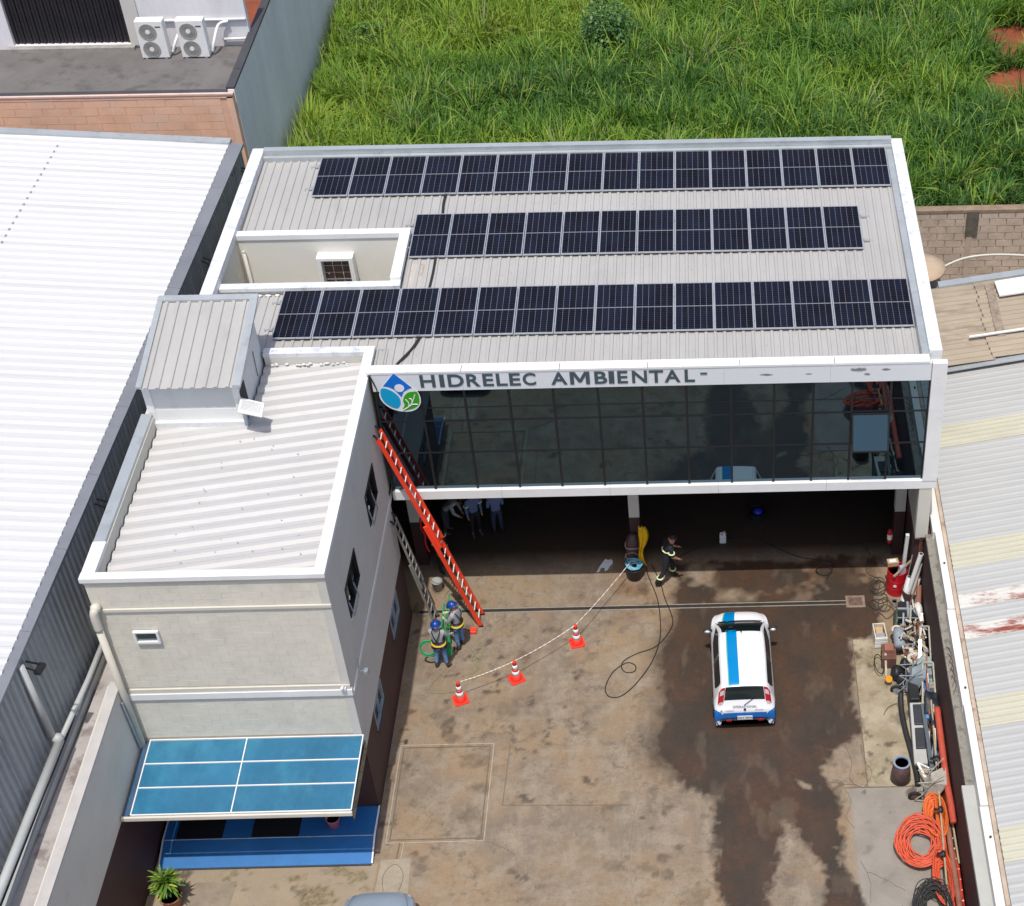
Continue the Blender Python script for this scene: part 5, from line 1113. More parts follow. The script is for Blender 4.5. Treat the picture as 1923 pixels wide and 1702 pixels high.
make_car('hatchback_car', 'white hatchback with bright blue stripe over roof and blue rear bumper, on wet concrete', (9.235,-2.84,0), R(1.0), m_carw, True)
make_car('silver_car', 'silver blue car with only its curved bonnet showing at the bottom edge of the yard', (.45,-12.12,0), R(1), m_silver, False, (1.08,1.13,1.0))

# ================================================================== people
def seg_d(p, a, b):
    ab = b-a; t = max(0, min(1, (p-a).dot(ab)/max(ab.length_squared, 1e-9))); return (p-(a+ab*t)).length
def make_person(label, loc, rz, J=None, shirt=m_shirt, pants=m_jeans, boots=m_boot, sleeve='long', gloves=None, helmet=None, harness=False, tape=None, group=None, scale=1.0):
    B = dict(pel=(0,0,.95), spi=(0,0,1.13), che=(0,.0,1.36), nec=(0,.005,1.50), hea=(0,.02,1.585), hed=(0,.03,1.70),
        shl=(-.185,0,1.42), ell=(-.23,.0,1.14), wrl=(-.22,.06,.90), shr=(.185,0,1.42), elr=(.23,.0,1.14), wrr=(.22,.06,.90),
        hil=(-.095,0,.90), knl=(-.11,.02,.50), anl=(-.12,-.02,.10), tol=(-.13,.15,.045), hir=(.095,0,.90), knr=(.11,.02,.50), anr=(.12,-.02,.10), tor=(.13,.15,.045))
    if J: B.update(J)
    B = {k_: Vector(v_) for k_, v_ in B.items()}
    RAD = dict(pel=(.15,.115), spi=(.135,.10), che=(.155,.11), nec=(.06,.06), hea=(.082,.09), hed=(.07,.08), shl=(.075,.075), ell=(.05,.05), wrl=(.034,.034), shr=(.075,.075), elr=(.05,.05), wrr=(.034,.034),
        hil=(.10,.10), knl=(.068,.068), anl=(.05,.05), tol=(.045,.035), hir=(.10,.10), knr=(.068,.068), anr=(.05,.05), tor=(.045,.035))
    E_ = [('pel','spi'),('spi','che'),('che','nec'),('nec','hea'),('hea','hed'),('che','shl'),('shl','ell'),('ell','wrl'),('che','shr'),('shr','elr'),('elr','wrr'),
          ('pel','hil'),('hil','knl'),('knl','anl'),('anl','tol'),('pel','hir'),('hir','knr'),('knr','anr'),('anr','tor')]
    names = list(B); me = bpy.data.meshes.new('sk'); me.from_pydata([B[n] for n in names], [(names.index(a), names.index(b)) for a, b in E_], [])
    o = bpy.data.objects.new('sk', me); C.objects.link(o)
    md = o.modifiers.new('s', 'SKIN'); md.use_smooth_shade = True; ss = o.modifiers.new('u', 'SUBSURF'); ss.levels = 2; ss.render_levels = 2
    if not me.skin_vertices:
        bm = bmesh.new(); bm.from_mesh(me); bm.verts.layers.skin.verify(); bm.to_mesh(me); bm.free()
    for i, n in enumerate(names): me.skin_vertices[0].data[i].radius = RAD[n]; me.skin_vertices[0].data[i].use_root = (n == 'pel')
    bpy.context.view_layer.update()
    bm_ = bpy.data.meshes.new_from_object(o.evaluated_get(bpy.context.evaluated_depsgraph_get())); bpy.data.objects.remove(o)
    # hands with five fingers, face
    mb = MB(); mb.v = [tuple(v.co) for v in bm_.vertices]; mb.f = [tuple(p.vertices) for p in bm_.polygons]
    mats = [m_skin, shirt, pants, boots, gloves or m_skin]
    def region(p):
        best = min((seg_d(p, B[a], B[b])-(.03 if a in ('spi','pel') else 0), a, b) for a, b in E_); a, b = best[1], best[2]
        if (a, b) in (('nec','hea'),('hea','hed')): return 0
        if a in ('pel','spi') and b in ('spi','che'): return 1 if p.z > B['pel'].z+.04 else 2
        if a == 'che': return 1
        if a in ('shl','shr'): return 1
        if a in ('ell','elr'):
            if sleeve == 'short': return 0
            return 1
        if b in ('hil','hir','knl','knr'): return 2
        if b in ('anl','anr'): return 2 if (p-B[b]).length > .14 else 3
        return 3
    mb.m = [region(sum((Vector(mb.v[i]) for i in f), Vector())/len(f)) for f in mb.f]
    for s_, el, wr in ((-1,'ell','wrl'), (1,'elr','wrr')):
        d = (B[wr]-B[el]).normalized(); sd_ = d.orthogonal().normalized(); up_ = d.cross(sd_)
        c = B[wr]; mb.tube([c-d*.02, c+d*.03, c+d*.08], lambda t: .032-.006*t, 8, mi=4)
        for k, (off, ln_) in enumerate(((-.026,.055),(-.009,.068),(.009,.064),(.025,.05))):
            b0 = c+d*.075+sd_*off; mb.tube([b0, b0+d*ln_*.5+up_*.006, b0+d*ln_*.85+up_*.026], lambda t: .0095-.002*t, 6, mi=4)
        b0 = c+d*.03-sd_*.024; mb.tube([b0, b0-sd_*.024+d*.022+up_*.008, b0-sd_*.028+d*.05+up_*.02], .010, 6, mi=4)
    hd = (B['hed']-B['hea']).normalized(); fr_ = Vector((0,1,0)); fr_ = (fr_-hd*fr_.dot(hd)).normalized(); sx = fr_.cross(hd); H = B['hea']+hd*.05
    mb.ball(H+fr_*.012, .078, .092, .108, mi=0)
    mb.ball(H+fr_*.105-hd*.01, .013, .02, .026, seg=8, mi=0)
    for s_ in (-1,1): mb.ball(H+sx*s_*.08-hd*.01, .012, .022, .032, seg=8, mi=0)
    t = thing('person', label, 'person', loc, rz, group); 
    if scale != 1: t.scale = (scale,)*3
    bo = mb.build('body', mats, t, world=False, smooth=True)
    for s_ in (-1,1): MB().ball(H+fr_*.094+sx*s_*.032+hd*.02, .009, .006, .006, seg=8).build('eye', m_blackpl, t, world=False)
    MB().ball(H+fr_*.096-hd*.05, .022, .006, .006, seg=8).build('mouth', M('lips', (.25,.08,.06), .6) if 'lips' not in bpy.data.materials else bpy.data.materials['lips'], t, world=False)
    def cap(rx, ry, rz_, nm, mat, dz_, lo=-8):
        mb2 = MB(); mb2.ball((0,0,0), rx, ry, rz_, seg=18, lo=lo); q = mb2.build(nm, mat, t, world=False, smooth=True); q.location = H+fr_*.0+hd*dz_
        q.rotation_euler = hd.to_track_quat('Z', 'Y').to_euler() if abs(hd.z) < .999 else (0,0,0); return q
    cap(.085, .098, .10, 'hair', m_hair, .022, -25)
    if helmet:
        hq = cap(.125, .145, .13, 'helmet', helmet, .035)
        br = MB().lathe([(.12,0),(.155,-.006),(.155,.004),(.12,.012)], 20).build('helmet_brim', helmet, hq, world=False, smooth=True); br.scale = (.95,1.15,1)
    if harness:
        def loopz(zc, r_x, r_y, c_, w_, nm, mat):
            pts = [Vector((c_.x+r_x*math.cos(a), c_.y+r_y*math.sin(a), zc)) for a in np.linspace(0, 2*math.pi, 21)[:-1]]
            return MB().tube(pts, w_, 6, True).build(nm, mat, t, world=False)
        ch, pe = B['che'], B['pel']
        for s_ in (-1,1):
            MB().tube(spline([(ch.x+s_*.10, ch.y+.135, ch.z-.12),(ch.x+s_*.11, ch.y+.11, ch.z+.08),(ch.x+s_*.105, ch.y+.0, ch.z+.135),(ch.x+s_*.10, ch.y-.105, ch.z+.07),(ch.x+s_*.04, ch.y-.135, ch.z-.10),(pe.x-s_*.05, pe.y-.135, pe.z+.10)],5), .014, 6).build('shoulder_strap', m_strap, t, world=False)
            k_ = B['hil' if s_ < 0 else 'hir']*.8+B['knl' if s_ < 0 else 'knr']*.2
            loopz(k_.z, .105, .105, k_, .02, 'leg_strap', m_strap)
        loopz(pe.z+.02, .185, .155, pe, .028, 'waist_belt', m_yellow); loopz(pe.z+.13, .165, .14, pe, .024, 'tool_belt', m_strap)
        MB().box(pe.x+.15, pe.y-.05, pe.z-.14, pe.x+.22, pe.y+.06, pe.z+.02).build('tool_pouch', m_strap, t, world=False)
    if tape:
        for k_ in tape:
            if k_ in ('knl','knr'):
                c_ = B[k_]*.5+B['an'+k_[2]]*.5; r_ = .078
            elif k_ == 'che': c_ = B['spi']*.5+B['che']*.5; r_ = .172
            else:
                c_ = B[k_]*.45+B['el'+k_[2]]*.55; r_ = .075
            MB().tube([Vector((c_.x+r_*math.cos(a), c_.y+r_*(.8 if k_ == 'che' else 1)*math.sin(a), c_.z)) for a in np.linspace(0, 2*math.pi, 17)[:-1]], .020, 6, True).build('reflective_band', m_reflt, t, world=False)
    return t
fa = dict(ell=(-.25,.10,1.18), wrl=(-.12,.34,1.17), elr=(.25,.10,1.18), wrr=(.16,.36,1.12))
make_person('person in blue helmet and jeans seen from behind, front one of two by the ladders', (.98,-2.17,0), R(-8), dict(fa, wrr=(.28,.30,1.05), knl=(-.12,.03,.5), anl=(-.15,-.06,.10), tol=(-.20,.06,.045), anr=(.15,-.02,.10), tor=(.22,.13,.045)), gloves=m_glove, helmet=m_helmet, harness=True)
make_person('person in blue helmet turned left, standing just behind the other helmeted person', (1.42,-1.45,0), R(62), dict(fa, ell=(-.24,.12,1.16), wrl=(-.10,.36,1.10), elr=(.23,.14,1.16), wrr=(.10,.38,1.14), hea=(0,.06,1.57), hed=(0,.10,1.67), tol=(-.13,.16,.045)), gloves=m_glove, helmet=m_helmet, harness=True)
make_person('person in black uniform with lime bands walking to the right past the blue hose bucket', (7.15,.98,0), R(-72), dict(pel=(0,0,.93), spi=(0,.03,1.10), che=(0,.10,1.32), nec=(0,.15,1.45), hea=(0,.20,1.52), hed=(0,.25,1.62), shl=(-.19,.10,1.38), shr=(.19,.10,1.38), elr=(.25,.12,1.11), wrr=(.20,.30,.95), ell=(-.24,.16,1.12), wrl=(-.18,.38,1.05),
    knl=(-.10,.22,.52), anl=(-.11,.22,.11), tol=(-.12,.38,.05), knr=(.10,-.08,.50), anr=(.11,-.34,.14), tor=(.12,-.19,.05)), shirt=m_navy, pants=m_navy, boots=m_bootk, sleeve='short', tape=['che','shr','shl','knl','knr'], scale=1.07)
make_person('person in blue-grey shirt standing in the shade under the slab, rightmost of the shaded group', (2.1,3.2,0), R(20), dict(wrl=(-.10,.22,1.05), wrr=(.10,.22,1.02)), shirt=m_shirtb, pants=M('dark_blue_trousers', (.03,.04,.08), .9), boots=m_bootk, group='people in the shade')
make_person('person with lime shoulder bands standing in the shade, middle of the shaded group', (1.45,3.15,0), R(-150), dict(), shirt=m_shirtb, pants=m_navy, boots=m_boot, tape=['shl','shr'], group='people in the shade')
make_person('person leaning forward in the shade behind the orange ladder, left in the shaded group', (.55,3.3,0), R(-100), dict(spi=(0,.12,1.08), che=(0,.30,1.22), nec=(0,.42,1.28), hea=(0,.48,1.31), hed=(0,.58,1.38), shl=(-.19,.30,1.27), shr=(.19,.30,1.27), ell=(-.22,.38,1.0), elr=(.22,.38,1.0), wrl=(-.12,.50,.82), wrr=(.12,.50,.82)), shirt=m_shirt, pants=M('dark_grey_trousers', (.05,.05,.06), .9), group='people in the shade')
make_person('person in dark clothes with pale bands standing by the left column behind the orange ladder', (.62,1.65,0), R(-120), dict(), shirt=m_navy, pants=m_navy, boots=m_bootk, tape=['shl','shr','knl'], group='people in the shade')

# ================================================================== ladders, cones, tape, ropes
def ladder(name, label, F_, T_, half, mat, rung_mat, over=(.44,.56), n=23, rail=.11, group=None, feet=m_blackpl):
    t = thing(name, label, 'ladder', F_, 0, group); F_ = Vector(F_); T_ = Vector(T_); d = (T_-F_); side = Vector((0,1,0)); nrm = d.normalized().cross(side).normalized()
    if nrm.z < 0: nrm = -nrm
    for s_ in (-1,1):
        sv = side*s_*half; sv2 = side*s_*(half-.045)
        MB().bar(F_+sv, F_+d*over[1]+sv, .045, rail, upv=nrm).build('rail', mat, t)
        MB().bar(F_+d*over[0]+sv2+nrm*rail*.75, T_+sv2+nrm*rail*.3, .045, rail, upv=nrm).build('rail', mat, t)
        MB().bar(F_+sv+d.normalized()*.03-Vector((0,0,0)), F_+sv-d.normalized()*.03, .06, .12, upv=nrm).build('rubber_foot', feet, t)
        MB().tube(spline([T_+sv2+nrm*.02, T_+sv2+d.normalized()*.12-nrm*.02, T_+sv2+d.normalized()*.14-nrm*.12],4), .03, 6).build('top_hook', feet, t)
    for i in range(n):
        f_ = (i+.7)/n; c = F_+d*f_; h_ = half if f_ < over[1] else half-.045
        if f_ > over[1]: c = c+nrm*rail*.5
        MB().tube([c-side*h_, c+side*h_], .017, 6).build('rung', rung_mat, t)
        if over[0] < f_ < over[1]: 
            c = c+nrm*rail*.9+d.normalized()*.1; MB().tube([c-side*(half-.045), c+side*(half-.045)], .017, 6).build('rung', rung_mat, t)
    return t
ladder('extension_ladder', 'tall orange-red extension ladder leaning on the wing wall beside the glass front', (1.90,-.42,.03), (-.02,-.42,6.92), .235, m_red, m_paperw)
ladder('extension_ladder', 'shorter bare grey aluminium extension ladder leaning against the wing wall, behind the blue helmets', (.62,-.42,.03), (-.03,-.42,3.92), .21, M('dull_aluminium', (.28,.27,.24), .5, metal=.3, v=.15, s=8), M('dull_aluminium_rung', (.42,.41,.38), .45, metal=.3), over=(.38,.62), n=13, rail=.06)
tag(MB().box(1.62,-.95,0,1.80,-.75,.09).build('rubber_wedge', m_red, bevel=.02), 'small orange block on the ground at the foot of the orange-red ladder', 'wheel chock')
cones = [((1.59,-3.40,0), 'orange and white traffic cone nearest the wing wall, front end of the tape line', 25), ((3.05,-2.68,0), 'orange and white traffic cone in the middle of the tape line', 32), ((4.65,-1.38,0), 'orange and white traffic cone farthest from the wing wall, nearest the blue hose bucket', 20)]
def make_cone(loc, label, a):
    t = thing('traffic_cone', label, 'traffic cone', loc, R(a), 'cones in the tape line')
    MB().prism([(.20*math.cos(b)*(1.35 if k % 2 == 0 else 1.22), .20*math.sin(b)*(1.35 if k % 2 == 0 else 1.22), 0) for k, b in enumerate(np.linspace(math.pi/4-.12, math.pi/4-.12+2*math.pi, 9)[:-1] + np.array([0,.24]*4)-np.array([0,math.pi/4]*4))], (0,0,.035)).build('base', m_cone, t, world=False)
    MB().lathe([(.15,.035),(.145,.06),(.118,.22)], 22).build('cone_body', m_cone, t, world=False, smooth=True)
    MB().lathe([(.119,.22),(.094,.37)], 22).build('white_band', m_conew, t, world=False, smooth=True)
    MB().lathe([(.095,.37),(.083,.44)], 22).build('red_band', m_cone, t, world=False, smooth=True)
    MB().lathe([(.084,.44),(.062,.585)], 22).build('white_band', m_conew, t, world=False, smooth=True)
    MB().lathe([(.062,.585),(.042,.70),(.034,.735),(0,.74)], 22).build('cone_tip', m_cone, t, world=False, smooth=True)
    return t
for c_ in cones: make_cone(*c_)
def tape_line(a, b, sag, n=26):
    P = []; a = Vector(a); b = Vector(b)
    for i in range(n+1): t = i/n; p = a.lerp(b, t); p.z -= sag*4*t*(1-t); P.append(p)
    return P
tp = tape_line((1.66,-3.36,.70),(3.07,-2.66,.71),.05)[:-1]+tape_line((3.07,-2.66,.71),(4.66,-1.36,.71),.06)[:-1]+tape_line((4.66,-1.36,.71),(6.15,1.32,.55),.06)
mb = MB(); mb.tube(tp, .012, 6); mb.m = [(i//6//1) % 2 for i in range(len(mb.f))]
o = mb.build('barrier_tape', [m_conew, M('salmon_tape_stripe', (.66,.42,.34), .6)]); tag(o, 'red and white striped barrier tape strung over the three cones to the bucket', 'barrier tape')
def hose(name, label, cat, pts, r, mat, closed=False, n=8, group=None, seg=7):
    o = MB().tube(spline(pts, n, closed), r, seg, closed).build(name, mat, smooth=True); tag(o, label, cat, group); return o
hp = [(6.55,1.6),(6.62,1.2),(6.88,.3),(6.98,-.6),(6.96,-1.4),(6.75,-2.2),(6.35,-2.95),(5.95,-3.4),(5.62,-3.42),(5.5,-3.1),(5.68,-2.55),(6.05,-2.2),(6.3,-2.3),(6.28,-2.52),(6.05,-2.55),(5.92,-2.35),(6.0,-2.1),(6.35,-1.85),(6.8,-1.65),(7.1,-1.3),(7.32,-.8),(7.3,-.4),(7.1,.3),(6.95,1.0),(6.7,1.7)]
hose('black_hose', 'thin black hose looping on the concrete between the cones and the white car', 'hose', [(x, y, .02) for x, y in hp], .014, m_cable, seg=6)
hose('black_hose', 'black hose curving across the damp floor in the shade behind the white jug', 'hose', [(7.4,1.9,.02),(8.2,2.4,.02),(9.6,2.7,.02),(11.0,1.9,.02),(12.0,1.6,.02),(11.8,.9,.02)], .014, m_cable, seg=6)
hose('black_hose', 'small coil of black hose on the damp concrete below the slab shadow', 'hose', [(11.75+.22*math.cos(a)*(1+.1*math.sin(a*.37)), 1.25+.18*math.sin(a), .02+.004*a) for a in np.linspace(0, 12, 26)], .012, m_cable, n=3, seg=6)
# tangle of cable by the red drum
rc = MB()
for k in range(9):
    x0_, y0_ = 13.25+random.uniform(-.12,.15), .1+random.uniform(-.7,.7)
    rc.tube(spline([(x0_+random.uniform(.1,.28)*math.cos(a+k), y0_+random.uniform(.15,.35)*math.sin(a+k), .02+random.random()*.06) for a in np.linspace(0, 2*math.pi, 7)[:-1]], 5, True), .010, 5, True)
rc.tube(spline([(13.15,2.0,.02),(13.0,1.2,.02),(13.35,.8,.03),(13.2,.2,.03)],6), .012, 5)
o = rc.build('cable_tangle', M('dusty_black_cable', (.06,.055,.045), .8)); tag(o, 'tangled heap of dusty black cable on the floor left of the red drum', 'cable', kind='stuff')
# green ropes
gr = MB()
for k in range(8):
    dx = random.uniform(-.10,.10); gr.tube(spline([(1.02+dx*.4,-1.85,1.05),(1.02+dx,-1.6,.75),(.98+dx*1.6,-1.0,.35),(.92+dx*2,-.3,.06),(.95+dx*2.5,.35+random.uniform(-.2,.3),.03)],6), .015, 5)
for k in range(6):
    gr.tube(spline([(1.15+random.uniform(-.12,.12),-1.75,.98),(1.12+random.uniform(-.1,.1),-1.9,.5),(1.15+random.uniform(-.12,.12),-1.95,.25),(1.22,-1.8,.9)],5), .013, 5)
o = gr.build('green_rope_bundle', m_green); tag(o, 'bundle of bright green ropes hanging between the two helmeted people', 'rope', kind='stuff')
hose('green_rope_coil', 'bright green rope coil hanging at the left side of the front helmeted person', 'rope', [(.66+.22*math.cos(a), -2.1+.05*math.sin(a), .62+.24*math.sin(a)+.01*a) for a in np.linspace(0, 12.5, 26)], .022, m_green, n=3)
pg = MB(); 
for pts in ([(1.0,-2.45),(.75,-2.8),(.72,-3.1),(1.0,-3.15),(1.45,-3.1)], [(1.85,-1.3),(2.05,-1.7),(1.9,-2.1),(2.1,-2.4),(1.85,-2.7)], [(1.95,-1.6),(1.75,-1.9),(1.95,-2.3),(1.75,-2.5)], [(.85,.6),(1.0,.2),(1.3,.1),(1.2,-.4)], [(.9,.9),(.75,.5),(1.1,.0),(.95,-.5)], [(1.2,.9),(1.5,.5),(1.25,.2),(1.6,-.1)]):
    pg.tube(spline([(x, y, .018) for x, y in pts], 6), .009, 5)
o = pg.build('pale_cord', m_pgreen); tag(o, 'loose pale green cord scribbling over the concrete around the helmeted people', 'rope', kind='stuff')
# bucket of blue hose, yellow cloth, chair with brown cover, jug, cloth, barrel
bk = thing('hose_bucket', 'black tub filled with a coil of blue hose at the edge of the slab shadow', 'bucket', (6.22,1.22,0))
MB().lathe([(.22,0),(.27,.42),(.28,.44),(.25,.44),(.22,.25),(0,.25)], 22, at=(6.22,1.22,0)).build('tub', m_blackpl, bk, smooth=True)
for k in range(9):
    rr_ = .10+.018*k; MB().tube([Vector((6.22+random.uniform(-.015,.015)+rr_*math.cos(a), 1.22+rr_*math.sin(a), .43+.035*random.random()+.01*k+.02*math.sin(2*a+k))) for a in np.linspace(0, 2*math.pi, 21)[:-1]], .017, 6, True).build('hose_loop', m_blueh if k % 3 else M('pale_blue_hose%d' % k, (.30,.50,.62), .5), bk, smooth=True)
hb = bk
MB().tube([Vector((6.16+.22*math.cos(a), 1.50, .45+.25*math.sin(a))) for a in np.linspace(0, math.pi, 14)], .008, 5).build('handle', m_steel, bk)
yc = MB(); n = 12
for i in range(n+1):
    for j in range(7):
        z_ = 1.62-i*.115; x = 6.47+.026*(j-3)*(1.2+.5*math.sin(i*.6))+.05*math.sin(i*.5); y = 1.62+.05*math.sin(j*2.1+i*.4)-.012*i; yc.v.append((x, y, z_))
for i in range(n):
    for j in range(6): a = i*7+j; yc.f.append((a, a+1, a+8, a+7)); yc.m.append(0)
o = yc.build('yellow_raincoat', m_yrain, smooth=True); so = o.modifiers.new('thick', 'SOLIDIFY'); so.thickness = .03; tag(o, 'yellow waterproof cloth hanging down beside the brown middle column', 'raincoat')
bc = thing('covered_stack', 'dark brown vinyl covered stack standing in front of the middle column', 'covered stack', (6.24,1.60,0))
MB().lathe([(.20,0),(.22,.4),(.21,.75),(.18,1.0),(.12,1.15),(0,1.18)], 16, at=(6.18,1.80,.0)).build('vinyl_cover', m_brownt, bc, smooth=True)
for zz_ in (.35,.75): MB().tube([Vector((6.18+.222*math.cos(a), 1.80+.222*math.sin(a), zz_+.03*math.sin(3*a))) for a in np.linspace(0, 2*math.pi, 19)[:-1]], .012, 5, True).build('tie_cord', m_rope, bc)
jg = thing('plastic_jug', 'white plastic jug standing on the dark wet floor under the slab', 'jug', (8.82,2.62,0))
MB().box(8.72,2.53,0,8.92,2.71,.30).build('jug_body', m_paperw, jg, bevel=.03); MB().lathe([(.035,.30),(.035,.36),(.04,.36),(.04,.39),(0,.39)], 12, at=(8.86,2.62,0)).build('cap', m_paperw, jg); MB().tube([(8.75,2.62,.3),(8.75,2.62,.37),(8.83,2.62,.37)], .014, 6).build('handle', m_paperw, jg)
cl = MB().prism([(5.10,1.43,.004),(5.18,1.66,.004),(5.26,1.83,.004),(5.34,1.98,.004),(5.42,1.92,.004),(5.50,1.96,.004),(5.55,1.90,.004),(5.56,1.78,.004),(5.48,1.68,.004),(5.42,1.52,.004),(5.33,1.47,.004),(5.33,1.60,.004),(5.24,1.62,.004),(5.17,1.45,.004)], (0,0,.02)).build('crumpled_rag', M('pale_blue_rag', (.80,.88,.90), .9, v=.06, s=6)); tag(cl, 'pale blue rag lying at the edge of the shadow left of the hose bucket', 'rag')
bb_ = thing('blue_bucket', 'dark tub with glossy blue lid far back on the shaded floor', 'bucket', (9.88,3.65,0))
MB().lathe([(.24,0),(.28,.3),(.26,.3),(.24,.1),(0,.1)], 18, at=(9.88,3.65,0)).build('tub', m_blackpl, bb_); MB().ball((9.90,3.65,.25), .15, .15, .10).build('blue_contents', M('deep_blue_plastic', (.02,.04,.50), .3), bb_, smooth=True)
fx = thing('fire_extinguisher', 'red fire extinguisher with white label hanging on the right column', 'fire extinguisher', (13.55,1.1,1.2))
MB().lathe([(.0,0),(.07,.01),(.075,.05),(.075,.42),(.04,.50),(.025,.52),(0,.52)], 16, at=(13.60,1.18,1.2)).build('cylinder', m_ext, fx, smooth=True); MB().lathe([(.077,.14),(.077,.32)], 16, at=(13.60,1.18,1.2)).build('label_band', m_paperw, fx); MB().bar((13.60,1.18,1.72),(13.60,1.05,1.76),.03,.03).build('valve', m_blackpl, fx)
q = MB().tube(spline([(.30,1.2,2.5),(.28,1.15,2.2),(.36,1.15,1.9),(.33,1.15,1.6),(.42,1.1,1.3)],5), .03, 6).build('red_strap', m_ext, smooth=True); tag(q, 'dark red strap hanging on the left column behind the ladders', 'strap')
wb_ = thing('white_bucket', 'dusty white bucket on the floor beside the left column', 'bucket', (.62,.9,0)); MB().lathe([(.13,0),(.16,.32),(.17,.33),(.15,.33),(.13,.05),(0,.05)], 18, at=(.52,.9,0)).build('bucket_body', M('dusty_white_plastic', (.33,.32,.30), .7), wb_, smooth=True)
MB().tube([Vector((.52+.16*math.cos(a),.9,.33+.15*math.sin(a))) for a in np.linspace(0, math.pi, 10)], .006, 5).build('handle', m_steel, wb_)
yb = hose('yellow_strap_coil', 'small coil of dull yellow strap on the ground beside the orange-red ladder', 'strap', [(1.0+.0*a, 0, 0) for a in (0,)]*0 or [(1.24+.10*math.cos(a)+.0, .86+.14*math.sin(a), .02+.005*a) for a in np.linspace(0, 13, 24)], .014, M('dull_yellow', (.35,.22,.03), .7), n=3)

# ================================================================== clutter along the right wall
def drum(name, label, cat, x, y, r, h, mat, topmat=None, z_=0, tilt=None, group=None, ribs=True):
    t = thing(name, label, cat, (x,y,z_), 0, group)
    prof = [(0,0),(r,0)]+([(r,h*.32),(r*1.03,h*.34),(r,h*.36),(r,h*.64),(r*1.03,h*.66),(r,h*.68)] if ribs else [(r*1.05,h*.5)])+[(r,h),(r*1.02,h),(r*1.02,h+.015),(r*.94,h+.015),(r*.92,h*.75)]
    MB().lathe(prof, 24, at=(x,y,z_)).build('drum_shell', mat, t, smooth=False); MB().lathe([(0,h*.75),(r*.92,h*.75)], 24, at=(x,y,z_)).build('drum_inside', topmat or m_dark, t); 
    if tilt: t.rotation_euler = tilt
    return t
d1 = drum('red_drum', 'bright red steel drum stuffed with waste and boards by the right column', 'drum', 13.78,.42,.29,.85,m_ext)
MB().lathe([(0,0),(.05,0),(.05,.008),(0,.008)], 14, at=(13.70,.125,.45), axis=(-.2,-1,0)).build('drum_sticker', m_paperw, d1)
bx_ = thing('cardboard_box', 'pale cardboard box on top of the red drum', 'box', (13.66,.62,.85), R(8)); MB().box(-.16,-.10,0,.16,.10,.14).build('carton', m_card, bx_, world=False); MB().box(-.10,-.06,.141,.10,.06,.146).build('carton_label', m_paperw, bx_, world=False)
tag(MB().hexa([(13.80,.20,.80),(14.0,.25,.80),(13.98,.45,.80),(13.78,.40,.80)],[(13.84,.22,1.02),(14.0,.26,1.0),(13.98,.42,1.04),(13.82,.38,1.03)]).build('plastic_bag', M('grey_blue_bag', (.35,.38,.5), .4, v=.4, s=8)), 'crumpled grey-blue plastic bag in the mouth of the red drum', 'bag')
d2 = drum('brown_bin', 'dark brown bin holding white plastic pipes, beside the red drum', 'bin', 14.12,-.30,.27,.75,m_brownt, ribs=False)
def stick(name, label, cat, a, b, r, mat, group=None, hollow=False, seg=10):
    a = (min(a[0], 14.385-r), *a[1:]); b = (min(b[0], 14.385-r), *b[1:])
    mb = MB().tube([a, b], r, seg); o = mb.build(name, mat, smooth=False); tag(o, label, cat, group)
    d = (Vector(b)-Vector(a)).normalized()
    if hollow:
        q = MB().tube([Vector(b)-d*.002, Vector(b)+d*.002], r*.8, seg).build('pipe_mouth', m_dark, o, world=False); q.location = -o.location
    return o
W_ = 'white plastic pipes in the brown bin'
stick('plastic_pipe', 'thickest long white plastic pipe leaning from the brown bin to the wall', 'pipe', (13.98,-.30,.35), (14.31,-.22,2.05), .07, m_paperw, hollow=True)
stick('plastic_pipe', 'short fat white plastic pipe standing left in the brown bin', 'pipe', (13.90,-.40,.4), (14.07,-.12,1.05), .10, m_paperw, hollow=True)
stick('plastic_pipe', 'thin white plastic pipe with a socket, right in the brown bin', 'pipe', (14.12,-.32,.4), (14.34,-.15,1.6), .045, m_pvc, hollow=True)
stick('plastic_pipe', 'cream elbow ended pipe stub sticking out of the brown bin towards the wall', 'pipe', (14.18,-.4,.5), (14.48,-.12,1.0), .05, m_pvc, hollow=True)
stick('white_beam', 'clean white square profile leaning upright behind the red drum', 'beam', (13.98,.66,.7), (14.02,.62,2.0), .07, m_white, seg=4)
stick('wood_board', 'long pale board lying across the red drum towards the wall', 'board', (13.64,.08,.88), (14.28,.5,1.25), .035, m_wood, seg=4)
stick('steel_tube', 'rusty brown tube leaning in the corner by the frame pillar', 'tube', (14.15,.0,.1), (14.33,.0,2.3), .03, m_rustm)
stick('wood_board', 'broad rust brown board standing against the corner pillar', 'board', (14.30,.12,.4), (14.33,.05,2.75), .06, m_bpipe, seg=4)
stick('steel_tube', 'thin dark tube leaning behind the thick white pipe', 'tube', (14.0,-.1,.3), (14.33,.0,1.9), .018, m_rustm)
stick('steel_tube', 'bent grey conduit leaning between the red drum and the white pipes', 'tube', (13.98,.0,.4), (14.12,.1,1.7), .018, m_steel)
stick('brown_pipe', 'short brown clay coloured pipe lying tilted below the brown bin', 'pipe', (14.28,-.72,.55), (14.40,-.35,.95), .075, m_bpipe, hollow=True)
stick('steel_tube', 'long dark angle bar slanting over the brown bin to the black box', 'bar', (13.95,-.95,.55), (14.48,-.05,1.0), .025, m_rustm, seg=4)
stick('steel_tube', 'second dark angle bar lying right beside the first below the brown bin', 'bar', (14.08,-1.0,.5), (14.50,-.25,.85), .03, m_grime, seg=4)
drum('paint_can', 'small grey paint can on the floor below the red drum', 'can', 13.68,-.22,.09,.2,m_steel, ribs=False)
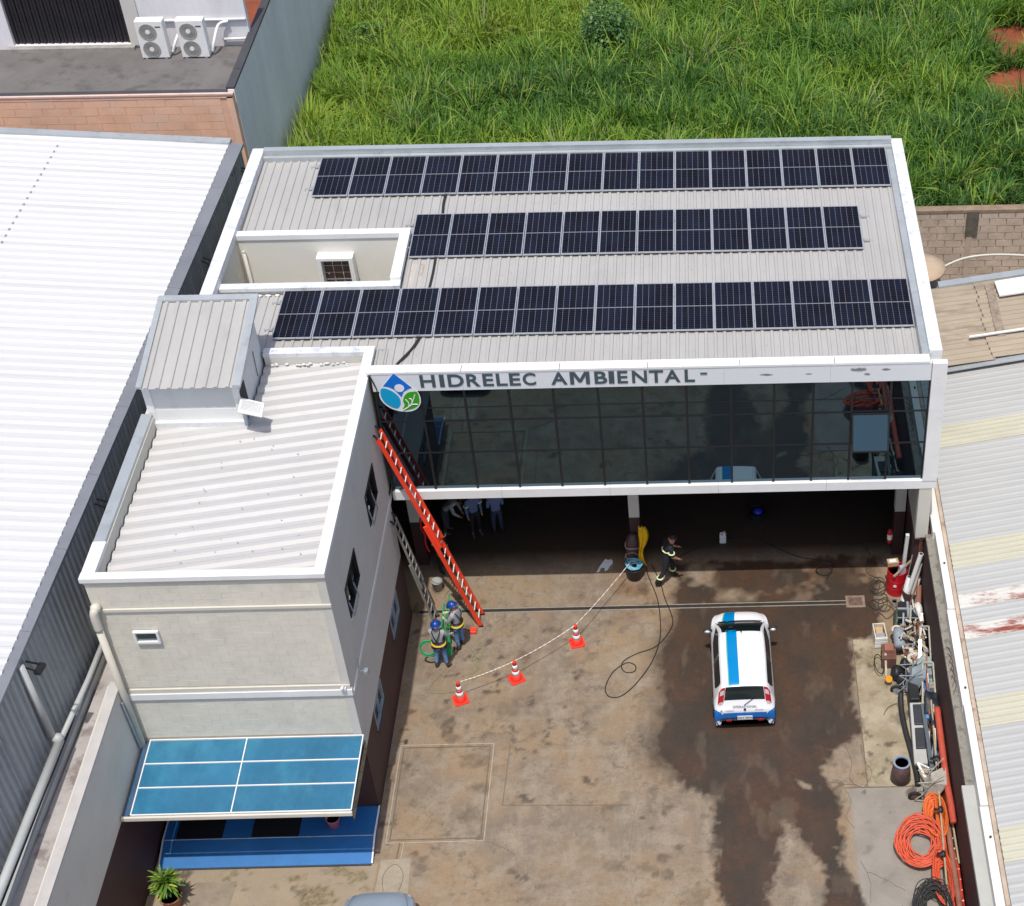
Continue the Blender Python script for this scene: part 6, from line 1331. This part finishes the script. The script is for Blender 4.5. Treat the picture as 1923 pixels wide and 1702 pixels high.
# machine frame, boxes, engine parts
wc = thing('wooden_crate', 'pale open wooden crate standing at the left edge of the scrap heap', 'crate', (13.12,-1.55,0), R(4))
for a_, b_ in (((-.17,-.30,0),(.17,-.27,.42)), ((-.17,.24,0),(.17,.27,.42)), ((-.17,-.27,0),(-.14,.24,.42)), ((.14,-.27,0),(.17,.24,.42))): MB().box(*a_, *b_).build('crate_side', M('pale_crate_board', (.62,.55,.44), .8, v=.15, s=6) if 'pale_crate_board' not in bpy.data.materials else bpy.data.materials['pale_crate_board'], wc, world=False)
MB().box(-.10,-.05,.20,.10,.20,.33).build('crate_content', m_card, wc, world=False); MB().box(-.12,-.24,.2,.12,-.07,.36).build('grey_content', m_gp, wc, world=False)
for k in range(3): MB().box(-.18,-.32+.0,.05+.13*k,.18,-.302,.15+.13*k).build('crate_slat', m_paperw, wc, world=False)
bx2 = thing('rusty_cabinet', 'rusty brown steel cabinet below the wooden crate', 'cabinet', (13.30,-2.35,0), R(-3))
MB().box(-.20,-.28,0,.20,.28,.40).build('cabinet_body', m_rustm, bx2, world=False, bevel=.01); MB().box(-.12,-.10,.401,.12,.16,.55).build('cabinet_lid', m_bpipe, bx2, world=False)
kb = thing('black_crate', 'black plastic crate with ribbed rim under the wall, behind the engine parts', 'crate', (13.95,-.98,0), R(-3))
MB().box(-.27,-.30,0,.27,.30,.62).build('crate_body', m_blackpl, kb, world=False)
for k in range(4): MB().box(-.29,-.32+.0,.35+.08*k,.29,-.30,.38+.08*k).build('rim_rib', m_gp if k == 3 else m_blackpl, kb, world=False)
MB().box(-.29,-.02,.622,.29,.04,.66).box(-.03,-.3,.622,.03,.3,.65).build('lid_brace', m_gp, kb, world=False)
wd_ = thing('white_helmet_box', 'glossy white and brown rounded casing lying against the maroon wall', 'casing', (14.38,-1.0,.2))
MB().ball((14.24,-1.0,.55), .13, .28, .28).build('white_shell', m_paperw, wd_, smooth=True); MB().ball((14.24,-1.35,.42), .12, .22, .22).build('brown_shell', m_rustm, wd_, smooth=True)
tr_ = thing('sage_tarpaulin', 'dull green tarpaulin folded beside the black crate', 'tarpaulin', (13.70,-.85,0)); MB().hexa([(13.52,-1.35,0),(13.80,-1.4,0),(13.82,-.55,0),(13.62,-.5,0)],[(13.60,-1.2,.38),(13.78,-1.25,.42),(13.80,-.65,.45),(13.68,-.65,.35)]).build('folded_sheet', M('dull_green_tarp', (.10,.13,.10), .8, v=.2, s=4), tr_)
# scrap engine heap
en = thing('engine_block', 'grimy dismantled engine with pale pipes and shiny fittings in the middle of the scrap heap', 'engine', (13.95,-2.0,0))
MB().box(13.72,-2.6,0,14.25,-1.45,.42).build('engine_base', m_grime, en, bevel=.03)
MB().lathe([(0,0),(.16,0),(.16,.55),(.13,.6),(0,.6)], 18, at=(13.62,-2.25,.45), axis=(0,1,.1)).build('grey_cylinder', m_gp, en, smooth=True)
MB().tube([Vector((14.0+.20*math.cos(a), -2.72+.17*math.sin(a), .5)) for a in np.linspace(0, 2*math.pi, 21)[:-1]], .055, 8, True).build('flywheel_ring', M('dusty_cream_metal', (.58,.53,.44), .7, v=.25, s=9), en, smooth=True)
MB().tube([Vector((13.58+.12*math.cos(a), -1.62+.12*math.sin(a), .5)) for a in np.linspace(0, 2*math.pi, 17)[:-1]], .04, 8, True).build('pulley_ring', bpy.data.materials['dusty_cream_metal'], en, smooth=True)
MB().lathe([(0,0),(.10,0),(.10,.05),(0,.05)], 16, at=(14.0,-2.72,.46)).build('hub', m_bpipe, en)
MB().lathe([(0,0),(.06,0),(.06,.05),(0,.05)], 12, at=(13.58,-1.62,.46)).build('hub', m_bpipe, en)
cols = [m_steel, bpy.data.materials['dusty_cream_metal'], m_pvc, m_grime, m_rustm, m_alum, m_wood]
for k in range(46):
    x = random.uniform(13.60,14.32); y = random.uniform(-2.75,-1.25); z_ = random.uniform(.42,.72); a = random.uniform(0,math.pi); l_ = random.uniform(.06,.22); r_ = random.uniform(.012,.04)
    if k % 3 == 0: mb = MB().box(x-l_*.4,y-l_*.35,z_-.04,x+l_*.4,y+l_*.35,z_+.04)
    elif k % 3 == 1: mb = MB().tube([(x-l_*math.cos(a),y-l_*math.sin(a),z_),(x+l_*math.cos(a),y+l_*math.sin(a),z_+random.uniform(-.06,.1))], r_, 7)
    else: mb = MB().tube(spline([(x,y,z_),(x+random.uniform(-.15,.15),y+random.uniform(-.15,.15),z_+.08),(x+random.uniform(-.25,.25),y+random.uniform(-.2,.2),z_)],4), r_*.6, 6)
    mb.build('fitting' if k % 3 == 0 else 'metal_rod' if k % 3 == 1 else 'bent_pipe', cols[k % 7], en)
stick('pale_post', 'short pale post standing upright out of the engine heap by the black crate', 'post', (13.96,-1.5,.5), (13.96,-1.35,1.15), .035, m_pvc, seg=4)
stick('plank', 'white painted plank leaning on the right side of the engine heap', 'plank', (14.18,-2.0,.55), (14.28,-1.4,.9), .045, m_paperw, seg=4)
hose('cable_loop', 'black cable loop on the ground left of the rusty cabinet', 'cable', [(13.02+.13*math.cos(a), -2.6+.35*math.sin(a), .03+.2*abs(math.sin(a*.5))) for a in np.linspace(0, 2*math.pi, 14)[:-1]], .014, m_cable, closed=True, n=4)
stick('grey_board', 'narrow weathered board standing left of the black tyre scraps', 'board', (13.18,-3.1,.05), (13.20,-2.4,.42), .04, m_cement, seg=4)
ks = thing('rubber_scraps', 'heap of black rubber and cloth above the grey wheelbarrow', 'rubber', (13.62,-3.0,0)); 
for k in range(5): MB().ball((13.55+random.uniform(-.15,.18), -2.95+random.uniform(-.25,.25), .25+random.uniform(-.05,.15)), random.uniform(.12,.2), random.uniform(.12,.24), random.uniform(.12,.2)).build('rubber_lump', m_blackpl, ks, smooth=True)
sc = thing('scrap_heap', 'loose heap of thin rods, offcuts and pipe ends along the foot of the maroon wall', 'scrap', (14.25,-2.5,0))
for k in range(120):
    x = random.uniform(13.70,14.30); y = random.choice((random.uniform(-3.6,-.4), random.uniform(-7.0,-3.6))); z_ = random.uniform(.05,.45)+(.25 if x > 14.1 else 0); a = random.gauss(math.pi/2, .5); l_ = random.uniform(.15,.6)
    if y < -3.6 and x < 14.05: x += .3
    if x > 14.3: x = 14.28
    a1 = (x-l_*math.cos(a)*.35, y-l_*math.sin(a), z_); b1 = (min(x+l_*math.cos(a)*.35, 14.36), y+l_*math.sin(a), z_+random.uniform(-.1,.35))
    mt_ = random.choice([m_steel, m_rustm, m_grime, m_wood, m_bpipe, m_pvc, m_gp, m_blackpl, bpy.data.materials['dusty_cream_metal']])
    if k % 4 == 3: MB().box(x-.08,y-.1,z_,x+.06,y+.1,z_+random.uniform(.06,.2)).build('offcut', mt_, sc)
    else: (MB().tube([a1, b1], random.uniform(.01,.03), 7) if k % 2 else MB().bar(a1, b1, random.uniform(.02,.06), .02)).build('rod' if k % 2 else 'slat', mt_, sc)
def wheelbarrow(label, loc, rot, mat, frame, hub):
    t = thing('wheelbarrow', label, 'wheelbarrow', loc); t.rotation_euler = rot
    b = [(.28,-.17,.34),(.82,-.17,.34),(.82,.17,.34),(.28,.17,.34)]; u = [(.12,-.28,.60),(1.05,-.30,.66),(1.05,.30,.66),(.12,.28,.60)]
    bi = [(.30,-.15,.36),(.80,-.15,.36),(.80,.15,.36),(.30,.15,.36)]; ui = [(.15,-.26,.602),(1.02,-.28,.662),(1.02,.28,.662),(.15,.26,.602)]
    mb = MB().add(b+u+bi+ui, [(0,3,2,1),(0,1,5,4),(1,2,6,5),(2,3,7,6),(3,0,4,7),(8,9,10,11),(8,12,13,9),(9,13,14,10),(10,14,15,11),(11,15,12,8),(4,5,13,12),(5,6,14,13),(6,7,15,14),(7,4,12,15)]); mb.build('tray', mat, t, world=False)
    for s_ in (-1,1):
        MB().tube(spline([(0,s_*.10,.18),(.3,s_*.13,.30),(.8,s_*.2,.33),(1.35,s_*.27,.5)],4), .017, 7).build('handle', frame, t, world=False, smooth=True)
        MB().tube([(.65,s_*.18,.33),(.78,s_*.20,.02),(.95,s_*.21,.38)], .015, 7).build('leg', frame, t, world=False)
    MB().tube([(.22,-.12,.30),(.22,.12,.30)], .015, 6).tube([(-.02,-.1,.2),(.1,-.14,.45),(.1,.14,.45),(-.02,.1,.2)], .013, 6).build('cross_bar', frame, t, world=False)
    MB().tube([Vector((.135*math.cos(a), 0, .18+.135*math.sin(a))) for a in np.linspace(0, 2*math.pi, 21)[:-1]], .042, 8, True).build('tyre', m_tyre, t, world=False, smooth=True)
    MB().lathe([(0,-.03),(.10,-.02),(.10,.02),(0,.03)], 16, at=(0,0,.18), axis=(0,1,0)).build('wheel_hub', hub, t, world=False)
    return t
wheelbarrow('grey wheelbarrow tipped on its nose with black tyre, beside the engine heap', (13.25,-3.45,.12), (R(0),R(-105),R(172)), m_gp, m_gp, m_gp)
wheelbarrow('cement crusted beige wheelbarrow tipped upright beside the brown bucket and orange hoses', (13.36,-7.12,.16), (R(0),R(-105),R(176)), m_cement, m_cement, m_rustm)
cw_ = thing('castor_wheel', 'small yellow-orange wheel between the grey wheelbarrow frame and its black tyre', 'wheel', (13.22,-3.15,.2)); MB().lathe([(0,-.03),(.10,-.03),(.10,.03),(0,.03)], 18, at=(13.22,-3.22,.24), axis=(.3,-.6,.7)).build('yellow_rim', M('yellow_orange_plastic', (.65,.28,.02), .5), cw_)
hose('bent_wire', 'thin curved wire sticking out onto the concrete below the grey wheelbarrow', 'wire', [(13.0,-4.3,.02),(13.15,-4.05,.03),(13.4,-3.95,.08),(13.6,-4.0,.2)], .009, m_rustm)
# frames, boards, blue plastic, seat
def frame_rect(name, label, corners, w_, mat, inner=None):
    t = thing(name, label, 'frame', corners[0]); P = [Vector((min(c[0], 14.36), c[1], c[2])) for c in corners]
    for a, b in zip(P, P[1:]+P[:1]): MB().bar(a, b, w_, w_).build('frame_bar', mat, t)
    if inner: MB().prism([p.lerp((P[0]+P[2])/2, .06) for p in P], (0,.0,.01)).build('frame_panel', inner, t)
    return t
frame_rect('metal_frame', 'beige metal frame standing against the maroon wall above the green board', [(14.05,-3.0,.75),(14.42,-3.0,.75),(14.46,-2.2,1.2),(14.12,-2.2,1.2)], .04, m_cement)
frame_rect('metal_frame', 'beige metal frame leaning over the bright blue pump and the green board', [(14.0,-4.4,.55),(14.40,-4.35,.55),(14.44,-3.35,1.0),(14.08,-3.35,1.0)], .045, m_cement)
q = MB().hexa([(13.92,-3.75,.45),(14.36,-3.75,.45),(14.37,-2.95,.80),(13.98,-2.95,.80)],[(13.92,-3.77,.47),(14.36,-3.77,.47),(14.37,-2.97,.83),(13.98,-2.97,.83)]).build('green_board', m_gg); tag(q, 'sage green flat board lying between the two beige metal frames', 'board')
stick('aluminium_plate', 'narrow shiny plate standing on the green board', 'plate', (14.05,-3.0,.8), (14.10,-2.55,1.05), .05, m_alum, seg=4)
bp_ = thing('blue_pump', 'bright blue pump body wedged under the beige metal frame', 'pump', (14.15,-4.3,0))
MB().lathe([(0,0),(.10,0),(.10,.45),(.07,.5),(0,.5)], 16, at=(14.18,-4.15,.55), axis=(.02,1,.2)).build('pump_cylinder', m_bp, bp_, smooth=True); MB().box(14.02,-4.05,.3,14.12,-3.9,.6).build('pump_bracket', m_alum, bp_)
MB().box(14.0,-4.95,.4,14.16,-4.55,.62).box(14.17,-4.9,.42,14.3,-4.6,.6).build('pump_outlet', m_bp, bp_, bevel=.02)
def sag(name, label, cat, P, mat, th_=.05):
    mb = MB(); P = [Vector(p) for p in P]; n = 6
    for i in range(n+1):
        for j in range(n+1):
            u, v_ = i/n, j/n; p = P[0].lerp(P[1], u).lerp(P[3].lerp(P[2], u), v_); p.z += .06*math.sin(3*u+2*v_)-.04*math.sin(7*v_+u*3); mb.v.append(tuple(p))
    for i in range(n):
        for j in range(n): a = i*(n+1)+j; mb.f.append((a, a+1, a+n+2, a+n+1)); mb.m.append(0)
    o = mb.build(name, mat, smooth=True); s_ = o.modifiers.new('thick', 'SOLIDIFY'); s_.thickness = th_; tag(o, label, cat); return o
m_vinyl = M('black_vinyl', (.022,.026,.034), .55, v=.2, s=4)
sag('black_cover', 'black vinyl cover draped over blue plastic, upper of the two black covers', 'cover', [(14.0,-4.85,.62),(14.38,-4.85,.66),(14.38,-4.25,.85),(14.05,-4.25,.85)], m_vinyl)
sag('black_cover', 'black vinyl cover with pointed lower end, lower of the two black covers', 'cover', [(14.20,-6.0,.55),(14.36,-6.0,.58),(14.38,-5.05,.82),(14.08,-5.05,.82)], m_vinyl)
q = MB().hexa([(14.10,-7.1,.28),(14.20,-7.1,.28),(14.32,-5.6,.5),(14.18,-5.6,.5)],[(14.10,-7.1,.36),(14.20,-7.1,.36),(14.32,-5.6,.58),(14.18,-5.6,.58)]).build('blue_plank', m_bp); tag(q, 'narrow bright blue plastic plank running down from under the black covers', 'plank')
lt = thing('blue_stepladder', 'light blue small metal stepladder lying behind the bright blue plank', 'stepladder', (14.35,-6.3,.3))
for s_ in (-.1,.1): MB().bar((14.28+s_*.8,-7.1,.3),(14.29+s_*.8,-5.3,.6),.03,.05).build('stile', m_bp2, lt)
for k in range(6): MB().bar((14.20,-6.9+.28*k,.36+.045*k),(14.38,-6.9+.28*k,.36+.045*k),.05,.02).build('tread', m_bp2, lt)
bs = thing('bus_seat', 'grey plastic double seat with two black cushions lying by the wall', 'seat', (13.85,-5.2,0))
MB().hexa([(13.62,-6.15,0),(13.98,-6.15,0),(13.98,-4.35,.3),(13.66,-4.35,.3)],[(13.62,-6.15,.22),(13.98,-6.15,.22),(14.0,-4.35,.55),(13.66,-4.35,.55)]).build('seat_shell', M('light_grey_plastic', (.42,.42,.40), .6, v=.08), bs, bevel=.02)
MB().hexa([(13.72,-5.05,.44),(13.96,-5.05,.44),(13.97,-4.45,.55),(13.73,-4.45,.55)],[(13.72,-5.05,.49),(13.96,-5.05,.49),(13.97,-4.45,.60),(13.73,-4.45,.60)]).build('cushion', m_vinyl, bs, bevel=.02)
MB().hexa([(13.70,-5.75,.30),(13.96,-5.75,.30),(13.97,-5.15,.42),(13.72,-5.15,.42)],[(13.70,-5.75,.36),(13.96,-5.75,.36),(13.97,-5.15,.47),(13.72,-5.15,.47)]).build('cushion', m_vinyl, bs, bevel=.02)
stick('grey_post', 'long flat grey steel post lying between the double seat and the black covers', 'post', (14.02,-6.6,.45), (13.98,-4.5,.62), .07, M('slate_steel', (.10,.12,.14), .5, v=.1), seg=4)
hose('thick_black_hose', 'thick black hose edging the scrap heap from grey wheelbarrow to beige wheelbarrow', 'hose', [(13.50,-3.75,.25),(13.48,-4.2,.12),(13.52,-4.9,.08),(13.60,-5.6,.07),(13.66,-6.3,.07),(13.66,-6.75,.07)], .075, m_blackh, seg=10)
kc = thing('black_cabinet', 'black plastic cabinet standing between grey wheelbarrow and green board', 'cabinet', (13.82,-4.0,0)); MB().box(13.68,-4.3,0,13.94,-3.35,.62).build('cabinet_body', m_blackpl, kc, bevel=.02); MB().box(13.70,-4.31,.05,13.92,-4.301,.55).build('cabinet_door', m_vinyl, kc)
wp = thing('white_bracket', 'broken white metal bracket above the beige wheelbarrow', 'bracket', (13.75,-6.35,.3))
MB().bar((13.66,-6.35,.5),(13.84,-6.75,.35),.06,.02).build('bracket_arm', m_paperw, wp); MB().bar((13.66,-6.35,.5),(13.95,-6.5,.45),.04,.02).build('bracket_arm', m_paperw, wp)
pc = thing('grey_canister', 'small chrome canister with strap beside the long wooden poles', 'canister', (14.05,-6.9,0)); MB().lathe([(0,0),(.08,0),(.08,.35),(.04,.4),(0,.4)], 14, at=(14.02,-6.85,.1)).build('canister_body', m_alum, pc, smooth=True); MB().box(13.98,-7.2,.2,14.22,-7.08,.34).build('white_box', m_paperw, pc)
br_ = thing('brown_bucket', 'tall dark brown plastic bucket with grey-blue rim beside the beige wheelbarrow', 'bucket', (13.22,-6.45,0))
MB().lathe([(0,0),(.27,0),(.245,.3),(.21,.62)], 24, at=(13.24,-6.45,0)).build('bucket_body', m_brownt, br_, smooth=True)
MB().lathe([(.21,.62),(.225,.63),(.225,.66),(.175,.66),(.165,.60),(.16,.3)], 24, at=(13.24,-6.45,0)).build('rim', M('grey_blue_rim', (.24,.28,.36), .5), br_); MB().lathe([(0,.58),(.165,.58)], 24, at=(13.24,-6.45,0)).build('brown_contents', m_rustm, br_)
# poles
stick('wooden_pole', 'long tan wooden pole lying over the orange hoses, left of the two', 'pole', (14.18,-4.6,.9), (13.93,-11.4,.35), .026, m_pole)
stick('wooden_pole', 'long tan wooden pole lying over the orange hoses, right of the two', 'pole', (14.24,-5.4,.8), (14.45,-9.45,.42), .026, m_pole)
for (x, y, z_, l) in ((14.12,-6.45,.78,'near the bright blue plank'), (14.05,-8.0,.70,'above the big orange coil'), (13.98,-9.25,.58,'below the big orange coil')):
    t = thing('black_tie', 'black rubber tie wrapped round the wooden pole %s' % l, 'tie', (x,y,z_)); MB().ball((x,y,z_), .07, .09, .05).bar((x-.16,y-.0,z_),(x+.05,y-.08,z_),.07,.03).build('tie_knot', m_blackpl, t, smooth=True)
mb = MB().tube(spline([(14.28,-5.0,1.05),(14.27,-6.0,1.0),(14.27,-7.2,.9),(14.29,-8.0,.88),(14.30,-8.55,.86)],8), .085, 14)
o = mb.build('red_flexible_pipe', m_rpipe, smooth=True); tag(o, 'long faded red flexible pipe leaning along the maroon wall', 'pipe')
stick('brown_pipe', 'long brown red pipe lying beside the wooden poles at the bottom right', 'pipe', (14.20,-8.35,.50), (14.22,-11.5,.40), .07, m_bpipe)
rl_ = thing('red_ladder', 'red fibreglass ladder with pale rungs lying along the wall at the bottom right', 'ladder', (14.4,-9.5,0))
for s_ in (-.09,.09): MB().bar((14.27+s_,-8.0,.35),(14.25+s_,-11.6,.25),.03,.06).build('rail', m_redd, rl_)
for k in range(11): MB().bar((14.17,-8.35-.3*k,.36-.008*k),(14.36,-8.35-.3*k,.36-.008*k),.03,.03).build('rung', m_conew, rl_)
# orange hose coils
def coil(name, label, cat, c, nrm, rx, ry, n_, r, mat, th_=.12, jit=.02, group=None, phase=0):
    t = thing(name, label, cat, c, 0, group); c = Vector(c); nz = Vector(nrm).normalized(); yy_ = (Vector((0,1,0))-nz*nz.y).normalized(); q = Matrix((yy_.cross(nz), yy_, nz)).transposed()
    for k in range(n_):
        f_ = k/max(1, n_-1); s_ = .42+.60*((k+.5)/n_)**.75; hz = (f_-.5)*th_
        pts = [c+q @ Vector((rx*s_*math.cos(a)+jit*math.sin(2*a+k), ry*s_*math.sin(a)+jit*math.cos(3*a+k*2), hz+jit*.6*math.sin(a*2+k))) for a in np.linspace(0, 2*math.pi, 37)[:-1]]
        MB().tube(pts, r, 8, True).build('hose_turn', mat, t, smooth=True)
    return t
random.seed(5)
coil('orange_hose_coil', 'big round coil of orange hose propped at the foot of the wooden poles', 'hose', (13.50,-8.70,.30), (-.15,-.32,1), .60,.66,24,.019,m_hose,.34,.03)
coil('orange_hose_coil', 'oblong coil of yellow-orange hose hanging below the beige wheelbarrow', 'hose', (13.98,-7.98,.34), (-.35,-.1,1), .28,.62,20,.023,m_hose2,.30)
coil('orange_hose_coil', 'narrow coil of orange hose close to the wall behind the wooden poles', 'hose', (14.14,-7.8,.42), (-.5,.1,1), .15,.95,10,.022,m_hose2,.18)
coil('orange_hose_coil', 'long folded coil of orange hose just above the black hose coil', 'hose', (13.96,-9.75,.30), (-.25,-.1,1), .24,.80,17,.022,m_hose,.22)
coil('orange_hose_coil', 'long orange hose coil under the red ladder at the wall', 'hose', (14.22,-9.9,.22), (-.3,0,1), .12,1.3,8,.022,m_hose,.14)
coil('black_hose_coil', 'messy heap of thin black hose coils at the bottom right of the yard', 'hose', (13.62,-10.55,.28), (-.1,-.3,1), .42,.60,26,.013,m_blackh,.42,.06)
# potted plant at lower left
pt = thing('potted_plant', 'bushy potted plant with yellow-green sword leaves by the left wall', 'plant', (-4.75,-9.75,0))
MB().lathe([(.0,0),(.20,0),(.27,.36),(.29,.38),(.25,.38),(.24,.32)], 20, at=(-4.75,-9.75,0)).build('pot', m_pot, pt, smooth=True); MB().lathe([(0,.33),(.25,.33)], 20, at=(-4.75,-9.75,0)).build('soil', m_soil, pt)
MB().tube([(-4.75,-9.75,.3),(-4.77,-9.74,.75)], .035, 8).build('stem', m_wood, pt)
def leafmesh(mat, L_=.5, w_=.035):
    mb = MB(); n = 5
    for i in range(n+1):
        t = i/n; ww = w_*math.sin(math.pi*min(1, t*.85+.12))**.8 if i < n else .002; x = L_*t*(1-.12*t); z_ = L_*(.35*t-.55*t*t)
        mb.v += [(x,-ww,z_+.006),(x,0,z_-.006),(x,ww,z_+.006)]
    for i in range(n):
        for j in range(2): a = i*3+j; mb.f.append((a, a+1, a+4, a+3)); mb.m.append(0)
    return mesh_of(mb, 'leaf', mat, smooth=True)
LM = [leafmesh(m_yplant), leafmesh(m_yplant2), leafmesh(m_yplant, .42, .04)]
for k in range(150):
    a = random.uniform(0, 2*math.pi); el = R(random.uniform(5, 82)); h_ = random.uniform(.5,.95)
    q = piece('leaf', LM[(0,0,1,2,0)[k % 5]], pt, (-4.76+random.uniform(-.04,.04),-9.75+random.uniform(-.04,.04),h_)); q.rotation_euler = (random.uniform(-.4,.4), -el, a); s_ = random.uniform(.7,1.1); q.scale = (s_,)*3
